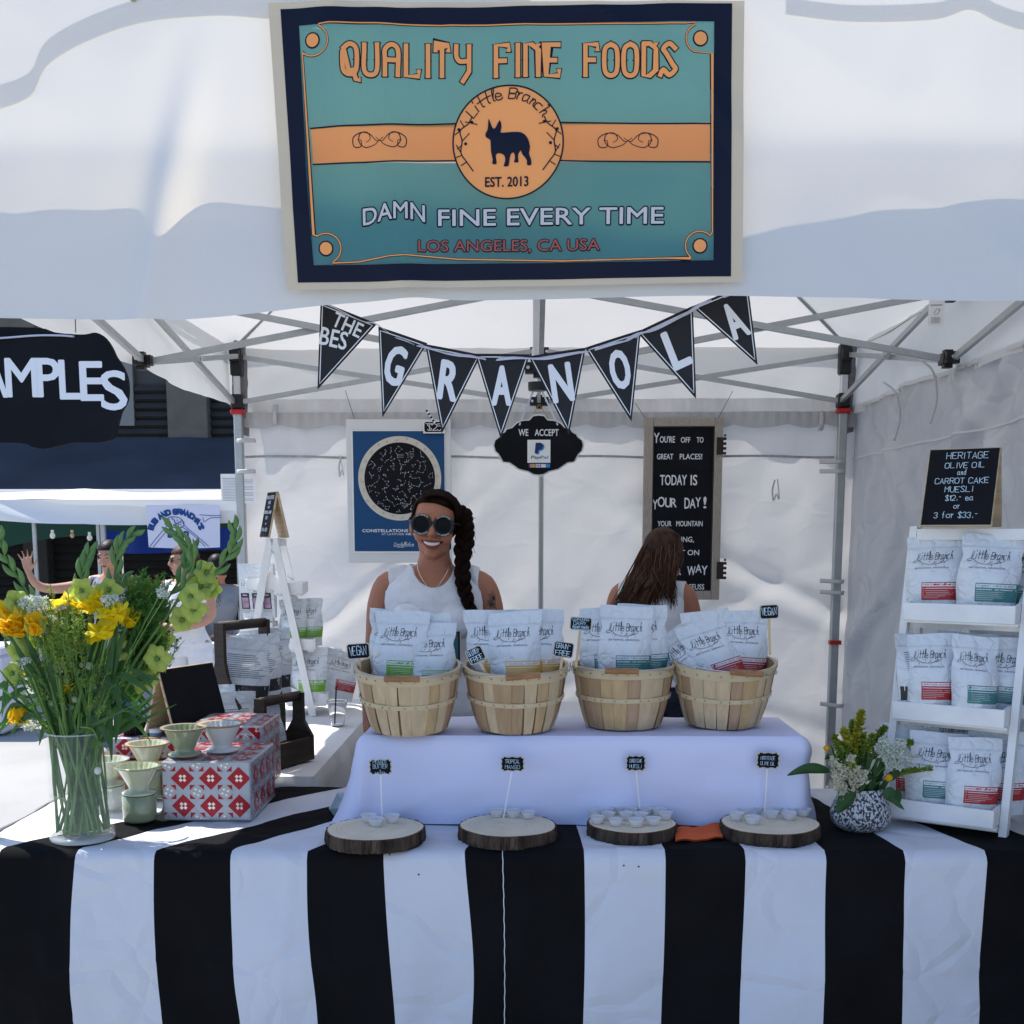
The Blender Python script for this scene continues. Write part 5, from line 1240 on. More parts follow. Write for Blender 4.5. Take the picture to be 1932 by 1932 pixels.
rp_(.105,-.065,.343, yaw=14, lean=2, roll=4, flavor='carrot', seed=1, label="teal label pouch at the right end of the middle shelf", sc=.96)
rp_(-.105,-.135,.084, yaw=4, lean=-2, flavor='heritage', seed=3, label="red label pouch at the left of the bottom shelf behind the small bouquet")
rp_(-.025,-.180,.084, yaw=14, lean=-4, flavor='carrot', seed=4, label="teal label pouch on the bottom shelf beside the small bouquet", sc=.98)
rp_(.075,-.190,.084, yaw=22, lean=-5, roll=2, flavor='heritage', seed=1, label="red label pouch at the right front of the bottom shelf", sc=.96, sx=.92)
rp_(.115,-.10,.084, yaw=16, lean=0, flavor='heritage', seed=2, label="red label pouch at the back right of the bottom shelf")
for k, (lx, lz, fl_) in enumerate(((.07,.10,'heritage'),(-.06,.10,'heritage'),(.06,.36,'carrot'))):
    rp_(lx, .17 if lz < .2 else .12, lz, yaw=(48 if k == 0 else 30), lean=0, flavor=fl_, seed=1+k, label=("red label pouch on the rear lower shelf, right end of the ladder", "red label pouch on the rear lower shelf, hidden left end", "teal label pouch on the rear middle shelf of the right ladder")[k])
# chalk A-boards
def aboard(loc, yaw, w_, h_, lean, label, lines=None, ink=chalkink, th=.002, frame=lightwood):
    r = thing("chalkboard_easel", label, "chalkboard", loc, (0,0,R(yaw)))
    for s_, nm in ((-1, "front_panel"), (1, "rear_panel")):
        m_ = Matrix.Translation((0, s_*h_*math.sin(R(lean))*.5*1.0, 0)) @ Matrix.Rotation(R(-lean*s_*-1*-1), 4, 'X')
        m_ = Matrix.Translation((0, s_*h_*math.sin(R(lean)), 0)) @ Matrix.Rotation(R(s_*lean), 4, 'X')
        mb = MB(); mb.box((-w_/2,-.004,0), (w_/2,.004,h_), mat=m_, bev=.001); p = mb.build(nm, frame, r, world=False)
        mb = MB(); yy = -.0045 if s_ < 0 else .0045; mb.box((-w_/2+.003, min(yy, yy+s_*.001), .003), (w_/2-.003, max(yy, yy+s_*.001), h_-.003), mat=m_); mb.build("black_face", chalk, p, world=False)
        if s_ < 0 and lines:
            fl = lambda u, v, o=0: m_ @ Vector((u, -.0056-o, v)); pr = Print(fl); rn = random.Random(5)
            for tx, ux_, vv, hh, ww in lines: pr.lines(fstrokes(tx, ux_*w_, vv*h_, hh*h_, ww*w_, jit=.25, sp=5.3, rnd=rn), th)
            pr.build("chalk_lettering", ink, p, world=False)
    return r
tp = loc2w(RL, -.035, 0, .812)
aboard(tp, yw+4, .185, .225, 21, "large chalkboard easel with olive oil and muesli prices on top of the right ladder",
   [("HERITAGE", .06, .86, .080, .60), ("OLIVE OIL", .04, .74, .070, .56), ("and", .01, .65, .06, .13), ("CARROT CAKE", .02, .54, .070, .76), ("MUESLI", .0, .43, .070, .40), ("$12.- ea", .02, .32, .065, .40), ("or", .0, .22, .06, .10), ("3 for $33.-", .0, .10, .070, .62)], th=.0015)
# ------------------------------------------------------------------ side and back tables with plain cloths
def clothtable(x0, x1, y0, y1, z, label, seed=0, greyness=None):
    t = thing("covered_table", label, "table", ((x0+x1)/2, (y0+y1)/2, 0))
    mb = MB(); mb.box((x0+.02,y0+.02,z-.03),(x1-.02,y1-.02,z-.006)); mb.build("table_top", M("plastic_top",(.6,.6,.58),.6), t)
    for x in (x0+.1, x1-.1):
        for y in (y0+.1, y1-.1):
            mb = MB(); mb.tube([(x,y,0),(x,y,z-.03)], .014, 8); mb.build("leg", steel, t)
    per = [(x0,y1),(x0,y0),(x1,y0),(x1,y1)]; L_ = [y1-y0, x1-x0, y1-y0]; T = sum(L_); mb = MB()
    def f(u, v):
        tt = u*T
        for k in range(3):
            if tt <= L_[k] or k == 2: break
            tt -= L_[k]
        a, b = Vector((*per[k],0)), Vector((*per[k+1],0)); p = a.lerp(b, min(1, tt/L_[k])); n_ = Vector((b.y-a.y, -(b.x-a.x), 0)).normalized()
        s_ = u*T; dd = v*(.02+.030*math.sin(s_*16+seed+2*nz(s_*2, seed))+.02*nz(s_*5, v*2, seed))+.018*(1-math.exp(-v*25))
        cz_ = .05*v*math.exp(-min(abs(u*T-L_[0]), abs(u*T-L_[0]-L_[1]))**2/.006); return p+n_*(dd+cz_)+Vector((0,0,lerp(z, .12, v)))
    mb.grid(150, 22, f, flip=True); mb.grid(40, 30, lambda a, b: Vector((lerp(x0,x1,a), lerp(y0,y1,b), z+.005*nz(a*8, b*8, seed)*min(1, a*20, (1-a)*20, b*20, (1-b)*20)+.0005)))
    mb.build("cloth", M("side_cloth", (.66,.66,.67), .8, bump=.3, bs=14, crease=.2, cs=4), t, smooth=True); return t
clothtable(-1.36, -.72, 3.80, 5.62, ZT, "side table under a rumpled white cloth along the open left side", 3)
clothtable(-.60, .98, 4.98, 5.60, ZT-.006, "back table under a white cloth along the rear wall", 8)
# left ladder seen from its side
LLx, LLy = -1.125, 5.20
LL = ladder((LLx, LLy, ZT+.004), -84, "white A-frame display ladder seen from its side by the rear left tent post", W=.30, H=.77, D=.155, trays=((.05,1),(.31,1),(.55,1),(.05,-1),(.29,-1),(.53,-1)))
def lp_(lx, ly, lz, **kw):
    y_ = kw.pop('yaw', 0); return pouch(loc2w(LL, lx, ly, lz), yaw=-84+y_, group="pouches on the left display ladder", **kw)
lp_(-.03,-.09,.325, yaw=60, lean=-3, flavor='mango', seed=2, label="sunlit yellow label pouch on the middle shelf of the left ladder", sc=1.05)
lp_(.07,-.07,.325, yaw=45, lean=-3, flavor='peanut', seed=3, label="sunlit green label pouch on the middle shelf of the left ladder")
lp_(.10,.075,.300, yaw=95, lean=-2, flavor='peanut', seed=1, label="green label pouch between the ladder legs, left one", sc=.95, sx=.8)
lp_(.05,.14,.300, yaw=85, lean=-2, flavor='peanut', seed=2, label="green label pouch between the ladder legs, right one", sc=.95, sx=.8)
lp_(.12,-.02,.06, yaw=88, lean=-2, flavor='peanut', seed=4, label="green label pouch low on the left ladder, half hidden by a leg", sc=1.0)
lp_(.11,.13,.06, yaw=80, lean=-3, flavor='peanut', seed=1, label="wide green label pouch with the logo showing on the ladder's lowest shelf", sc=1.08)
lp_(.02,.25,.055, yaw=110, lean=-4, roll=14, flavor='heritage', seed=3, label="red label pouch leaning out of the lowest shelf beside the plastic cup", sc=1.0)
lp_(-.10,.23,.055, yaw=30, lean=0, flavor='heritage', seed=2, label="red label pouch at the far end of the ladder's lowest shelf")
# printed display bag on the ladder
bp_ = P(490, 1165, 5.12); bg = thing("printed_carrier_bag", "white paper bag printed with three small pouches, on the left ladder's top shelf", "bag", bp_)
bw_, bh_ = .155, .235; fnb = lambda u, v, o=0: Vector((u+.010*(v/bh_-.5)*(-1), -.03-.012*math.sin(math.pi*min(1,max(0,v/bh_)))-o, v))
mb = MB(); mb.grid(10, 14, lambda a, b: fnb(lerp(-bw_/2, bw_/2, a)*(1-.10*(1-b)), b*bh_)); mb.grid(10, 14, lambda a, b: Vector((lerp(-bw_/2, bw_/2, a)*(1-.10*(1-b)), .03*(1-b**2)-.03*b**2, b*bh_)), flip=True)
for s_ in (-1, 1): mb.grid(2, 14, lambda a, b: (lambda f_, k_: f_.lerp(k_, a))(fnb(s_*bw_/2*(1-.10*(1-b)), b*bh_), Vector((s_*bw_/2*(1-.10*(1-b)), .03*(1-b**2)-.03*b**2, b*bh_))), flip=(s_ < 0))
mb.build("bag_body", pchm, bg, smooth=True, world=False)
pr = Print(fnb)
for k in range(3):
    u = (-.052, -.004, .042)[k]; pr.lines(strokes("Little", u-.012, bh_*.60, .014, sp=3.9, shear=.2, xs=.9), .0016, .001); pr.rect(u-.018, bh_*.17, u+.018, bh_*.46, .001, 0); pr.rect(u-.014, bh_*.19, u+.014, bh_*.38, .0016, 1); pr.disc(u, bh_*.13, .020, .010, .001, 2, 14); pr.rect(u-.010, bh_*.41, u+.010, bh_*.435, .0016, 2)
pr.build("bag_print", [darkink, M("hologram", (.35,.42,.36), .2, metal=.5, var=.5, vs=60, col2=(.5,.25,.5)), M("print_grey", (.45,.47,.5), .6)], bg, world=False)
bx_ = thing("white_box", "small white carton under the printed bag on the left ladder", "box", P(490, 1205, 5.12)); mb = MB(); mb.box((-.075,-.05,0),(.07,.06,.075), bev=.003); mb.build("carton", whitepaint, bx_, world=False)
# small black easel on the left ladder, paper notices
tp2 = loc2w(LL, .06, 0, .772)
aboard(tp2, -62, .14, .20, 12, "small chalkboard easel with peanut butter prices on top of the left ladder", [("PEANUT BUTTER", .0, .84, .07, .8), ("MISO", .0, .73, .06, .4), ("and", 0, .64, .05, .2), ("TROPICAL MANGO", 0, .52, .06, .8), ("$12.-", 0, .40, .06, .4), ("or", 0, .28, .05, .15), ("3 for $33.-", 0, .14, .065, .65)], th=.0020, ink=whiteink)
nt_ = thing("paper_notice", "white printed permit sheet taped to the rear left tent post", "notice", P(450, 950, YB-.12)); nf = lambda u, v, o=0: Vector((u, -o-.006*math.sin(u*20), v))
mb = MB(); mb.grid(8, 6, lambda a, b: nf(lerp(-.085, .09, a), lerp(0, .142, b)-.008*a*0)); mb.grid(8, 6, lambda a, b: nf(lerp(-.085, .09, a), lerp(0, .142, b), -.001), flip=True); mb.build("sheet", whitepaint, nt_, world=False)
pr = Print(nf)
for k in range(15): pr.line([(-.075+.15*j/6*(1 if k % 4 else .7), .120-.0075*k) for j in range(7)], .0017 if k else .0026, .001)
pr.build("print", M("grey_print", (.2,.25,.38), .7), nt_, world=False)
# plastic cup with straw
c = PZ(637, 1368, ZT+.006); cupt = thing("plastic_cup", "clear plastic cup with a black straw on the side table", "cup", (c.x, c.y, ZT+.006))
clr = M("clear_plastic", (.95,.96,.97), .06, trans=1.0, ior=1.08, spec=.6)
mb = MB(); mb.lathe([(.0001,.001),(.028,.001),(.042,.098),(.0445,.100),(.0445,.103),(.041,.103),(.0405,.097),(.0265,.003),(.0001,.003)], 28); mb.build("cup_wall", clr, cupt, smooth=True, world=False)
mb = MB(); mb.tube([(-.012,0,.006),(-.002,.0,.165)], .0032, 8); mb.build("straw", blackpl, cupt, world=False)
# ------------------------------------------------------------------ gift boxes
silv = M("gift_silver", (.38,.41,.46), .3, metal=.35, bump=.4, bs=16, crease=.06, cs=9); gred = M("gift_red", (.36,.008,.022), .28, metal=.2, bump=.3, bs=16); gwh = M("gift_white_foil", (.68,.66,.62), .2, metal=.6, bump=.4, bs=30)
def gift(a, b, label, cell=.078, open_=False):
    r = thing("gift_box", label, "gift box", ((a[0]+b[0])/2, (a[1]+b[1])/2, a[2]))
    mb = MB(); mb.box(a, b, bev=.004); mb.build("wrapping_paper", silv, r)
    x0,y0,z0 = a; x1,y1,z1 = b
    faces = [("front", lambda u,v,o: Vector((x0+u, y0-o, z0+v)), x1-x0, z1-z0), ("right", lambda u,v,o: Vector((x1+o, y0+u, z0+v)), y1-y0, z1-z0), ("top", lambda u,v,o: Vector((x0+u, y0+v, z1+o)), x1-x0, y1-y0)]
    for nm, fn, U, V in faces:
        pr = Print(fn); e = .004; nu, nv = int(U/cell)+2, int(V/cell)+2
        def clip(pts):
            for ax_, lim, sg in ((0, e, 1), (0, U-e, -1), (1, e, 1), (1, V-e, -1)):
                out_ = []
                for k in range(len(pts)):
                    A, B = pts[k], pts[(k+1) % len(pts)]; ia, ib = (A[ax_]-lim)*sg >= 0, (B[ax_]-lim)*sg >= 0
                    if ia: out_.append(A)
                    if ia != ib: t = (lim-A[ax_])/(B[ax_]-A[ax_]); out_.append((A[0]+(B[0]-A[0])*t, A[1]+(B[1]-A[1])*t))
                pts = out_
                if len(pts) < 3: return None
            return pts
        for i in range(nu):
            for j in range(nv):
                cx_, cy_ = (i+.75)*cell, (j+.55)*cell; h = cell*.42
                if cx_-h > U or cy_-h > V: continue
                pts = [(cx_+h,cy_),(cx_,cy_+h),(cx_-h,cy_),(cx_,cy_-h)]
                q = clip(pts)
                if q: pr.poly(q, .0006, 0)
                for ax in range(4):
                    an = math.pi/4+ax*math.pi/2; d = cell*.095; c0_ = (cx_+d*math.cos(an), cy_+d*math.sin(an)); s_ = cell*.07
                    q = clip([(c0_[0]-s_, c0_[1]), (c0_[0], c0_[1]-s_), (c0_[0]+s_, c0_[1]), (c0_[0], c0_[1]+s_)])
                    if q: pr.poly(q, .0011, 1)
                cx2, cy2 = cx_-cell/2, cy_-cell/2
                for ax in range(4):
                    an = math.pi/4+ax*math.pi/2; d = cell*.22; px_, py_ = cx2+d*math.cos(an), cy2+d*math.sin(an); s_ = cell*.10; sx_, sy_ = math.copysign(s_, math.cos(an)), math.copysign(s_, math.sin(an))
                    q = clip([(px_-sx_, py_+sy_), (px_+sx_, py_+sy_), (px_+sx_, py_-sy_), (px_+sx_*.1, py_), (px_, py_+sy_*.1)][:5])
                    if q: pr.poly(q, .0006, 0)
                    an = ax*math.pi/2; d = cell*.11; px_, py_ = cx2+d*math.cos(an+.4), cy2+d*math.sin(an+.4); s_ = cell*.06
                    q = clip([(px_-s_, py_), (px_, py_-s_), (px_+s_, py_), (px_, py_+s_)])
                    if q: pr.poly(q, .0009, 1)
        pr.build("printed_pattern", [gred, gwh], r)
    return r
Yg = PZ(400, 1553, ZT).y; gx0, gx1 = P(306, 1500, Yg).x, P(474, 1500, Yg).x
gz1 = P(400, 1437, Yg).z
gift((gx0, Yg, ZT+.006), (gx1, Yg+.30, gz1), "low red and silver snowflake gift box in front, carrying the two drippers")
Y2 = PZ(491, 1500, ZT).y; g2x0, g2x1 = P(405, 1400, Y2).x, P(494, 1400, Y2).x; g2z = P(450, 1370, Y2).z
gift((g2x0-.08, Y2, ZT+.006), (g2x1, Y2+.26, g2z), "taller red and silver snowflake gift box behind the low one")
Y3 = 3.62; g3a, g3b = P(205, 1432, Y3), P(352, 1392, Y3)
gift((g3a.x, Y3, g3a.z), (g3a.x+.10, Y3+.14, g3b.z), "torn red and silver gift box behind the drippers, left piece", cell=.07)
gift((g3b.x-.085, Y3, g3a.z), (g3b.x, Y3+.14, g3b.z), "torn red and silver gift box behind the drippers, right piece", cell=.07)
cb = thing("cardboard_box", "plain brown cardboard box between the two torn gift box pieces", "box", (g3a.x+.15, Y3, g3a.z)); mb = MB(); mb.box((g3a.x+.101, Y3+.003, g3a.z), (g3b.x-.086, Y3+.14, g3b.z-.002)); mb.build("carton", M("cardboard", (.33,.21,.10), .8, var=.1), cb)
wb = thing("wood_crate", "reddish brown wooden crate under the torn gift boxes", "crate", (g3a.x+.15, Y3, ZT)); wcm = M("crate_wood", (.16,.07,.03), .5, var=.3, vs=10, bump=.3, stretch=(1,5,5))
cx0, cx1 = g3a.x-.06, g3b.x+.02
for k in range(3): 
    mb = MB(); zz = lerp(ZT+.012, g3a.z-.012, k/3); mb.box((cx0, Y3-.17, zz), (cx1, Y3-.155, lerp(ZT+.012, g3a.z-.012, (k+1)/3)-.004), bev=.001); mb.build("board", wcm, wb)
mb = MB(); mb.box((cx0, Y3-.16, g3a.z-.012), (cx1, Y3+.20, g3a.z-.002), bev=.001); mb.build("lid_board", wcm, wb)
# ------------------------------------------------------------------ ceramic drippers, mugs
green = M("sage_glaze", (.26,.30,.19), .18, coat=.6, var=.08, vs=9, spec=.5); cream = M("white_glaze", (.62,.63,.62), .15, coat=.6); rimb = M("raw_clay_rim", (.36,.25,.16), .6); palegreen = M("pale_glaze", (.50,.53,.38), .18, coat=.6)
def dripper(loc, m, rimm, label, s=1.0, tilt=(0,0,0)):
    r = thing("coffee_dripper", label, "coffee dripper", loc, tilt); r.scale = (s,)*3
    mb = MB(); mb.lathe([(.0001,.002),(.045,.0),(.047,.003),(.046,.007),(.028,.010),(.027,.020),(.032,.028),(.056,.074)], 48); mb.build("cone_and_saucer", m, r, smooth=True, world=False)
    mb = MB(); mb.lathe([(.056,.074),(.066,.078),(.066,.081),(.055,.080)], 48); mb.build("rim", rimm, r, smooth=True, world=False)
    mb = MB(); mb.lathe([(.055,.080),(.050,.072),(.028,.026),(.0001,.024)], 80, rf=lambda q, z, a, i: q*(1+(.045*(math.sin(a*20)) if 0 < i < 3 else 0))); mb.build("fluted_inside", m, r, smooth=True, world=False)
    return r
def mug(loc, m, label, h=.075, rr=.046, yaw=0):
    r = thing("mug", label, "mug", loc, (0,0,R(yaw)))
    mb = MB(); mb.lathe([(.0001,.001),(rr-.006,.001),(rr,.008),(rr,h),(rr-.003,h+.001),(rr-.004,h-.002),(rr-.004,.008),(.0001,.006)], 40); mb.build("mug_wall", m, r, smooth=True, world=False)
    mb = MB(); mb.tube(catmull([(rr-.003,0,h*.85),(rr+.018,0,h*.82),(rr+.022,0,h*.5),(rr+.012,0,h*.25),(rr-.003,0,h*.2)], 5), .005, 8); mb.build("handle", m, r, smooth=True, world=False); return r
dripper(P(350, 1434, Yg+.075), green, M("sage_rim", (.22,.19,.13), .5), "sage green ceramic dripper on the front left of the low gift box")
d = P(419, 1421, Yg+.14); dripper((d.x, d.y, gz1+.004), cream, rimb, "white ceramic dripper with brown rim on the low gift box")
for o in SC.objects:
    if o.get("label", "").startswith("sage green ceramic dripper on the front"): o.location.z = gz1+.004
m1 = PZ(254, 1556, ZT+.006); m1.y += .046; mug((m1.x, m1.y, ZT+.006), green, "sage green mug carrying a pale dripper, beside the flower vase", yaw=18)
dripper((m1.x, m1.y, ZT+.083), palegreen, green, "pale green ceramic dripper stacked on the front sage mug", s=.98)
m2 = P(282, 1500, 3.47); mug((m2.x, m2.y, ZT+.006), green, "dark sage mug behind the front mug, half hidden", h=.085, yaw=-10); dripper((m2.x, m2.y, ZT+.093), palegreen, rimb, "cream ceramic dripper on the rear mug, behind the front stack", s=.98)
m3 = P(205, 1500, 3.33); mug((m3.x, m3.y, ZT+.006), cream, "pale mug partly hidden behind the flower vase", h=.065, yaw=200); dripper((m3.x, m3.y, ZT+.073), palegreen, cream, "pale ceramic dripper partly hidden behind the flower vase", s=.95)
# easel with blank black face seen from the side
tz = g3a.z
eb = P(375, 1382, 3.62); aboard((eb.x-.07, 3.74, eb.z-.03), 64, .25, .235, 16, "blank black chalkboard easel seen edge on behind the drippers", None)
# filters, tumbler, tin, lying pouches
ff = P(252, 1394, 3.68); fl_ = thing("filter_basket", "dark fluted coffee filter basket on the torn gift box", "filter basket", ff)
mb = MB(); mb.lathe([(.022,0),(.045,.062),(.043,.062),(.020,.003)], 64, rf=lambda q, z, a, i: q*(1+.05*math.sin(a*24))); mb.build("fluted_metal", M("dark_metal", (.03,.03,.032), .4, metal=.6), fl_, world=False)
ff = P(318, 1392, 3.68); tn = thing("tin_lid", "small white and blue tin next to the dark filter basket", "tin", P(294, 1392, 3.66)); mb = MB(); mb.lathe([(.0001,0),(.020,0),(.020,.018)], 24); mb.build("blue_body", M("tin_blue", (.10,.22,.42), .4), tn, world=False); mb = MB(); mb.lathe([(.0205,.0181),(.0205,.030),(.0001,.031)], 24); mb.build("white_lid", whitepaint, tn, world=False)
tm = thing("tumbler", "tilted grey travel tumbler leaning behind the black easel", "tumbler", P(315, 1384, 3.75), (0, R(50), R(-25))); mb = MB(); mb.lathe([(.0001,0),(.026,.0),(.030,.006),(.031,.085),(.026,.092)], 28); mb.build("cup_body", M("grey_enamel", (.22,.23,.24), .35), tm, smooth=True, world=False); mb = MB(); mb.lathe([(.026,.0925),(.027,.105),(.0001,.106)], 28); mb.build("lid", steel, tm, smooth=True, world=False)
pouch(P(300, 1375, 4.05)+Vector((0,0,-.02)), yaw=-50, lean=-62, roll=10, flavor='heritage', seed=2, label="sunlit red label pouch lying tipped behind the black easel", sc=1.2)
pouch(P(340, 1345, 4.15)+Vector((0,0,-.02)), yaw=-40, lean=-55, roll=0, flavor='mango', seed=3, label="sunlit pale pouch lying above the red one behind the black easel", sc=1.25)
# dark wooden caddies with pouches seen from behind
def caddy(loc, yaw, w_, d_, hb, H, label):
    r = thing("wood_caddy", label, "caddy", loc, (0,0,R(yaw)))
    for s_ in (-1, 1):
        mb = MB(); x = s_*w_/2; o_ = [(-d_/2,0),(d_/2,0),(d_/2,hb),(d_*.20,hb+(H-hb)*.35),(.022,H*.72),(.022,H),(-.022,H),(-.022,H*.72),(-d_*.20,hb+(H-hb)*.35),(-d_/2,hb)]
        mb.prism(o_, lambda u, v, o: Vector((x+o, u, v)), .014, off=.007); mb.build("end_board", darkwood, r, world=False)
        mb = MB(); y = s_*d_/2; mb.box((-w_/2+.007, min(y, y-s_*.010), .0), (w_/2-.007, max(y, y-s_*.010), hb*.96), bev=.001); mb.build("side_board", darkwood, r, world=False)
    mb = MB(); mb.box((-w_/2+.008,-d_/2+.011,.004),(w_/2-.008,d_/2-.011,.012)); mb.build("floor_board", darkwood, r, world=False)
    mb = MB(); mb.tube([(-w_/2-.004,0,H-.012),(w_/2+.004,0,H-.012)], .017, 12); mb.build("handle", darkwood, r, smooth=True, world=False); return r
cc = P(462, 1330, 4.12); caddy((cc.x, 4.12, ZT+.01), 60, .22, .17, .19, .48, "tall dark wooden caddy with handle holding pouches behind the gift boxes")
c2_ = PZ(531, 1440, ZT+.006); caddy((c2_.x, c2_.y, ZT+.008), 62, .20, .12, .085, .235, "small dark wooden caddy with handle at the edge of the side table")
CB = "pouches seen from behind around the dark caddies"
for k, (px, py, Y, yw_, ln, rl, s_, lb_) in enumerate(((395,1405,3.93,8,-6,-3,1.25,"back of a pouch with dark band, just right of the black easel"),(437,1405,3.95,42,-3,4,1.15,"back of a pouch turned sideways beside the caddy's left post"),(460,1335,4.10,15,-2,5,1.12,"back of a pouch standing in the tall caddy, left one"),(490,1325,4.16,20,-2,-4,1.12,"back of a pouch standing in the tall caddy, middle one"),(506,1318,4.22,12,0,-2,1.15,"back of a pouch standing in the tall caddy, right one"))):
    q = P(px, py, Y); 
    if k < 2: q.z = ZT+.008
    pouch(q, yaw=180+yw_ if False else yw_, lean=ln, roll=rl, flavor='carrot', seed=1+k % 4, label=lb_, group=CB, sc=s_, back='b')
pouch((c2_.x-.01, c2_.y, ZT+.025), yaw=50, lean=0, roll=-8, flavor='carrot', seed=2, label="narrow pouch with dark band inside the small dark caddy", sc=.85, sx=.6, back='b')
# ------------------------------------------------------------------ people
skinA = M("skin_tan", (.40,.165,.10), .55, var=.04, vs=30, bump=.25, bs=400, spec=.4)
skinB = M("skin_light_tan", (.46,.25,.17), .5, var=.08, vs=20, spec=.4)
hairA = M("hair_dark_brown", (.012,.006,.004), .75, var=.5, vs=60, bump=.6, bs=120, spec=.06, stretch=(1,1,.2)); hairB = M("hair_brown", (.052,.023,.014), .6, spec=.2, var=.5, vs=50, bump=.6, bs=120, stretch=(1,1,.2)); hairR = M("hair_auburn", (.06,.02,.010), .6, var=.5, vs=40, bump=.5, bs=100)
hairK = M("hair_black", (.008,.007,.007), .5, spec=.25, bump=.5, bs=100)
def remesh(mb, vox, smooth_it=3):
    me = bpy.data.meshes.new("tmp"); me.from_pydata(mb.v, [], mb.f); me.update(); o = bpy.data.objects.new("tmp", me); COL.objects.link(o)
    m = o.modifiers.new("r", 'REMESH'); m.mode = 'VOXEL'; m.voxel_size = vox; s_ = o.modifiers.new("s", 'SMOOTH'); s_.factor = .5; s_.iterations = smooth_it
    dg = bpy.context.evaluated_depsgraph_get(); dg.update(); r = bpy.data.meshes.new_from_object(o.evaluated_get(dg)); bpy.data.objects.remove(o); bpy.data.meshes.remove(me)
    r.polygons.foreach_set("use_smooth", [True]*len(r.polygons)); r.update(); return r
def loft(mb, rings, n=28):
    """rings: (cx, cy, cz, rx, ry)"""
    vs = []; N = len(rings)
    for cx, cy, cz, rx, ry in rings:
        for k in range(n):
            a = 2*math.pi*k/n; vs.append((cx+rx*math.cos(a), cy+ry*math.sin(a), cz))
    fs = [(i*n+k, i*n+(k+1) % n, (i+1)*n+(k+1) % n, (i+1)*n+k) for i in range(N-1) for k in range(n)]
    fs += [tuple(range(n-1,-1,-1)), tuple(range((N-1)*n, N*n))]; mb.add(vs, fs)
def limb(mb, pts, rad, n=14, sub=4):
    q = catmull(pts, sub); m = len(q)-1; rr = []
    for i in range(m+1):
        t = i/m*(len(rad)-1); k = min(int(t), len(rad)-2); rr.append(lerp(rad[k], rad[k+1], t-k))
    mb.tube(q, rr, n); mb.ball(q[0], rr[0], 12, 8); mb.ball(q[-1], rr[-1], 12, 8)
def hand(mb, wrist, direc, palmn, spread=.3, curl=.25, s=1.0, side=1):
    """direc: finger direction, palmn: palm normal; five fingers"""
    d = Vector(direc).normalized(); n_ = Vector(palmn).normalized(); n_ = (n_-d*n_.dot(d)).normalized(); a = d.cross(n_)*side; w_ = Vector(wrist)
    for t in (-.026,-.009,.009,.026): limb(mb, [w_+a*t*.5*s, w_+d*.045*s+a*t*s, w_+d*.082*s+a*t*1.12*s], [.014*s,.013*s,.0105*s], 8, 2)
    for k, (t, L_) in enumerate(((-.030,.060),(-.010,.076),(.010,.080),(.030,.070))):
        b = w_+d*.082*s+a*t*s; sp_ = (t/.03)*spread; dd = (d+a*sp_).normalized()
        p1 = b+dd*L_*.42*s; p2 = p1+(dd+n_*curl*1.2).normalized()*L_*.32*s; p3 = p2+(dd+n_*curl*2.4).normalized()*L_*.28*s; limb(mb, [b, p1, p2, p3], [.0095*s,.0085*s,.0075*s,.006*s], 8, 2)
    tb = w_+d*.022*s+a*.024*s; td = (d*.55+a*.85+n_*.25).normalized(); limb(mb, [tb, tb+td*.035*s, tb+td*.06*s+d*.012*s, tb+td*.072*s+d*.03*s], [.014*s,.0115*s,.0095*s,.0075*s], 8, 2)
def head_parts(mb, hc, Mx, s=1.0):
    """hc = head centre (eye level axis), Mx = rotation of the head (faces -y)"""
    def A(x, y, z): return hc+Mx @ Vector((x*s, y*s, z*s))
    def el(x, y, z, rx, ry, rz): mb.ball(A(x,y,z), (rx*s, ry*s, rz*s), 20, 14, M=Mx)
    el(0,.012,.030,.077,.094,.084); el(0,-.018,-.020,.063,.070,.075); el(0,-.030,-.062,.046,.052,.048); el(0,-.066,-.094,.024,.020,.018)
    for sx in (-1, 1):
        el(sx*.037,-.062,-.035,.026,.024,.026); el(sx*.034,-.030,-.062,.016,.030,.030); el(sx*.078,.010,-.006,.009,.017,.030); el(sx*.028,-.084,.028,.024,.012,.010); el(sx*.009,-.104,-.032,.009,.010,.008)
        el(sx*.030,-.078,.002,.014,.010,.009)
    for k in range(7): t = k/6; el(0, lerp(-.088,-.112,t), lerp(.018,-.028,t), lerp(.008,.012,t), .012, .012)
    el(0,-.086,-.052,.030,.014,.012); el(0,-.084,-.070,.026,.014,.009)
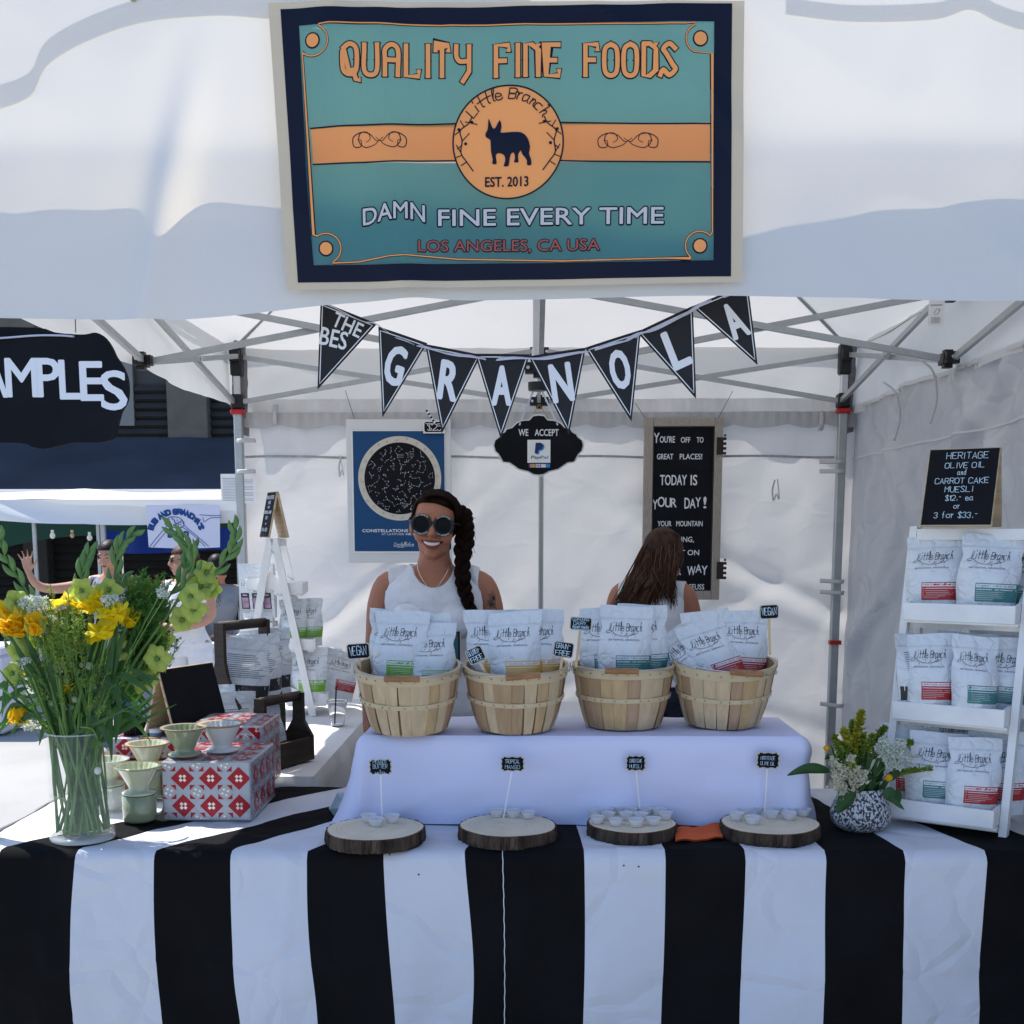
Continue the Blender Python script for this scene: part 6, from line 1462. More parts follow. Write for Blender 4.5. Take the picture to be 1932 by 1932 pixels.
def garment(body, pred, off, mat_, name, parent, folds=.004, seed=0, smooth_b=6, thick=True, fscale=14):
    """cloth part: the faces of the body that satisfy pred, pushed out along the normal with folds"""
    vs = body.vertices; sel = [p for p in body.polygons if pred(p.center)]
    idx = {}; V = []; Nn = []; Fs = []
    for p in sel:
        f = []
        for i in p.vertices:
            if i not in idx: idx[i] = len(V); V.append(vs[i].co.copy()); Nn.append(vs[i].normal.copy())
            f.append(idx[i])
        Fs.append(f)
    ec = {}
    for f in Fs:
        for a, b in zip(f, f[1:]+f[:1]): k = (min(a,b), max(a,b)); ec[k] = ec.get(k, 0)+1
    nb = {}
    for (a, b), c in ec.items():
        if c == 1: nb.setdefault(a, []).append(b); nb.setdefault(b, []).append(a)
    for _ in range(smooth_b):
        nv = {i: (V[i]*.4+sum((V[j] for j in js), Vector())*(.6/len(js))) for i, js in nb.items()}
        for i, v in nv.items(): V[i] = v
    out = [v+n_*(off+folds*nz(v.x*fscale+seed, v.y*fscale, v.z*fscale*.5)+folds*.6*max(0, ridge(v.x*fscale*.6, v.z*fscale*.5+v.x*4, seed)-.4)) for v, n_ in zip(V, Nn)]
    mb = MB(); mb.add(out, Fs)
    bf_ = [(a, b) for f in Fs for a, b in zip(f, f[1:]+f[:1]) if ec[(min(a,b), max(a,b))] == 1]; n0 = len(out)
    mb.v += [tuple(V[i]-Nn[i]*.002) for i in range(n0)]
    for a, b in bf_: mb.f.append((b, a, a+n0, b+n0)); mb.m.append(0)
    return mb.build(name, mat_, parent, smooth=True, world=False)
def place(name, me, mat_, parent):
    me.name = name; me.materials.clear(); me.materials.append(mat_); return link(name, me, parent)
# --- stall keeper, facing the camera, smiling, round sunglasses, side braid
KY = 4.0; kx = P(820, 1100, KY).x
keeper = thing("person", "smiling woman with dark side braid and round black sunglasses behind the baskets", "person", (kx, KY, 0))
mb = MB()
loft(mb, [(0,.02,.86,.165,.115),(0,.015,.95,.178,.120),(0,.0,1.06,.142,.098),(0,-.005,1.15,.138,.100),(0,-.005,1.25,.150,.112),(0,.0,1.32,.162,.108),(0,.005,1.365,.165,.092),(0,.010,1.40,.135,.070),(0,.012,1.42,.098,.058),(0,.012,1.44,.062,.054),(0,.008,1.47,.052,.052),(0,.004,1.52,.050,.054)])
for sx in (-1, 1):
    mb.ball((sx*.066,-.078,1.255), (.062,.050,.058), 16, 12)
    limb(mb, [(sx*.110,.008,1.392),(sx*.160,.008,1.368),(sx*.186,.008,1.30),(sx*.200,.015,1.20),(sx*.212,.015,1.10),(sx*.218,-.03,.98),(sx*.215,-.09,.87)], [.038,.047,.046,.040,.035,.032,.023])
    hand(mb, (sx*.214,-.095,.865), (-sx*.1,-.25,-1), (-sx,0,0), .12, .25, side=sx)
    limb(mb, [(sx*.09,.02,.88),(sx*.10,.01,.68),(sx*.10,0,.48),(sx*.10,.015,.28),(sx*.10,.02,.08)], [.092,.080,.056,.050,.036]); limb(mb, [(sx*.10,.02,.05),(sx*.105,-.06,.035),(sx*.108,-.14,.03)], [.042,.040,.030])
kh = Vector((.004,-.010,1.569)); KM = Matrix.Rotation(R(4), 3, 'Y') @ Matrix.Rotation(R(-3), 3, 'X')
head_parts(mb, kh, KM)
body = remesh(mb, .0046); kb = place("body", body, skinA, keeper)
def inhead(c): return KM.inverted() @ (Vector(c)-kh)
neck = lambda c: ((c.x/.066)**2+((c.z-1.435)/.072)**2) < 1 and c.y < .02
garment(body, lambda c: .93 < c.z < 1.43 and (abs(c.x) < .150 or c.z < 1.20 and abs(c.x) < .175-0 and abs(c.x) < .168) and not neck(c) and not (abs(c.x) < .062 and c.z > 1.405), .012, M("tee_white_heather", (.70,.70,.74), .85, var=.08, vs=30, bump=.3, bs=90), "tee_shirt", keeper, .012, 3, fscale=11)
garment(body, lambda c: .07 < c.z < .95 and abs(c.x) < .19 and not (abs(c.x) > .185), .007, M("black_trousers", (.008,.008,.01), .8), "trousers", keeper, .003, 5)
garment(body, lambda c: c.z < .075, .006, M("shoe_black", (.02,.02,.02), .5), "shoe", keeper, .0, 5)
def hairline(c):
    q = inhead(c)
    if q.z < -.05 and q.y < .03: return False
    if q.y > .035: return q.z > -.075
    lim = .072-.45*max(0, q.x)**1*.6 - .10*max(0, abs(q.x)-.045)*3 
    if abs(q.x) > .060 and q.y > -.035: return q.z > .000+(.012 if q.x < 0 else -.02)+.5*max(0,-q.y-.0)
    return q.z > lim
garment(body, lambda c: c.z > 1.49 and hairline(c), .007, hairA, "hair", keeper, .004, 9, smooth_b=10, fscale=30)
mb = MB(); rn = random.Random(11)
for i in range(170):      # swept strands from the left parting over the top to the right side
    t = i/170; a0 = rn.uniform(-.062,-.02); y0 = lerp(-.070, .085, t); q = []
    top = .118+rn.uniform(-.004,.004)
    for k in range(8):
        s_ = k/7; ang = lerp(R(125), R(-14), s_); rx, rz = .085+.006*rn.random(), .084
        yy = lerp(y0, lerp(-.045, .05, t), s_**1.5); sc_ = math.sqrt(max(.2, 1-((yy-.012)/.115)**2)); q.append(kh+KM @ Vector((rx*math.cos(ang)*sc_, yy, .030+(rz+.006)*math.sin(ang)*sc_+.003)))
    mb.tube(q, [.0016,.003,.0034,.0034,.0034,.0034,.003,.002], 5)
mb.build("swept_strand", hairA, keeper, smooth=True, world=False)["kind"] = "stuff"
# braid
path = catmull([(.074,.03,1.625),(.092,.02,1.600),(.100,.0,1.570),(.103,-.015,1.53),(.098,-.035,1.48),(.096,-.060,1.43),(.100,-.085,1.38),(.112,-.100,1.335),(.128,-.105,1.285),(.142,-.105,1.235)], 10)
for k in range(3):
    q = []; rr = []; n = len(path)
    for i, p in enumerate(path):
        t = i/(n-1); ph = 2*math.pi*(t*4.2+k/3); am = lerp(.021, .010, t)*(1+.15*math.sin(t*19+k)); q.append(p+Vector((am*math.sin(ph), am*.7*math.sin(2*ph), 0))); rr.append(lerp(.0195, .0085, t)*(1+.12*math.sin(ph*1.0)) if t > .06 else .016)
    mb = MB(); mb.tube(q, rr, 10); mb.ball(q[0], rr[0], 10, 8)
    for h_ in range(16):
        an = h_*.39; mb.tube([p+Vector((math.cos(an)*r_*1.02, math.sin(an)*r_*1.02, r_*.25*math.sin(i*.5+h_)))for i, (p, r_) in enumerate(zip(q, rr))][::2], .0016, 4)
    mb.build("braid_strand", hairA, keeper, smooth=True, world=False)
mb = MB()
for i in range(150):
    p = path[rn.randrange(0, len(path)-2)]; d = Vector((rn.uniform(-.5,1), rn.uniform(-.5,.2), rn.uniform(-.9,.6)))*rn.uniform(.012,.05); mb.tube(catmull([p+Vector((rn.uniform(-.01,.015),-.012,0)), p+d*.5+Vector((.008,0,.004)), p+d+Vector((0,0,-.012))], 3), .0006, 4)
for i in range(26):
    p = path[-1]; mb.tube([p, p+Vector((rn.uniform(-.012,.016), rn.uniform(-.01,.01), -.05))], .002, 4)
mb.build("stray_hair", hairA, keeper, world=False)["kind"] = "stuff"
def kf(x, y, z): return kh+KM @ Vector((x, y, z))
# round sunglasses
gl = thing("sunglasses", None, None, (0,0,0)); gl.parent = keeper
lensm = M("dark_lens", (.004,.004,.005), .2, spec=.10)
for sx in (-1, 1):
    c = kf(sx*.036,-.108,-.002); 
    mb = MB(); n_ = KM @ Vector((0,-1,0)); ux_ = KM @ Vector((1,0,0)); uz_ = KM @ Vector((0,0,1))
    ring = [c+(ux_*math.cos(2*math.pi*k/32)+uz_*math.sin(2*math.pi*k/32))*.0300 for k in range(33)]; mb.tube(ring, .0056, 8, cap=False, sx=1, sy=1); mb.build("rim", blackpl, gl, smooth=True, world=False)
    mb = MB(); mb.mb = None; vs = [c-n_*.001]+[c+(ux_*math.cos(2*math.pi*k/32)+uz_*math.sin(2*math.pi*k/32))*.0285 for k in range(32)]; mb.add(vs, [(0, 1+k, 1+(k+1) % 32) for k in range(32)]); mb.build("lens", lensm, gl, world=False)
    pr = Print(lambda u, v, o=0: c+ux_*u+uz_*v+n_*(.0062+o)); rr = .0282
    for word, up in (("I AM MODERN" if sx < 0 else "MOTHERHOOD", 1), ("MOTHERHOOD" if sx < 0 else "I AM MODERN", -1)):
        hh = .0048; tot = swidth(word, hh, 5.6)
        for pl in strokes(word, -tot/2, 0, hh, sp=5.6): pr.line([(math.sin(x/rr)*(rr+up*y-(0 if up > 0 else -.0055)), up*math.cos(x/rr)*(rr+up*y-(0 if up > 0 else -.0055))) for x, y in pl], .0006)
    pr.build("rim_lettering", whiteink, gl, world=False)
    mb = MB(); mb.tube([kf(sx*.066,-.104,.008), kf(sx*.080,-.06,.010), kf(sx*.083,.0,.006)], .0045, 6, sx=.5); mb.build("temple", blackpl, gl, world=False)
mb = MB(); mb.tube([kf(-.010,-.110,.004), kf(0,-.112,.007), kf(.010,-.110,.004)], .0036, 6); mb.build("bridge", blackpl, gl, world=False)
# smile
lipm = M("lips", (.22,.04,.045), .4); teethm = M("teeth", (.75,.72,.66), .3); dk = M("mouth_dark", (.03,.008,.008), .6)
def mouthpt(u, v, o=0):   # u -1..1, v -1..1
    x = .036*u; z = -.061+.009*u*u+v; y = -.1005+.022*u*u-o; return kf(x, y, z)
mb = MB(); mb.grid(16, 3, lambda a, b: mouthpt(a*2-1, lerp(-.011*(1-(a*2-1)**2), .004*(1-(a*2-1)**2), b))); mb.build("mouth", dk, keeper, smooth=True, world=False)
for k in range(8):
    mb = MB(); u0 = -.72+k*.18; mb.grid(3, 2, lambda a, b: mouthpt(u0+a*.168, lerp(-.0075*(1-((u0+a*.17))**2)**.6, .0028, b), .0012+.0006*math.sin(a*math.pi))); mb.build("tooth", teethm, keeper, smooth=True, world=False)
mb = MB(); mb.tube([mouthpt(-1+i/8, .0045*(1-(-1+i/8)**2)+.0015, .001) for i in range(17)], [.0012+.0030*math.sin(math.pi*i/16) for i in range(17)], 8); mb.build("upper_lip", lipm, keeper, smooth=True, world=False)
mb = MB(); mb.tube([mouthpt(-1+i/8, -.012*(1-(-1+i/8)**2)-.001, .001) for i in range(17)], [.0012+.0042*math.sin(math.pi*i/16) for i in range(17)], 8); mb.build("lower_lip", lipm, keeper, smooth=True, world=False)
for sx in (-1, 1): mb = MB(); mb.ball(kf(sx*.083,-.006,-.032), .0035, 10, 8); mb.build("earring", M("pearl", (.8,.76,.7), .2), keeper, smooth=True, world=False)
mb = MB(); mb.tube(catmull([(-.055,-.030,1.452),(-.048,-.062,1.42),(-.02,-.092,1.375),(0,-.097,1.355),(.02,-.092,1.375),(.048,-.062,1.42),(.055,-.030,1.452)], 5), .0012, 5); mb.build("necklace", M("silver_chain", (.7,.68,.62), .25, metal=1), keeper, world=False)
# tattoo on her left upper arm, wrist tattoo
tatm = M("tattoo_ink", (.035,.035,.032), .6)
def armfn(u, v, o=0):
    z = 1.30+v; t = (1.372-z)/.17; cx_ = .160+.042*max(0, min(1, t)); a = -math.pi/2+.55+u/.052; r_ = .0520-.006*max(0, t)+o; return Vector((cx_+r_*math.cos(a), .008+r_*math.sin(a), z))
pr = Print(armfn); rn = random.Random(4)
for cx_, cz_, r_ in ((.005,.030,.024),(-.010,.010,.017),(.022,-.055,.017),(.030,.0,.012)):
    for k in range(6):
        a = k*math.pi/3+cx_*90; pt = [(cx_, cz_), (cx_+r_*.6*math.cos(a-.35), cz_+r_*.6*math.sin(a-.35)), (cx_+r_*math.cos(a), cz_+r_*math.sin(a)), (cx_+r_*.6*math.cos(a+.35), cz_+r_*.6*math.sin(a+.35))]; pr.line(pt, .0022, .0012, closed=True)
    pr.disc(cx_, cz_, r_*.32, r_*.32, .0014, 0, 10)
pr.line([(.0,.01),(.012,-.02),(.02,-.045)], .002, .0012); pr.build("arm_tattoo", tatm, keeper, world=False)
# print on her tee
def teefn(u, v, o=0): return Vector((u+.008, -.150+.9*abs(u)**2*3-o+(.02*(1.235-v) if v < 1.235 else 0), v))
pr = Print(teefn); pr.rect(-.048, 1.075, .088, 1.228, .001, 0, 10, 8); pr.rect(-.045, 1.078, .085, 1.226, .002, 1, 10, 8); pr.rect(-.038, 1.085, .078, 1.219, .003, 2, 10, 8); pr.block("QUALITY FINE FOODS", -.032, 1.201, .072, 1.213, .0042, .02, 3); pr.build("shirt_print", [vcream, darkink, M("print_teal", (.03,.14,.15), .7), M("print_rust", (.45,.13,.06), .7)], keeper, world=False)
# --- helper with her back turned
hx = P(1236, 1100, 4.62)
helper = thing("person", "woman with long brown hair seen from behind in a white sleeveless top", "person", (hx.x-.030, 4.62, 0), (0, 0, R(-16))); helper.scale = (.93, .95, .98)
mb = MB()
loft(mb, [(0,.0,.84,.150,.115),(0,.0,.92,.165,.120),(0,.03,1.04,.128,.092),(0,.06,1.14,.130,.096),(-.0,.09,1.24,.148,.102),(0,.115,1.31,.155,.088),(0,.125,1.35,.120,.066),(0,.135,1.385,.062,.052),(.012,.150,1.43,.050,.052)])
for sx in (-1, 1):
    limb(mb, [(sx*.10,.115,1.345),(sx*.142,.12,1.325),(sx*.166,.13,1.25),(sx*.180,.16,1.14),(sx*.190,.20,1.05),(sx*.15,.29,.98),(sx*.09,.37,.93)], [.040,.046,.044,.038,.034,.030,.022]); hand(mb, (sx*.085,.375,.925), (-sx*.3,1,-.4), (0,0,-1), .15, .3, side=-sx)
    limb(mb, [(sx*.085,.0,.86),(sx*.09,.0,.66),(sx*.095,0,.46),(sx*.095,-.01,.26),(sx*.095,-.01,.08)], [.088,.078,.054,.048,.034]); limb(mb, [(sx*.095,-.01,.05),(sx*.10,.06,.035),(sx*.10,.13,.03)], [.04,.038,.028])
hh_ = Vector((.035,.165,1.475)); HM = Matrix.Rotation(R(180-12), 3, 'Z') @ Matrix.Rotation(R(18), 3, 'X'); head_parts(mb, hh_, HM, .98)
hb = remesh(mb, .006); place("body", hb, skinA, helper)
garment(hb, lambda c: .97 < c.z < 1.375 and abs(c.x) < .140 and not (abs(c.x) < .045 and c.z > 1.36), .010, M("top_white", (.68,.68,.72), .85, bump=.3, bs=80), "sleeveless_top", helper, .008, 2, fscale=11)
garment(hb, lambda c: .07 < c.z < .98 and abs(c.x) < .18 and c.y < .2, .006, M("dark_denim", (.012,.018,.035), .85, var=.3, vs=40), "jeans", helper, .003, 5)
garment(hb, lambda c: c.z < .075, .006, M("shoe_white", (.5,.5,.5), .5), "shoe", helper, .0, 5)
def hp(q): return HM.inverted() @ (Vector(q)-hh_)
garment(hb, lambda c: c.z > 1.36 and (lambda q: q.z > .05 or q.y > -.03 and q.z > -.09)(hp(c)), .012, hairB, "hair", helper, .005, 4, smooth_b=8, fscale=26)
mb = MB(); rn = random.Random(21)
for (sx_, ex, ey, ez, r_) in ((-.055,-.11,-.02,1.30,.024),(-.03,-.075,-.03,1.27,.028),(.0,-.03,-.03,1.28,.028),(.03,.0,-.02,1.30,.026),(.055,.055,.03,1.37,.024),(-.045,-.05,-.035,1.34,.03),(.02,-.01,-.02,1.36,.032)):
    mb.tube(catmull([hh_+Vector((sx_*.6,-.02,.075)), hh_+Vector((sx_,-.070,.0)), Vector((lerp(hh_.x+sx_,ex,.5), .035, 1.40)), Vector((ex, ey+.012, ez))], 6), [.02]+[r_]*8+[lerp(r_, .003, i/10) for i in range(10)], 10, sx=1, sy=.6)
for i in range(430):
    a = rn.uniform(-1, 1); st = hh_+Vector((.080*math.sin(a*1.35), -.085*math.cos(a*1.35)*.9, rn.uniform(.02,.10)*(1-.3*abs(a)))); st0 = hh_+Vector((.04*a, -.03+rn.uniform(-.02,.03), .112))
    if rn.random() < .62: en = Vector((rn.uniform(-.16,.02), rn.uniform(-.05,.02), rn.uniform(1.20,1.30)))
    else: en = Vector((rn.uniform(.0,.125), rn.uniform(-.01,.06), rn.uniform(1.26,1.36)))
    mid = Vector((lerp(st.x, en.x, .45), min(st.y, .05)-.012, lerp(st.z, en.z, .45)))
    hm2 = MB(); hm2.tube(catmull([st0, st, mid, en], 4), [.0026]*8+[.0024,.002,.0016,.0012,.0006], 5); mb.add(hm2.v, hm2.f, i % 3 == 0)
mb.build("hair_strand", [hairB, M("hair_light_brown", (.11,.055,.033), .6, spec=.2)], helper, smooth=True, world=False)["kind"] = "stuff"
# --- people across the street
def far_person(label, px, pytop, Y, s, yaw, skin, build):
    t = P(px, pytop, Y); r = thing("person", label, "person", (t.x, Y, t.z-1.665*s), (0,0,R(yaw))); r.scale = (s,)*3
    build(r, skin); return r
def base_body(mb, arms, headrot, lean=0.0):
    loft(mb, [(0,.02,.86,.160,.112),(0,.015,.95,.172,.118),(0,.0,1.06,.130,.094),(0,-.005,1.15,.128,.096),(0,-.005,1.25,.145,.108),(0,.0,1.32,.158,.104),(0,.005,1.365,.155,.088),(0,.010,1.40,.125,.066),(0,.012,1.44,.060,.052),(0,.004,1.52,.048,.052)])
    for sx in (-1, 1):
        mb.ball((sx*.062,-.075,1.255), (.058,.046,.054), 14, 10)
        limb(mb, [(sx*.09,.02,.88),(sx*.10,.01,.68),(sx*.10,0,.48),(sx*.10,.015,.28),(sx*.10,.02,.08)], [.090,.078,.054,.048,.034]); limb(mb, [(sx*.10,.02,.05),(sx*.105,-.06,.035),(sx*.108,-.14,.03)], [.042,.040,.030])
    for pts, rad, hd in arms:
        limb(mb, pts, rad)
        if hd: hand(mb, pts[-1], *hd)
    head_parts(mb, Vector((0,-.012,1.572)), headrot)
def eyes(r, HR, m_, lips=True):
    hc = Vector((0,-.012,1.572))
    for sx in (-1, 1):
        mb = MB(); mb.tube([hc+HR @ Vector((sx*.020,-.094,.004)), hc+HR @ Vector((sx*.030,-.095,.001)), hc+HR @ Vector((sx*.042,-.086,.004))], [.001,.003,.001], 6); mb.build("eye", hairK, r, world=False)
        mb = MB(); mb.tube([hc+HR @ Vector((sx*.015,-.098,.024)), hc+HR @ Vector((sx*.034,-.097,.030)), hc+HR @ Vector((sx*.050,-.082,.024))], [.002,.0028,.001], 6); mb.build("eyebrow", hairK, r, world=False)
    if lips:
        mb = MB(); mb.tube([hc+HR @ Vector((x, -.102+abs(x)*.5, -.060-(0 if abs(x) > .01 else .001))) for x in (-.022,-.011,0,.011,.022)], [.001,.0055,.006,.0055,.001], 8, sy=1); mb.build("lips", lipm, r, smooth=True, world=False)
def woman_a(r, skin):
    mb = MB(); HR = Matrix.Rotation(R(-8), 3, 'Z') @ Matrix.Rotation(R(10), 3, 'X')
    base_body(mb, [([(-.10,.008,1.392),(-.16,.0,1.372),(-.27,-.06,1.34),(-.42,-.16,1.33),(-.50,-.20,1.37),(-.54,-.22,1.46)], [.040,.048,.044,.036,.032,.022], ((-.12,0,1),(0,-1,0),.45,.05,1.0,1)),
                   ([(.10,.008,1.392),(.16,.008,1.372),(.20,.0,1.28),(.22,-.02,1.14),(.16,-.16,1.10),(.05,-.25,1.16)], [.040,.050,.046,.036,.032,.022], ((-.8,-.1,.6),(0,-.3,-1),.2,.2,1.0,-1))], HR)
    b = remesh(mb, .009, 2); place("body", b, skin, r); eyes(r, HR, None)
    garment(b, lambda c: .86 < c.z < 1.41 and abs(c.x) < .145 and c.y > -.135 and not (((c.x/.075)**2+((c.z-1.43)/.07)**2) < 1 and c.y < .02), .010, M("grey_tank", (.30,.31,.36), .9, var=.1, vs=30), "tank_top", r, .006, 2)
    garment(b, lambda c: .08 < c.z < .90 and abs(c.x) < .20, .008, M("blue_denim", (.04,.07,.16), .85, var=.2, vs=30), "jeans", r, .003, 5)
    garment(b, lambda c: c.z < .08, .006, M("shoe_white", (.5,.5,.5), .5), "shoe", r, .0, 5)
    hc = Vector((0,-.012,1.572)); inv = HR.inverted()
    garment(b, lambda c: c.z > 1.49 and abs(c.x) < .14 and (lambda q: q.z > .054 or (q.y > -.03 and q.z > -.02 and abs(q.x) > .055) or (q.y > .02 and q.z > -.07))(inv @ (c-hc)), .011, hairK, "hair", r, .003, 4, smooth_b=8)
    mb = MB(); mb.ball(hc+Vector((.01,.115,.01)), (.045,.04,.045), 14, 10); mb.build("hair_bun", hairK, r, smooth=True, world=False)
    mb = MB(); mb.tube(catmull([(-.11,-.06,1.405),(-.13,-.10,1.32),(-.12,-.11,1.2),(-.15,-.02,1.05)], 4), .006, 6); mb.build("bag_strap", blackpl, r, smooth=True, world=False)
far_person("woman in a grey tank top with dark tied hair holding up her open palm", 206, 1026, 8.0, .885, 0, skinB, woman_a)
def woman_b(r, skin):
    mb = MB(); HR = Matrix.Rotation(R(-38), 3, 'Z')
    base_body(mb, [([(-.10,.008,1.392),(-.16,.0,1.372),(-.20,-.02,1.26),(-.21,-.06,1.13),(-.17,-.17,1.03),(-.14,-.21,.94)], [.040,.050,.046,.036,.032,.022], ((0,-.2,-1),(0,-1,0),.15,.3,1.0,1)),
                   ([(.10,.008,1.392),(.16,.008,1.372),(.21,.0,1.28),(.22,-.03,1.14),(.06,-.19,1.08),(-.10,-.22,1.10)], [.040,.052,.048,.038,.034,.024], ((-1,0,.1),(0,-.3,-1),.15,.3,1.0,-1))], HR)
    b = remesh(mb, .009, 2); place("body", b, skin, r); hc = Vector((0,-.012,1.572)); inv = HR.inverted()
    garment(b, lambda c: .93 < c.z < 1.41 and c.y > -.135 and (abs(c.x) < .16 or c.z > 1.26 and abs(c.x) < .225) and not (((c.x/.06)**2+((c.z-1.43)/.06)**2) < 1 and c.y < .02), .011, M("tee_white", (.70,.70,.72), .85, bump=.2), "tee_shirt", r, .006, 2)
    garment(b, lambda c: .08 < c.z < .96 and abs(c.x) < .19 and c.y > -.15, .009, M("white_jeans", (.68,.68,.72), .85, var=.05, vs=30, bump=.3), "jeans", r, .004, 5)
    garment(b, lambda c: c.z < .08, .006, M("shoe_black", (.02,.02,.02), .5), "shoe", r, .0, 5)
    garment(b, lambda c: c.z > 1.47 and (lambda q: q.z > .048+.25*abs(q.x)*0 or (q.y > -.035 and q.z > -.04 and abs(q.x) > .05) or (q.y > .02 and q.z > -.09))(inv @ (c-hc)), .012, hairR, "hair", r, .005, 4, smooth_b=8)
    mb = MB(); rn = random.Random(8)
    for i in range(90):
        a = rn.uniform(.2, 2.6); st = hc+Vector((.085*math.cos(a), .09*math.sin(a), .05)); en = Vector((rn.uniform(.02,.26), rn.uniform(.02,.14), rn.uniform(1.18,1.40))); mb.tube(catmull([hc+Vector((.03*math.cos(a),.03*math.sin(a),.11)), st, (st+en)/2+Vector((rn.uniform(-.02,.03),.02,0)), en], 4), [.006]*6+[.005]*4+[.003,.002,.001], 5)
    mb.build("hair_strand", hairR, r, smooth=True, world=False)["kind"] = "stuff"
    mb = MB()
    for sx in (-1, 1):
        c = hc+HR @ Vector((sx*.032,-.100,.004)); mb = MB(); mb.ball(c, (.024,.006,.019), 14, 8, M=HR); mb.build("sunglasses_lens", lensm, r, smooth=True, world=False)
        mb = MB(); mb.tube([hc+HR @ Vector((sx*.054,-.094,.008)), hc+HR @ Vector((sx*.076,-.04,.008)), hc+HR @ Vector((sx*.080,.01,.006))], .003, 5); mb.build("sunglasses_temple", blackpl, r, world=False)
    mb = MB(); mb.tube([hc+HR @ Vector((x, -.102+abs(x)*.5, -.060)) for x in (-.02,-.01,0,.01,.02)], [.001,.0045,.005,.0045,.001], 8); mb.build("lips", lipm, r, smooth=True, world=False)
far_person("woman with auburn hair and dark sunglasses in white tee and white jeans", 348, 1034, 7.7, .865, -22, skinB, woman_b)
def man_c(r, skin):
    mb = MB(); HR = Matrix.Rotation(R(150), 3, 'Z') @ Matrix.Rotation(R(30), 3, 'X')
    base_body(mb, [([(-.10,.008,1.392),(-.17,.0,1.372),(-.21,-.02,1.26),(-.22,-.06,1.10),(-.16,-.2,1.03)], [.044,.056,.050,.040,.026], ((0,-.6,-1),(0,-1,0),.15,.3,1.0,1)),
                   ([(.10,.008,1.392),(.17,.008,1.372),(.22,.0,1.28),(.23,-.03,1.14),(.18,-.19,1.08)], [.044,.056,.050,.040,.026], ((0,-.6,-1),(0,-.3,-1),.15,.3,1.0,-1))], HR)
    b = remesh(mb, .012, 2); place("body", b, skin, r)
    garment(b, lambda c: .86 < c.z < 1.42 and (abs(c.x) < .16 or c.z > 1.20 and abs(c.x) < .24), .014, M("grey_tee", (.22,.23,.25), .9), "tee_shirt", r, .006, 2)
    garment(b, lambda c: .08 < c.z < .90 and abs(c.x) < .2, .010, M("dark_denim", (.012,.018,.035), .85), "jeans", r, .004, 5)
    garment(b, lambda c: c.z > 1.52, .010, hairK, "hair", r, .004, 5)
far_person("shaded vendor in a grey tee bending behind the bread stall counter", 410, 1052, 9.6, .95, 20, skinA, man_c)
# ------------------------------------------------------------------ neighbouring bread stall, building, crates
YN = 10.2
KN = K(YN)
nt2 = thing("canopy_tent", "white canopy tent of the bread stall across the street, blue and green cloth inside", "tent", (P(190, 1000, YN).x, YN+1.5, 0))
nc = M("neighbour_canopy", (.78,.78,.77), .6, bump=.3, bs=40, tl=.12); bluec = M("tarp_blue", (.0,.035,.28), .6, tl=.15, tcol=(0,.05,.5)); greenc = M("tarp_green", (.0,.04,.03), .7)
def nP(px, py, Y=YN): return P(px, py, Y)
xa, xb = nP(-260, 930).x, nP(660, 930).x; ztop = nP(200, 912).z
mb = MB()
def nroof(a, b):
    x = lerp(xa, xb, a); s_ = b*1.4; z0 = nP(966, 942).z; pk = (ztop-z0)
    return Vector((x, YN+s_*1.0, z0+pk*math.sin(min(1, b)*math.pi/2)*(1-.25*abs(math.sin(a*9)))+.01*nz(x*2, s_)))
mb.grid(80, 8, nroof); mb.build("roof_panel", nc, nt2, smooth=True)
mb = MB()
def nval(a, b):
    x = lerp(xa, xb, a); z1_ = nP(966, 942).z; z0 = nP(966, lerp(976, 990, .5+.5*math.sin(x*1.4))).z-.02*abs(nz(x*1.3,2)); z = lerp(z0, z1_, b)
    return Vector((x, YN-.02-.05*nz(x*1.6+z*3, z*4)-.03*math.sin(x*3+z*9)*(1-b), z))
mb.grid(140, 10, nval); mb.build("valance", nc, nt2, smooth=True)
for (px, w_) in ((186, .04), (177, .03), (55, .03), (62, .02), (327, .022)):
    a = nP(px, 990); mb = MB(); y = YN+.1 if w_ > .025 else YN+2.2; a.y = y
    mb.box((a.x-w_/2, y-w_/2, 0), (a.x+w_/2, y+w_/2, 1.70), bev=.004); mb.build("leg", steel if w_ > .021 else chrome, nt2)
mb = MB(); a, b = P(190, 960, 12.2), P(470, 1041, 12.2); mb.grid(30, 6, lambda u, v: Vector((lerp(a.x,b.x,u), 12.2+.05*math.sin(u*19), lerp(b.z, a.z, v)-.02*math.sin(u*6)))); mb.build("blue_rear_valance", bluec, nt2, smooth=True)
mb = MB(); a, b = P(-60, 970, 11.5), P(190, 1010, 11.5); mb.grid(20, 4, lambda u, v: Vector((lerp(a.x,b.x,u), 11.5, lerp(b.z-.22*(1-u)**2, a.z, v)))); mb.build("green_drape", greenc, nt2, smooth=True)
mb = MB(); a, b = P(200, 975, 11.2), P(470, 1000, 11.2); mb.grid(20, 4, lambda u, v: Vector((lerp(a.x,b.x,u), 11.2, lerp(b.z-.02*math.sin(u*5), a.z, v)))); mb.build("green_drape", greenc, nt2, smooth=True)
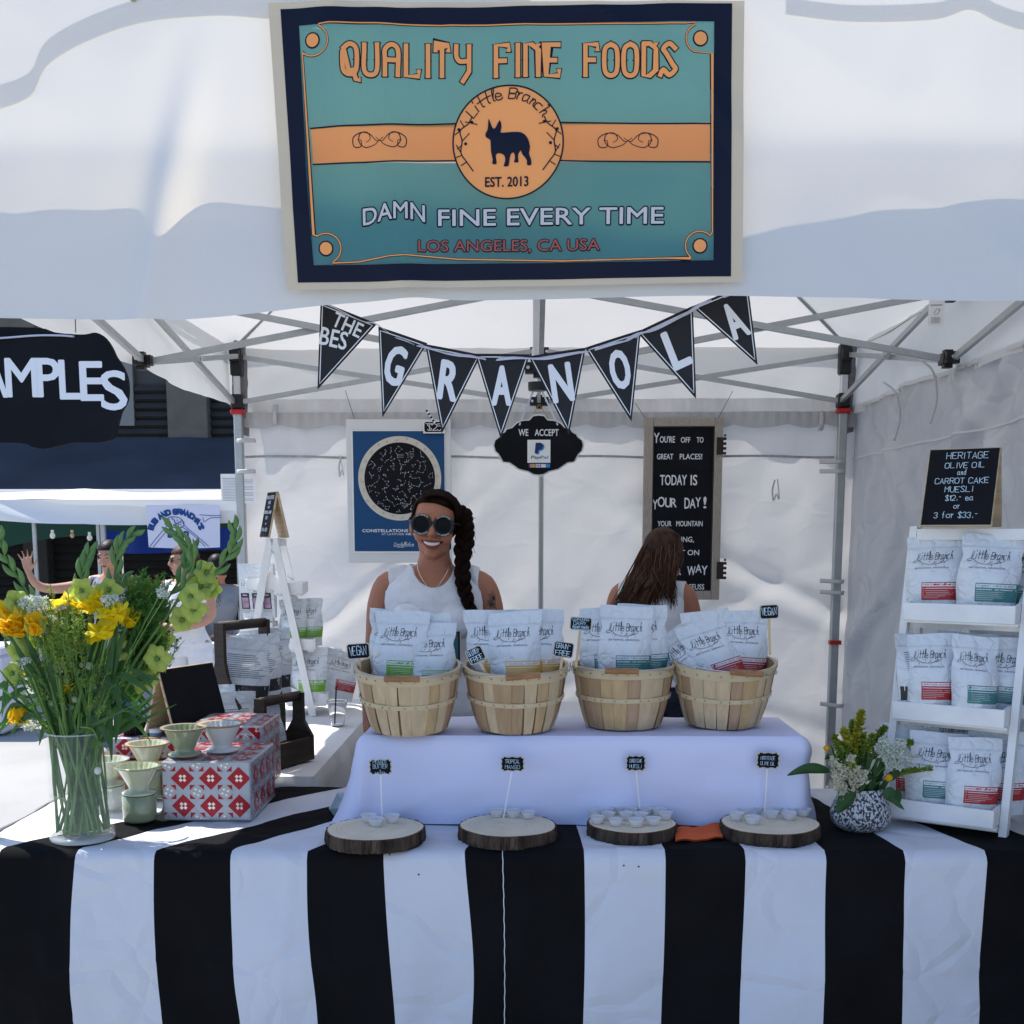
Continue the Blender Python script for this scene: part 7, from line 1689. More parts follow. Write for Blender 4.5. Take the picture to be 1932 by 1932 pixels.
# rear roof slope so that the inside stays dark
mb = MB(); mb.box((xa, YN+1.35, ztop-.03), (xb, YN+3.6, ztop)); mb.build("rear_roof", nc, nt2)
for k, px in enumerate((99, 136, 169)):
    q = nP(px, 1008 if k != 2 else 1012, YN+.25); bl = thing("light_bulb", ("clear screw bulb, leftmost under the bread stall canopy", "brownish bulb socket, middle one under the bread stall canopy", "round white bulb, rightmost under the bread stall canopy")[k], "light bulb", q); bl.scale = (.62,)*3
    mb = MB(); mb.ball((0,0,-.02), (.038,.038,.045) if k != 1 else (.03,.03,.035), 12, 8); mb.build("globe", whitepaint if k != 1 else lightwood, bl, smooth=True, world=False); mb = MB(); mb.lathe([(.02,.02),(.022,.06),(.0001,.061)], 12); mb.build("socket", whitepaint if k != 1 else lightwood, bl, world=False)
# bread banner
sx0, sx1 = 277, 420
bs = thing("bread_banner", "white cloth banner reading BUB AND GRANDMA'S BREAD on the stall across the street", "banner", P(348, 1032, YN-.06)); A0 = P(293/1.0, 952, YN-.06)
def q9(zx, zy): v = P((zx/2.76)/1.06, (zy/2.76+560)/1.06, YN-.08); return (v.x, v.z)
bfn = lambda u, v, o=0: Vector((u, YN-.08-.02*math.sin(u*7)-o, v))
a, b = q9(807, 1242), q9(1222, 1475); mb = MB(); mb.grid(20, 12, lambda u, v: bfn(lerp(a[0], b[0], u)+.01*(1-v)*(1-2*u)*1.2, lerp(b[1], a[1], v)-.01*math.sin(u*3.1)*(1-v))); mb.grid(20, 12, lambda u, v: bfn(lerp(a[0], b[0], u)+.01*(1-v)*(1-2*u)*1.2, lerp(b[1], a[1], v)-.01*math.sin(u*3.1)*(1-v), -.004), flip=True); mb.build("cloth", M("banner_cloth", (.66,.66,.78), .8), bs, smooth=True)
blueink = M("banner_blue_ink", (.005,.06,.22), .7); pr = Print(bfn); cx_, cy_ = q9(970, 1455); kz = (q9(1000,1300)[0]-q9(900,1300)[0])/100; cx_, cy_ = q9(975, 1415); rr = 122*kz; hh = 24*kz
tot = swidth("BUB AND GRANDMA'S", hh, 4.9)
for pl in strokes("BUB AND GRANDMA'S", -tot/2, 0, hh, sp=4.9, jit=.2): pr.line([(cx_+math.sin(x/rr)*(rr*1.1+y), cy_+math.cos(x/rr)*(rr+y)) for x, y in pl], .017, .004)
a = q9(930, 1418); pr.lines(strokes("BREAD", a[0], a[1], 26*kz, sp=5.0, jit=.2), .016, .004)
loaf = [(925,1350),(920,1325),(940,1308),(985,1312),(1010,1335),(1008,1360),(975,1366),(930,1362)]; pr.line([(p.x, p.y) for p in catmull([(*q9(*p),0) for p in loaf], 4, closed=True)], .006, .004)
pr.line([q9(*p) for p in ((945,1308),(960,1325),(968,1350),(1000,1328))], .005, .004)
for pts in (((830,1472),(870,1420),(915,1365),(930,1350)),((850,1473),(900,1410),(935,1372)),((1150,1470),(1080,1410),(1020,1360),(1005,1335)),((1130,1470),(1060,1405),(1010,1368),(985,1368)),((1222,1300),(1160,1300),(1100,1296)),((1220,1312),(1160,1314),(1125,1335),(1118,1310))): pr.line([(p.x, p.y) for p in catmull([(*q9(*p),0) for p in pts], 4)], .005, .004)
rn = random.Random(2)
for i in range(30): c = q9(rn.uniform(930,1002), rn.uniform(1318,1358)); pr.disc(c[0], c[1], .004, .004, .005, 0, 5)
pr.build("blue_lettering_and_drawing", blueink, bs)
# warehouse building
YD = 16.0
bd = thing("market_building", "dark market building with roller shutters, tan pillars and a navy canopy roof", "building", (P(200, 900, YD).x, YD+3, 0))
shm = M("shutter_grey", (.028,.026,.025), .6, var=.2, vs=3); tan = M("pillar_tan", (.13,.12,.10), .8, var=.15, vs=4, bump=.3); navy = M("awning_navy", (.042,.052,.072), .7, var=.25, vs=1.2, bump=.2, bs=8); wallm = M("building_wall", (.07,.07,.07), .85)
bx0, bx1 = P(-700, 900, YD).x, P(1200, 900, YD).x; zaw0 = P(966, 918, YD-2.2).z; zaw1 = P(966, 824, YD).z; zt_ = 8.5
mb = MB(); mb.box((bx0, YD+.5, 0), (bx1, YD+6, zt_)); mb.build("wall", wallm, bd)
mb = MB(); mb.grid(60, 8, lambda a, b: Vector((lerp(bx0, bx1, a), lerp(YD-2.2, YD+.05, b), lerp(zaw0-.15, zaw1, b)+.01*nz(a*90, b*3)))); mb.grid(60, 8, lambda a, b: Vector((lerp(bx0, bx1, a), lerp(YD-2.2, YD+.05, b), lerp(zaw0-.19, zaw1-.04, b)+.01*nz(a*90, b*3))), flip=True)
mb.grid(60, 1, lambda a, b: Vector((lerp(bx0, bx1, a), YD-2.2, lerp(zaw0-.19, zaw0-.15, b)))); mb.build("awning", navy, bd)
slv_ = None
def slats(x0, x1, z0, z1, y):
    global slv_
    n = int((z1-z0)/.115)
    for k in range(n):
        z = z0+k*.115
        mb = MB(); mb.add([(x0,y,z),(x1,y,z),(x1,y-.035,z+.03),(x0,y-.035,z+.03),(x0,y,z+.10),(x1,y,z+.10)], [(0,1,2,3),(3,2,5,4)]); mb.build("shutter_slat", shm, bd)
up0, up1 = zaw1+.05, P(966, 700, YD).z
for px0, px1 in ((180, 305), (382, 520)):
    slats(P(px0, 800, YD).x, P(px1, 800, YD).x, up0, up1, YD+.42)
mb = MB(); a, b = P(232, 750, YD+.3), P(250, 802, YD+.3); mb.box((a.x-.2, YD+.38, b.z), (b.x, YD+.44, a.z+.5)); mb.build("notice_panel", M("panel_grey", (.22,.22,.21), .7), bd)
for px0, px1 in ((305, 382), (-60, 60), (640, 700)):
    a, b = P(px0, 800, YD).x, P(px1, 800, YD).x; mb = MB(); mb.box((a, YD+.25, zaw1-.1), (b, YD+.47, zt_-.1), bev=.01); mb.build("pillar", tan, bd)
for px0, px1 in ((32, 78), (560, 640)):
    a, b = P(px0, 1050, YD).x, P(px1, 1050, YD).x; mb = MB(); mb.box((a, YD+.2, 0), (b, YD+.47, zaw1-.2), bev=.01); mb.build("pillar", M("pillar_dark", (.06,.055,.05), .8), bd)
slats(P(78, 1050, YD).x, P(560, 1050, YD).x, .1, zaw1-.3, YD+.42); slats(P(-300, 1050, YD).x, P(32, 1050, YD).x, .1, zaw1-.3, YD+.42)
pr = Print(lambda u, v, o=0: Vector((u, YD+.198-o, v))); a = P(39, 1066, YD+.2); pr.block("74", a.x, a.z, a.x+.13, a.z+.12, .002, .03); pr.build("house_number", blackpl, bd)
mb = MB(); mb.box((bx0, YD-.1, zt_-.02), (bx1, YD+6.2, zt_+.25)); mb.build("roof", wallm, bd)
# white speckled counter of the bread stall, with dark loaves
cs = thing("market_counter", "white speckled display counter of the bread stall behind the two women", "counter", P(450, 1230, 8.9))
a, b = P(395, 1213, 8.9), P(520, 1280, 8.9); spk_m = M("speckled_white", (.62,.62,.62), .5, var=.35, vs=28); mb = MB(); mb.box((a.x-.4, 8.9, b.z), (b.x+.3, 9.4, a.z), bev=.006); mb.build("counter_front", spk_m, cs)
mb = MB(); mb.box((a.x-.38, 8.95, .02), (b.x+.28, 9.35, b.z-.003)); mb.build("dark_base", blackpl, cs)
brm = M("dark_bread", (.07,.035,.02), .8, var=.3, vs=20, bump=.5)
for k in range(9):
    q = P(408+k*11, 1205+(k % 2)*3, 9.05); mb = MB(); mb.ball(q, (.06,.05,.035), 12, 8); tag(mb.build("bread_loaf", brm, None, smooth=True), "dark round loaf on the speckled counter, number %s from the left" % ("one","two","three","four","five","six","seven","eight","nine")[k], "bread", "loaves on the bread stall counter")
# white car-like low thing at the far left edge: parked white box
q = P(-6, 1260, 9.0); ib = thing("cool_box", "white cool box standing on the street at the left edge", "cool box", (q.x-.1, 9.0, .0)); mb = MB(); mb.box((-.45,-.2,.02), (.22,.25,.62), bev=.02); mb.build("body", M("coolbox_white", (.6,.6,.7), .5), ib, world=False); mb = MB(); mb.box((-.46,-.21,.622), (.23,.26,.69), bev=.015); mb.build("lid", M("coolbox_white", (.6,.6,.7), .5), ib, world=False)
# ------------------------------------------------------------------ flowers
glass = M("vase_glass", (.80,.86,.84), .03, spec=.8, alpha=.045); water = M("vase_water", (.55,.65,.55), .02, spec=.5, alpha=.05)
stemg = M("stem_green", (.13,.25,.06), .5, var=.3, vs=20, tl=.15); leafd = M("leaf_dark", (.035,.105,.028), .45, var=.3, vs=25, tl=.3, tcol=(.09,.27,.04)); leafm = M("leaf_mid", (.075,.17,.035), .5, var=.3, vs=25, tl=.35, tcol=(.16,.38,.05))
budg = M("gladiolus_bud", (.16,.30,.10), .5, var=.25, vs=40, tl=.3, tcol=(.25,.45,.12)); limeg = M("lime_petal", (.46,.54,.13), .5, var=.15, vs=40, tl=.45, tcol=(.60,.72,.10)); yelp = M("yellow_petal", (.92,.76,.02), .5, var=.2, vs=30, tl=.4, tcol=(.98,.78,.02)); orp = M("orange_yellow_petal", (.92,.62,.015), .5, var=.25, vs=30, tl=.4, tcol=(.95,.6,.02))
lacew = M("lace_white", (.70,.74,.66), .7, tl=.3); fern = M("feathery_green", (.075,.20,.035), .6, var=.3, vs=30, tl=.35, tcol=(.12,.34,.04)); fernl = M("feathery_lime", (.24,.34,.06), .6, var=.3, vs=30, tl=.35, tcol=(.4,.55,.08)); goldm = M("goldenrod", (.36,.34,.03), .7, var=.3, vs=60, tl=.2); ballm = M("billy_button", (.62,.33,.01), .8, bump=.8, bs=260)
VR = .081; vb = PZ(146, 1589, ZT+.006); VX, VY, VZ = vb.x, vb.y+VR*.5, ZT+.006; VH = .285
vase = thing("glass_vase", "tall clear glass cylinder vase half full of water at the left end of the counter", "vase", (VX, VY, VZ))
mb = MB(); mb.lathe([(.0001,0),(VR-.002,0),(VR,.003),(VR,VH-.001),(VR-.0015,VH),(VR-.004,VH-.001),(VR-.004,.018),(VR-.008,.014),(.0001,.013)], 64); mb.build("glass_wall", glass, vase, smooth=True, world=False)
mb = MB(); mb.lathe([(VR+.0004,VH-.002),(VR+.0008,VH),(VR-.002,VH+.0015),(VR-.0045,VH-.001)], 64); mb.build("glass_rim", M("thick_glass", (.75,.80,.80), .05, spec=1.0, alpha=.45, coat=1.0), vase, smooth=True, world=False); mb = MB(); mb.lathe([(VR+.0005,.002),(VR+.001,.008),(VR-.003,.014),(.001,.0132)], 64); mb.build("glass_foot", M("thick_glass", (.75,.80,.80), .05), vase, smooth=True, world=False)
mb = MB(); mb.lathe([(.0001,.1182),(VR-.0045,.1182),(VR-.0045,.1195)], 48); mb.build("water_surface", M("water_surface", (.6,.7,.6), .02, spec=1, alpha=.25), vase, smooth=True, world=False)
mb = MB(); mb.lathe([(.0001,.0135),(VR-.009,.0145),(VR-.0045,.019),(VR-.0045,.118),(.0001,.118)], 64); mb.build("water", water, vase, smooth=True, world=False)
rf_ = random.Random(42)
def fp(px, py, dy=0): return P(px, py, VY+dy)
def z5(zx, zy, dy=0): return P((zx/2.683)/1.06, (zy/2.683+1040)/1.06, VY+dy)
def rimpt(t, a=None):
    a = rf_.uniform(0, 6.28) if a is None else a; r_ = VR*.80*math.sqrt(rf_.random()); return Vector((VX+r_*math.cos(a), VY+r_*math.sin(a), VZ+VH))
def stem_path(tip, bow=.0, n=8, base=None):
    """from the foot of the vase through its mouth to the tip"""
    dx = (tip.x-VX); rp2 = Vector((VX+max(-1, min(1, dx/.28))*VR*.78+rf_.uniform(-.015,.015), VY+max(-.9, min(.9, (tip.y-VY)/.2))*VR*.6, VZ+VH))
    ft = base or Vector((VX-(rp2.x-VX)*.45+rf_.uniform(-.02,.02), VY-(rp2.y-VY)*.6+rf_.uniform(-.02,.02), VZ+.022))
    m = rp2.lerp(tip, .5)+Vector((bow, 0, .02)); return catmull([ft, ft.lerp(rp2, .55), rp2, m, tip], n)
def petalfan(mb, c, ax, n, L_, W, open_, mi=0, curl=.5, seed=0, roll=0):
    """a bloom: n petals around axis ax"""
    ax = ax.normalized(); u = ax.cross(Vector((0,0,1)))
    if u.length < .1: u = ax.cross(Vector((1,0,0)))
    u.normalize(); v = ax.cross(u)
    for k in range(n):
        a = roll+2*math.pi*k/n+.2*nz(k, seed); rd = u*math.cos(a)+v*math.sin(a); sd = ax.cross(rd); op = open_*(1+.25*nz(k*3.1, seed+4)); LL = L_*(1+.2*nz(k*2.3, seed))
        def f(s, t):
            w_ = W*math.sin(math.pi*min(1, (t*.92+.05)))**.7*(s-.5)*2*.5; ang = op*(.35+.65*t)+curl*t*t; r_ = LL*t*math.sin(min(ang, 2.6)); h = LL*t*math.cos(min(ang, 2.0))
            rip = .06*LL*math.sin(s*9+k)*t; return c+rd*(r_+.004)+ax*(h+rip*.6-abs(s-.5)*W*.25)+sd*w_
        mb.grid(4, 6, f, mi)
def blade(mb, a, b, w_, sag=.0, mi=0, n=8, side=None, fold_=.2):
    a, b = Vector(a), Vector(b); d = b-a; s_ = side or d.cross(Vector((0,1,0))); 
    if s_.length < 1e-5: s_ = Vector((1,0,0))
    s_ = s_.normalized()
    def f(u, t):
        ww = w_*math.sin(math.pi*min(.999, t**.8*.93+.05))**.8; p = a.lerp(b, t)+Vector((0,0,sag*math.sin(math.pi*t))); return p+s_*(u-.5)*ww+Vector((0,1,0))*abs(u-.5)*ww*fold_
    mb.grid(2, n, f, mi)
# gladiolus spikes
GS = [((-4,60),(30,200),(150,400),(235,600)), ((492,140),(462,220),(440,300),(425,480)), ((745,52),(655,130),(622,240),(610,470)), ((882,18),(985,110),(1040,240),(930,470)), ((1252,8),(1262,120),(1190,240),(1010,420)), ((1035,130),(1010,200),(960,330),(800,560)), ((0,470),(20,540),(60,640),(110,800)), ((720,300),(640,350),(600,420),(560,620))]
gl_lab = ["gladiolus spike leaning to the far left edge of the bouquet","short gladiolus spike left of the woman in grey","tall gladiolus spike arching right in front of the woman in grey","gladiolus spike overlapping the bread banner","tallest right leaning gladiolus spike near the tent post","gladiolus spike beside the auburn haired woman's face","low gladiolus spike at the left picture edge","short gladiolus spike in the middle of the bouquet"]
for gi, pts in enumerate(GS):
    dy = rf_.uniform(-.05, .09); q3 = [z5(x, y, dy*(1-.25*k)) for k, (x, y) in enumerate(pts)]
    r = thing("gladiolus", gl_lab[gi], "flower", (VX, VY, VZ+.02), group="gladioli in the big bouquet")
    up = catmull(q3[::-1], 8); low = stem_path(up[0], 0, 5); path = low+up[1:]
    mb = MB(); n = len(path); mb.tube(path, [lerp(.0058, .0016, i/n) for i in range(n)], 7); mb.build("stem", stemg, r, smooth=True)
    L_ = len(up); nb = 11
    for k in range(nb):
        t = .10+.88*k/nb; i = min(L_-2, int(t*(L_-1))); p = up[i]; d = (up[i+1]-up[i]).normalized(); s_ = d.cross(Vector((0,1,0))).normalized()*(1 if k % 2 else -1); size = lerp(.056, .030, t)
        mb = MB(); tipb = p+d*size+s_*size*.30+Vector((0,-.006,0)); m_ = p.lerp(tipb, .5)+s_*size*.12
        mb.tube(catmull([p-d*size*.15, m_, tipb], 4), [.002,.004,.0062,.0072,.0070,.0058,.0040,.0022,.0006], 7, sx=1, sy=.75); mb.build("bud", budg, r, smooth=True)
# lime florets
FLp = [(a_, b_, c_*.74) for a_, b_, c_ in [(1110,280,.044),(1075,350,.052),(1130,370,.040),(1015,410,.050),(1030,480,.052),(975,535,.046),(575,375,.05),(545,400,.045),(435,380,.045),(95,440,.05),(125,490,.045),(430,440,.04),(835,745,.055),(770,830,.055),(770,860,.05),(90,700,.05),(60,820,.045),(690,640,.045),(860,640,.05),(360,610,.04),(190,640,.04),(650,700,.04)]]
for k, (x, y, L_) in enumerate(FLp):
    c = z5(x, y, rf_.uniform(-.09, .04)); ax = Vector((rf_.uniform(-.5,.5), -1, rf_.uniform(-.15,.5))); mb = MB(); petalfan(mb, c-ax.normalized()*L_*.3, ax, 3, L_*.86, L_*.95, .80, 0, .5, k); petalfan(mb, c-ax.normalized()*L_*.32, ax, 3, L_*.88, L_*1.0, .95, 0, .6, k+3, 1.05)
    r = thing("gladiolus_bloom", "ruffled lime green bloom %s" % ("at the upper right of the big bouquet" if x > 900 and y < 600 else ("hanging at the lower right of the big bouquet" if x > 600 and y > 600 else ("at the left edge of the big bouquet" if x < 300 else "in the upper middle of the big bouquet"))), "flower", c, group="lime green blooms of the big bouquet")
    mb.build("petals", limeg, r, smooth=True); mb = MB(); mb.ball(c-ax.normalized()*L_*.2, L_*.16, 8, 6); mb.build("throat", budg, r, smooth=True)
# yellow blooms
YL = [(a_, b_, c_*.86, d_, e_) for a_, b_, c_, d_, e_ in [(50,520,.055,.35,orp),(95,560,.055,.30,orp),(25,580,.050,.5,orp),(180,585,.062,.22,orp),(120,600,.045,.8,orp),(345,450,.045,.9,yelp),(400,450,.045,.8,yelp),(370,480,.035,.7,yelp),(535,460,.060,.25,yelp),(490,470,.040,1.1,yelp),(575,605,.060,.75,yelp),(530,620,.045,1.1,yelp),(640,520,.055,.5,yelp),(685,545,.055,.25,yelp),(600,500,.045,.9,yelp),(355,900,.050,.25,yelp),(92,985,.055,.25,orp)]]
for k, (x, y, L_, op, m_) in enumerate(YL):
    dy = rf_.uniform(-.10, -.02); c = z5(x, y+20, dy); ax = Vector((rf_.uniform(-.5,.5), -.45, 1)) if y < 950 else Vector((.1,-.2,-1))
    r = thing("yellow_bloom", ("yellow orange bloom hanging upside down at the left of the big bouquet" if y > 950 else "small closed yellow bloom low among the stems" if y > 800 else ("orange yellow open bloom at the left edge of the big bouquet" if x < 250 else ("yellow bloom with white lace beside it, upper left of the bouquet" if x < 450 else "bright yellow bloom in the middle of the big bouquet"))), "flower", c, group="yellow blooms of the big bouquet")
    mb = MB(); petalfan(mb, c, ax, 6, L_*1.05, L_*.9, op*.8+.15, 0, .15, k); petalfan(mb, c, ax, 3, L_*1.05, L_*.7, op*.5+.05, 0, .1, k+7, .5); mb.build("petals", m_, r, smooth=True)
    if y < 950:
        q = stem_path(c, 0, 5); mb = MB(); mb.tube(q, .0034, 6); mb.build("stem", stemg, r, smooth=True)
        a_ = q[-12] if len(q) > 12 else q[0]; mb = MB(); blade(mb, a_+Vector((.01,-.02,-.03)), c+Vector((.02,-.01,-.01)), .030, mi=0); mb.build("leaf", leafd, r, smooth=True)
    else:
        mb = MB(); mb.tube(catmull([z5(170, 900, dy), z5(110, 850, dy), z5(88, 900, dy), c], 5), .0022, 6); mb.build("stem", stemg, r, smooth=True)
# white lace umbels
def umbel(mb, c, r_, n, nrm, rnd, mi=0, stems=None):
    u = nrm.cross(Vector((0,1,.01))).normalized(); v = nrm.cross(u)
    for i in range(n):
        a, q = rnd.uniform(0, 6.28), r_*math.sqrt(rnd.random()); p = c+u*q*math.cos(a)+v*q*math.sin(a)+nrm*(.25*r_*(1-(q/r_)**2)+rnd.uniform(-.002,.002))
        for j in range(3):
            d = Vector((rnd.uniform(-1,1), rnd.uniform(-1,.3), rnd.uniform(-1,1)))*.0042; e = Vector((rnd.uniform(-1,1), rnd.uniform(-1,1), rnd.uniform(-1,1)))*.0042; mb.add([p, p+d, p+d+e, p+e], [(0,1,2,3)], mi)
        if stems is not None and i % 4 == 0: stems.tube([c-nrm*r_*.9, p], .0006, 3, mi=0)
for k, (x, y, r_) in enumerate(((160,440,.035),(200,480,.030),(235,465,.030),(175,520,.030),(250,540,.035),(300,560,.035),(590,430,.030),(640,450,.028),(330,470,.018),(370,480,.018),(215,430,.020),(880,400,.015),(155,1110,.018),(130,760,.02),(350,1010,.012),(290,600,.03),(410,560,.02),(860,380,.012))):
    r_ *= .8; c = z5(x, y, rf_.uniform(-.10,.02)); r = thing("lace_flower", "cluster of tiny white lace flowers %s" % ("high at the left of the big bouquet" if x < 320 and y < 700 else ("low at the left of the big bouquet" if y > 700 else "in the upper middle of the big bouquet")), "flower", c, group="white lace flowers of the big bouquet")
    mb = MB(); st = MB(); umbel(mb, c, r_, int(110*r_/.03), Vector((rf_.uniform(-.3,.3), -.5, 1)).normalized(), rf_, 0, st); mb.build("florets", lacew, r); q = stem_path(c-Vector((0,0,r_*.8)), 0, 4); st.tube(q, .0014, 5); st.build("stalk", stemg, r)
# filler foliage: feathery sprays, blades, dark leaves (nobody could count it)
fo = MB()
def spray(base, tip, w_, n, mi, rnd, leaf=.008):
    base, tip = Vector(base), Vector(tip); d = tip-base; fo.tube([base, base.lerp(tip,.5)+Vector((0,0,.01)), tip], .0010, 4, mi=0)
    for i in range(n):
        t = .15+.85*rnd.random(); p = base.lerp(tip, t); ang = rnd.uniform(-1.2, 1.2); L_ = w_*(1-t*.6)*rnd.uniform(.4,1); s_ = Vector((math.sin(ang)*(1 if rnd.random() < .5 else -1), rnd.uniform(-.6,.6), .5))*L_
        q = p+s_
        for j in range(4):
            c = p.lerp(q, (j+1)/4); e = Vector((rnd.uniform(-1,1), rnd.uniform(-1,1), rnd.uniform(-.3,1)))*leaf; f = Vector((rnd.uniform(-1,1), rnd.uniform(-1,1), rnd.uniform(-1,1)))*leaf*.35; fo.add([c, c+f, c+e], [(0,1,2)], mi)
for i in range(170):      # feathery dark green mass right of the middle
    x, y = rf_.gauss(780, 62), rf_.gauss(450, 62); 
    if x > 960: continue
    b_ = z5(lerp(x, 640, .30), y+120, rf_.uniform(-.04,.10)); spray(b_, z5(x, y, rf_.uniform(-.05,.12)), .030, 16, 1, rf_, .011)
for i in range(150): x, y = rf_.gauss(780, 60), rf_.gauss(620, 60); spray(z5(x-30, y+110, rf_.uniform(0,.1)), z5(x, y, rf_.uniform(0,.12)), .03, 14, 1, rf_, .012)
for i in range(260):      # lime filigree at the left
    x, y = rf_.gauss(320, 65), rf_.gauss(610, 85); dd_ = rf_.uniform(-.13,.06); spray(z5(x+15, y+100, dd_), z5(x, y, dd_), .022, 12, 2, rf_, .008)
for i in range(26): x = rf_.uniform(640, 900); spray(z5(x-10, 420, 0), z5(x+rf_.uniform(-10,15), rf_.uniform(290, 370), 0), .018, 14, 4 if x > 830 else 2, rf_, .008)
for i in range(150): x, y = rf_.uniform(80, 620), rf_.uniform(720, 1090); dd_ = rf_.uniform(-.11,.02); spray(z5(lerp(x,430,.25), y+80, dd_), z5(x, y, dd_), .022, 9, (2,1,2,5)[i % 4], rf_, .008)
for i in range(56):       # long blades rising from the mouth
    a0 = max(-1.2, min(1.2, rf_.gauss(0, .7))); top = rf_.uniform(.10, .32); b_ = Vector((VX+rf_.uniform(-.068,.068), VY+rf_.uniform(-.05,.05), VZ+VH-.03)); tp_ = b_+Vector((a0*.17+.05, rf_.uniform(-.13,.13), top*(1-.12*abs(a0)))); blade(fo, b_, tp_, rf_.uniform(.006,.014), mi=3 if rf_.random() < .6 else 5, n=6)
for i in range(22):       # drooping leaves on the right and low left
    s_ = 1 if i % 3 else -1; b_ = Vector((VX+s_*rf_.uniform(.04,.12), VY+rf_.uniform(-.10,.08), VZ+VH+rf_.uniform(.03,.18))); blade(fo, b_, b_+Vector((s_*rf_.uniform(.03,.13), rf_.uniform(-.05,.05), -rf_.uniform(.02,.10))), rf_.uniform(.010,.020), sag=.02, mi=3)
for (x0, y0, x1, y1, w_) in ((560,900,600,1290,.022),(640,980,620,1200,.020),(700,870,860,860,.018),(690,1020,790,1095,.010),(600,820,650,1050,.02),(40,860,10,1060,.012),(250,1090,210,1210,.012),(700,800,820,905,.016),(530,1150,490,1330,.010)): blade(fo, z5(x0,y0,-.06), z5(x1,y1,-.07), w_, mi=3, sag=.01)
for i in range(78):       # stems filling the vase
    a = rf_.uniform(0, 6.28); b = a+rf_.choice((0,math.pi))+rf_.uniform(-1.2,1.2); r1, r2 = VR*.86*math.sqrt(rf_.random()), VR*.90*math.sqrt(rf_.random()); p0 = Vector((VX+r1*math.cos(a), VY+r1*math.sin(a), VZ+.022)); p1 = Vector((VX+r2*math.cos(b), VY+r2*math.sin(b), VZ+VH+.0)); d = p1-p0
    fo.tube(catmull([p0, p0.lerp(p1,.5)+Vector((rf_.uniform(-.008,.008),0,0)), p1, p1+d*.5+Vector((0,0,.02))], 3), rf_.uniform(.0022,.0048), 6, mi=0)
for i in range(14): x, y = rf_.uniform(250,560), rf_.uniform(760,1080); fo.ball(z5(x, y, -.05), rf_.uniform(.006,.011), 8, 6, mi=6)
fob = fo.build("bouquet_greenery", [stemg, fern, fernl, leafd, goldm, leafm, M("seed_head", (.35,.42,.28), .8, bump=.6, bs=200), lacew], None, loc=(VX, VY, VZ+.02)); tag(fob, "mass of feathery greens, blades and stems filling the big bouquet", "greenery", kind="stuff")
# drooping bud over the vase rim
r = thing("drooping_bud", "pale seed bud drooping in front of the glass vase on a curled stem", "flower", z5(525, 1340, -.10)); mb = MB(); mb.tube(catmull([z5(430,1110,-.09), z5(490,1120,-.10), z5(520,1170,-.11), z5(515,1250,-.11), z5(525,1330,-.11)], 6), .0022, 6); mb.build("stem", stemg, r, smooth=True); mb = MB(); mb.ball(z5(525,1345,-.11), (.009,.009,.010), 10, 8); mb.build("seed_head", lacew, r, smooth=True)
for (x1, y1) in ((480,1230),(560,1215),(500,1180)):
    mb = MB(); blade(mb, z5(515,1190,-.11), z5(x1,y1,-.12), .012); mb.build("leaf", leafm, r, smooth=True)
# ------------------------------------------------------------------ small bouquet in the speckled pot
pb = PZ(1631, 1571, ZT+.006); PR = .080; PX_, PY_ = pb.x, pb.y+PR*.55
potm = M("speckled_glaze", (.03,.032,.04), .5, var=.1); pn = potm.node_tree; 
b_ = pn.nodes["Principled BSDF"]; tcn = pn.nodes.new("ShaderNodeTexCoord"); n1 = pn.nodes.new("ShaderNodeTexNoise"); n1.inputs["Scale"].default_value = 170; n1.inputs["Detail"].default_value = 4; mpn = pn.nodes.new("ShaderNodeMapping"); mpn.inputs["Scale"].default_value = (1,1,.75); pn.links.new(tcn.outputs["Object"], mpn.inputs[0]); pn.links.new(mpn.outputs[0], n1.inputs[0]); cr = pn.nodes.new("ShaderNodeValToRGB"); cr.color_ramp.elements[0].position = .47; cr.color_ramp.elements[1].position = .52; cr.color_ramp.elements[0].color = (.03,.032,.04,1); cr.color_ramp.elements[1].color = (.52,.54,.58,1); pn.links.new(n1.outputs[0], cr.inputs[0]); pn.links.new(cr.outputs[0], b_.inputs["Base Color"]); bp_n = pn.nodes.new("ShaderNodeBump"); bp_n.inputs["Strength"].default_value = .7; bp_n.inputs["Distance"].default_value = .003; pn.links.new(n1.outputs[0], bp_n.inputs["Height"]); pn.links.new(bp_n.outputs[0], b_.inputs["Normal"])
pot = thing("speckled_pot", "round speckled black and white ceramic pot at the right of the counter", "pot", (PX_, PY_, ZT+.006))
mb = MB(); mb.lathe([(.0001,0),(.052,.0),(.066,.008),(.078,.026),(.081,.045),(.075,.066),(.064,.088),(.058,.108),(.059,.116),(.055,.116),(.053,.104),(.058,.086),(.0001,.080)], 56); mb.build("pot_wall", potm, pot, smooth=True, world=False)
def zp(zx, zy, dy=0): return P((zx/6.0375+1560)/1.06, (zy/6.0375+1400)/1.06, PY_+dy)
mouth = Vector((PX_, PY_, ZT+.11))
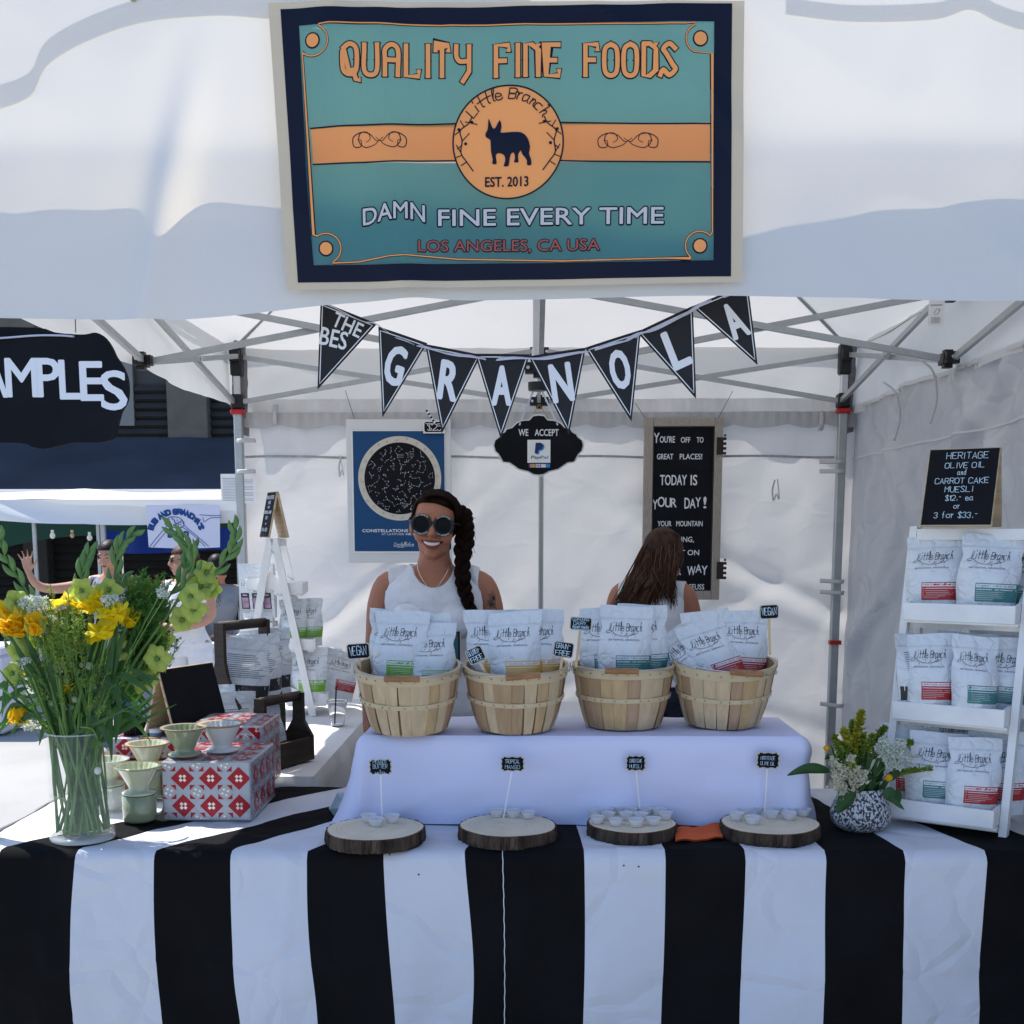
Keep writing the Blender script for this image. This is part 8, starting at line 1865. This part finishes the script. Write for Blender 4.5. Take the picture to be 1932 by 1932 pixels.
def sprig(tip, n, m_, lab, w_=.026, leaf=.0075, top=.55, stemm=stemg):
    global fo
    r = thing("goldenrod_sprig", lab, "flower", mouth, group="goldenrod sprigs of the small bouquet"); tip = Vector(tip); base = mouth+Vector((rf_.uniform(-.03,.03), rf_.uniform(-.03,.03), -.01)); mid = base.lerp(tip,.5)+Vector((0,-.005,.012)); path = catmull([base, mid, tip], 8); st = MB(); st.tube(path, .0014, 5); fl2 = MB(); lf = MB()
    for i in range(int(n*1.8)):
        t = top*.0+rf_.random(); k = int(lerp(len(path)*(1-top), len(path)-1, t)); p = path[k]; L_ = w_*(1.1-t)*rf_.uniform(.5,1.1); a = rf_.uniform(0,6.28); q = p+Vector((math.cos(a)*L_, math.sin(a)*L_*.6, L_*.55)); st.tube([p, q], .0006, 3)
        for j in range(9):
            c = p.lerp(q, .35+.65*rf_.random())+Vector((0,0,rf_.uniform(-.001,.003))); e = Vector((rf_.uniform(-1,1), rf_.uniform(-1,1), rf_.uniform(-.2,1)))*leaf; f = Vector((rf_.uniform(-1,1), rf_.uniform(-1,1), rf_.uniform(-1,1)))*leaf*.8; fl2.add([c, c+f, c+f+e, c+e], [(0,1,2,3)])
    for i in range(14): t = rf_.random()*.7; p = path[int(t*(len(path)-1))]; blade(lf, p, p+Vector((rf_.uniform(-.028,.028), rf_.uniform(-.02,.01), rf_.uniform(.0,.02))), .005, n=3)
    st.build("stem", stemm, r); fl2.build("florets", m_, r); lf.build("leaves", leafd, r)
for k, (x, y, n, lb_) in enumerate(((990,125,46,"tallest goldenrod sprig, centre of the small bouquet"),(870,250,30,"goldenrod sprig just left of the tallest one"),(760,340,34,"yellow green goldenrod sprig, upper left of the small bouquet"),(640,430,34,"goldenrod sprig at the left of the small bouquet"),(1270,320,44,"goldenrod sprig leaning right, upper right of the small bouquet"),(1130,420,34,"goldenrod sprig between the tallest and the right leaning one"),(1010,420,34,"short goldenrod sprig in the middle of the small bouquet"),(1600,500,22,"thin goldenrod sprig standing over the white lace"),(1850,840,22,"thin goldenrod sprig arching far right over the pouches"),(800,470,30,"short yellow goldenrod sprig left of the middle"))):
    sprig(zp(x, y, .03*math.sin(k*2.1)), n, goldm if k in (2, 9, 0) else M("goldenrod_lime", (.20,.28,.03), .7, var=.3, vs=60, tl=.2), lb_)
for k, (x, y, rr, lb_) in enumerate(((562,582,.0085,"orange yellow billy button ball at the left of the small bouquet"),(1282,572,.0062,"small billy button ball above the white lace"),(1312,938,.0105,"big yellow billy button ball low at the front right of the small bouquet"),(840,440,.006,"orange billy button ball behind the goldenrod"))):
    c = zp(x, y, -.04 if k == 2 else -.01); r = thing("billy_button", lb_, "flower", c); mb = MB(); mb.ball(c, rr, 20, 14); mb.build("flower_ball", ballm, r, smooth=True); mb = MB(); mb.tube([mouth, c], .0012, 5); mb.build("stem", stemg, r)
r = thing("white_stock_flower", "cream white clustered flower drooping over the left rim of the speckled pot", "flower", zp(800, 950, -.06)); mb = MB(); creamw = M("cream_petal", (.62,.60,.46), .7, var=.15, vs=60, tl=.25)
for (x, y, rr) in ((640,730,.012),(700,790,.014),(840,700,.011),(640,1010,.015),(720,980,.016),(760,880,.017),(840,920,.016),(940,850,.015),(1000,880,.014),(1000,960,.014),(900,1040,.015),(760,1060,.014),(740,1120,.016),(660,880,.014),(920,960,.014)):
    for i in range(70):
        c = zp(x, y, -.06-rr)+Vector((rf_.gauss(0,rr*.42), rf_.gauss(0,rr*.4), rf_.gauss(0,rr*.42))); e = Vector((rf_.uniform(-1,1), rf_.uniform(-1,.2), rf_.uniform(-1,1)))*.0065; f = Vector((rf_.uniform(-1,1), rf_.uniform(-1,.5), rf_.uniform(-1,1)))*.0065; mb.add([c, c+f, c+(e+f)*.8, c+e], [(0,1,2,3)])
mb.build("petals", creamw, r); mb = MB()
for i in range(12): mb.tube(catmull([mouth+Vector((-.02,-.02,0)), zp(850+rf_.uniform(-40,40), 700, -.05), zp(rf_.uniform(650,960), rf_.uniform(800,1000), -.06)], 4), .0010, 4)
mb.build("stalk", limeg, r)
r = thing("white_lace_flower", "white lace umbel leaning right over the speckled pot in front of the pouches", "flower", zp(1330, 650, -.04)); mb = MB(); st = MB()
for (x, y, rr) in ((1250,500,.012),(1200,590,.012),(1270,650,.018),(1350,610,.018),(1430,570,.017),(1450,520,.012),(1300,720,.016),(1380,700,.016),(1430,780,.012),(1500,640,.010),(1560,690,.010),(1330,780,.010)): umbel(mb, zp(x, y, -.045), rr*1.15, 90, Vector((rf_.uniform(-.2,.3), -.8, .6)).normalized(), rf_, 0, st)
st.tube([mouth, zp(1350, 720, -.03)], .0016, 5); mb.build("florets", lacew, r); st.build("stalk", stemg, r)
lf_ = thing("magnolia_leaves", "big dark leaves spreading left and down from the speckled pot's bouquet", "leaves", mouth)
for (x0,y0,x1,y1,w_,sag,dy) in ((610,860,90,910,.024,.012,-.03),(900,1080,690,1370,.036,.0,-.075),(1290,1060,1390,1250,.028,0,-.05),(1330,1170,1500,1325,.012,.0,-.06),(1050,960,960,1130,.012,0,-.07),(620,700,540,720,.012,.006,-.01),(1450,860,1260,1000,.02,0,-.02),(1420,1080,1440,1260,.018,0,-.02)):
    mb = MB(); blade(mb, zp(x0,y0,dy), zp(x1,y1,dy-.01), w_*1.2, sag=sag, n=10, fold_=.5); blade(mb, zp(x0,y0,dy)+Vector((0,.001,0)), zp(x1,y1,dy-.01)+Vector((0,.001,0)), w_*1.2, sag=sag, n=10, fold_=.5); mb.build("leaf", leafd, lf_, smooth=True)
mb = MB()
for i in range(90): a = rf_.uniform(0,6.28); b0 = mouth+Vector((rf_.uniform(-.04,.04), rf_.uniform(-.04,.04), -.01)); blade(mb, b0, b0+Vector((math.cos(a)*.05, math.sin(a)*.04, rf_.uniform(.04,.14))), rf_.uniform(.006,.014), n=4)
tag(mb.build("pot_greenery", leafd, None, smooth=True), "dark green filler leaves in the middle of the small bouquet", "greenery", kind="stuff")

ORD = ["leftmost","second","third","fourth","fifth","sixth","seventh","eighth","ninth","tenth","eleventh","twelfth","thirteenth","fourteenth","fifteenth","sixteenth","seventeenth","eighteenth","nineteenth","twentieth","twenty-first","rightmost"]
for g_, ph_ in (("lime green blooms of the big bouquet", "ruffled lime green bloom"), ("yellow blooms of the big bouquet", "yellow orange bloom"), ("white lace flowers of the big bouquet", "white lace flower cluster")):
    L_ = sorted([o for o in SC.objects if o.get("group") == g_ and o.parent is None], key=lambda o: o.location.x/o.location.y)
    for i, o in enumerate(L_): o["label"] = "%s, %s in the big bouquet" % (ph_, (ORD[i]+(" from the left" if i else "")) if i < len(L_)-1 else "rightmost")
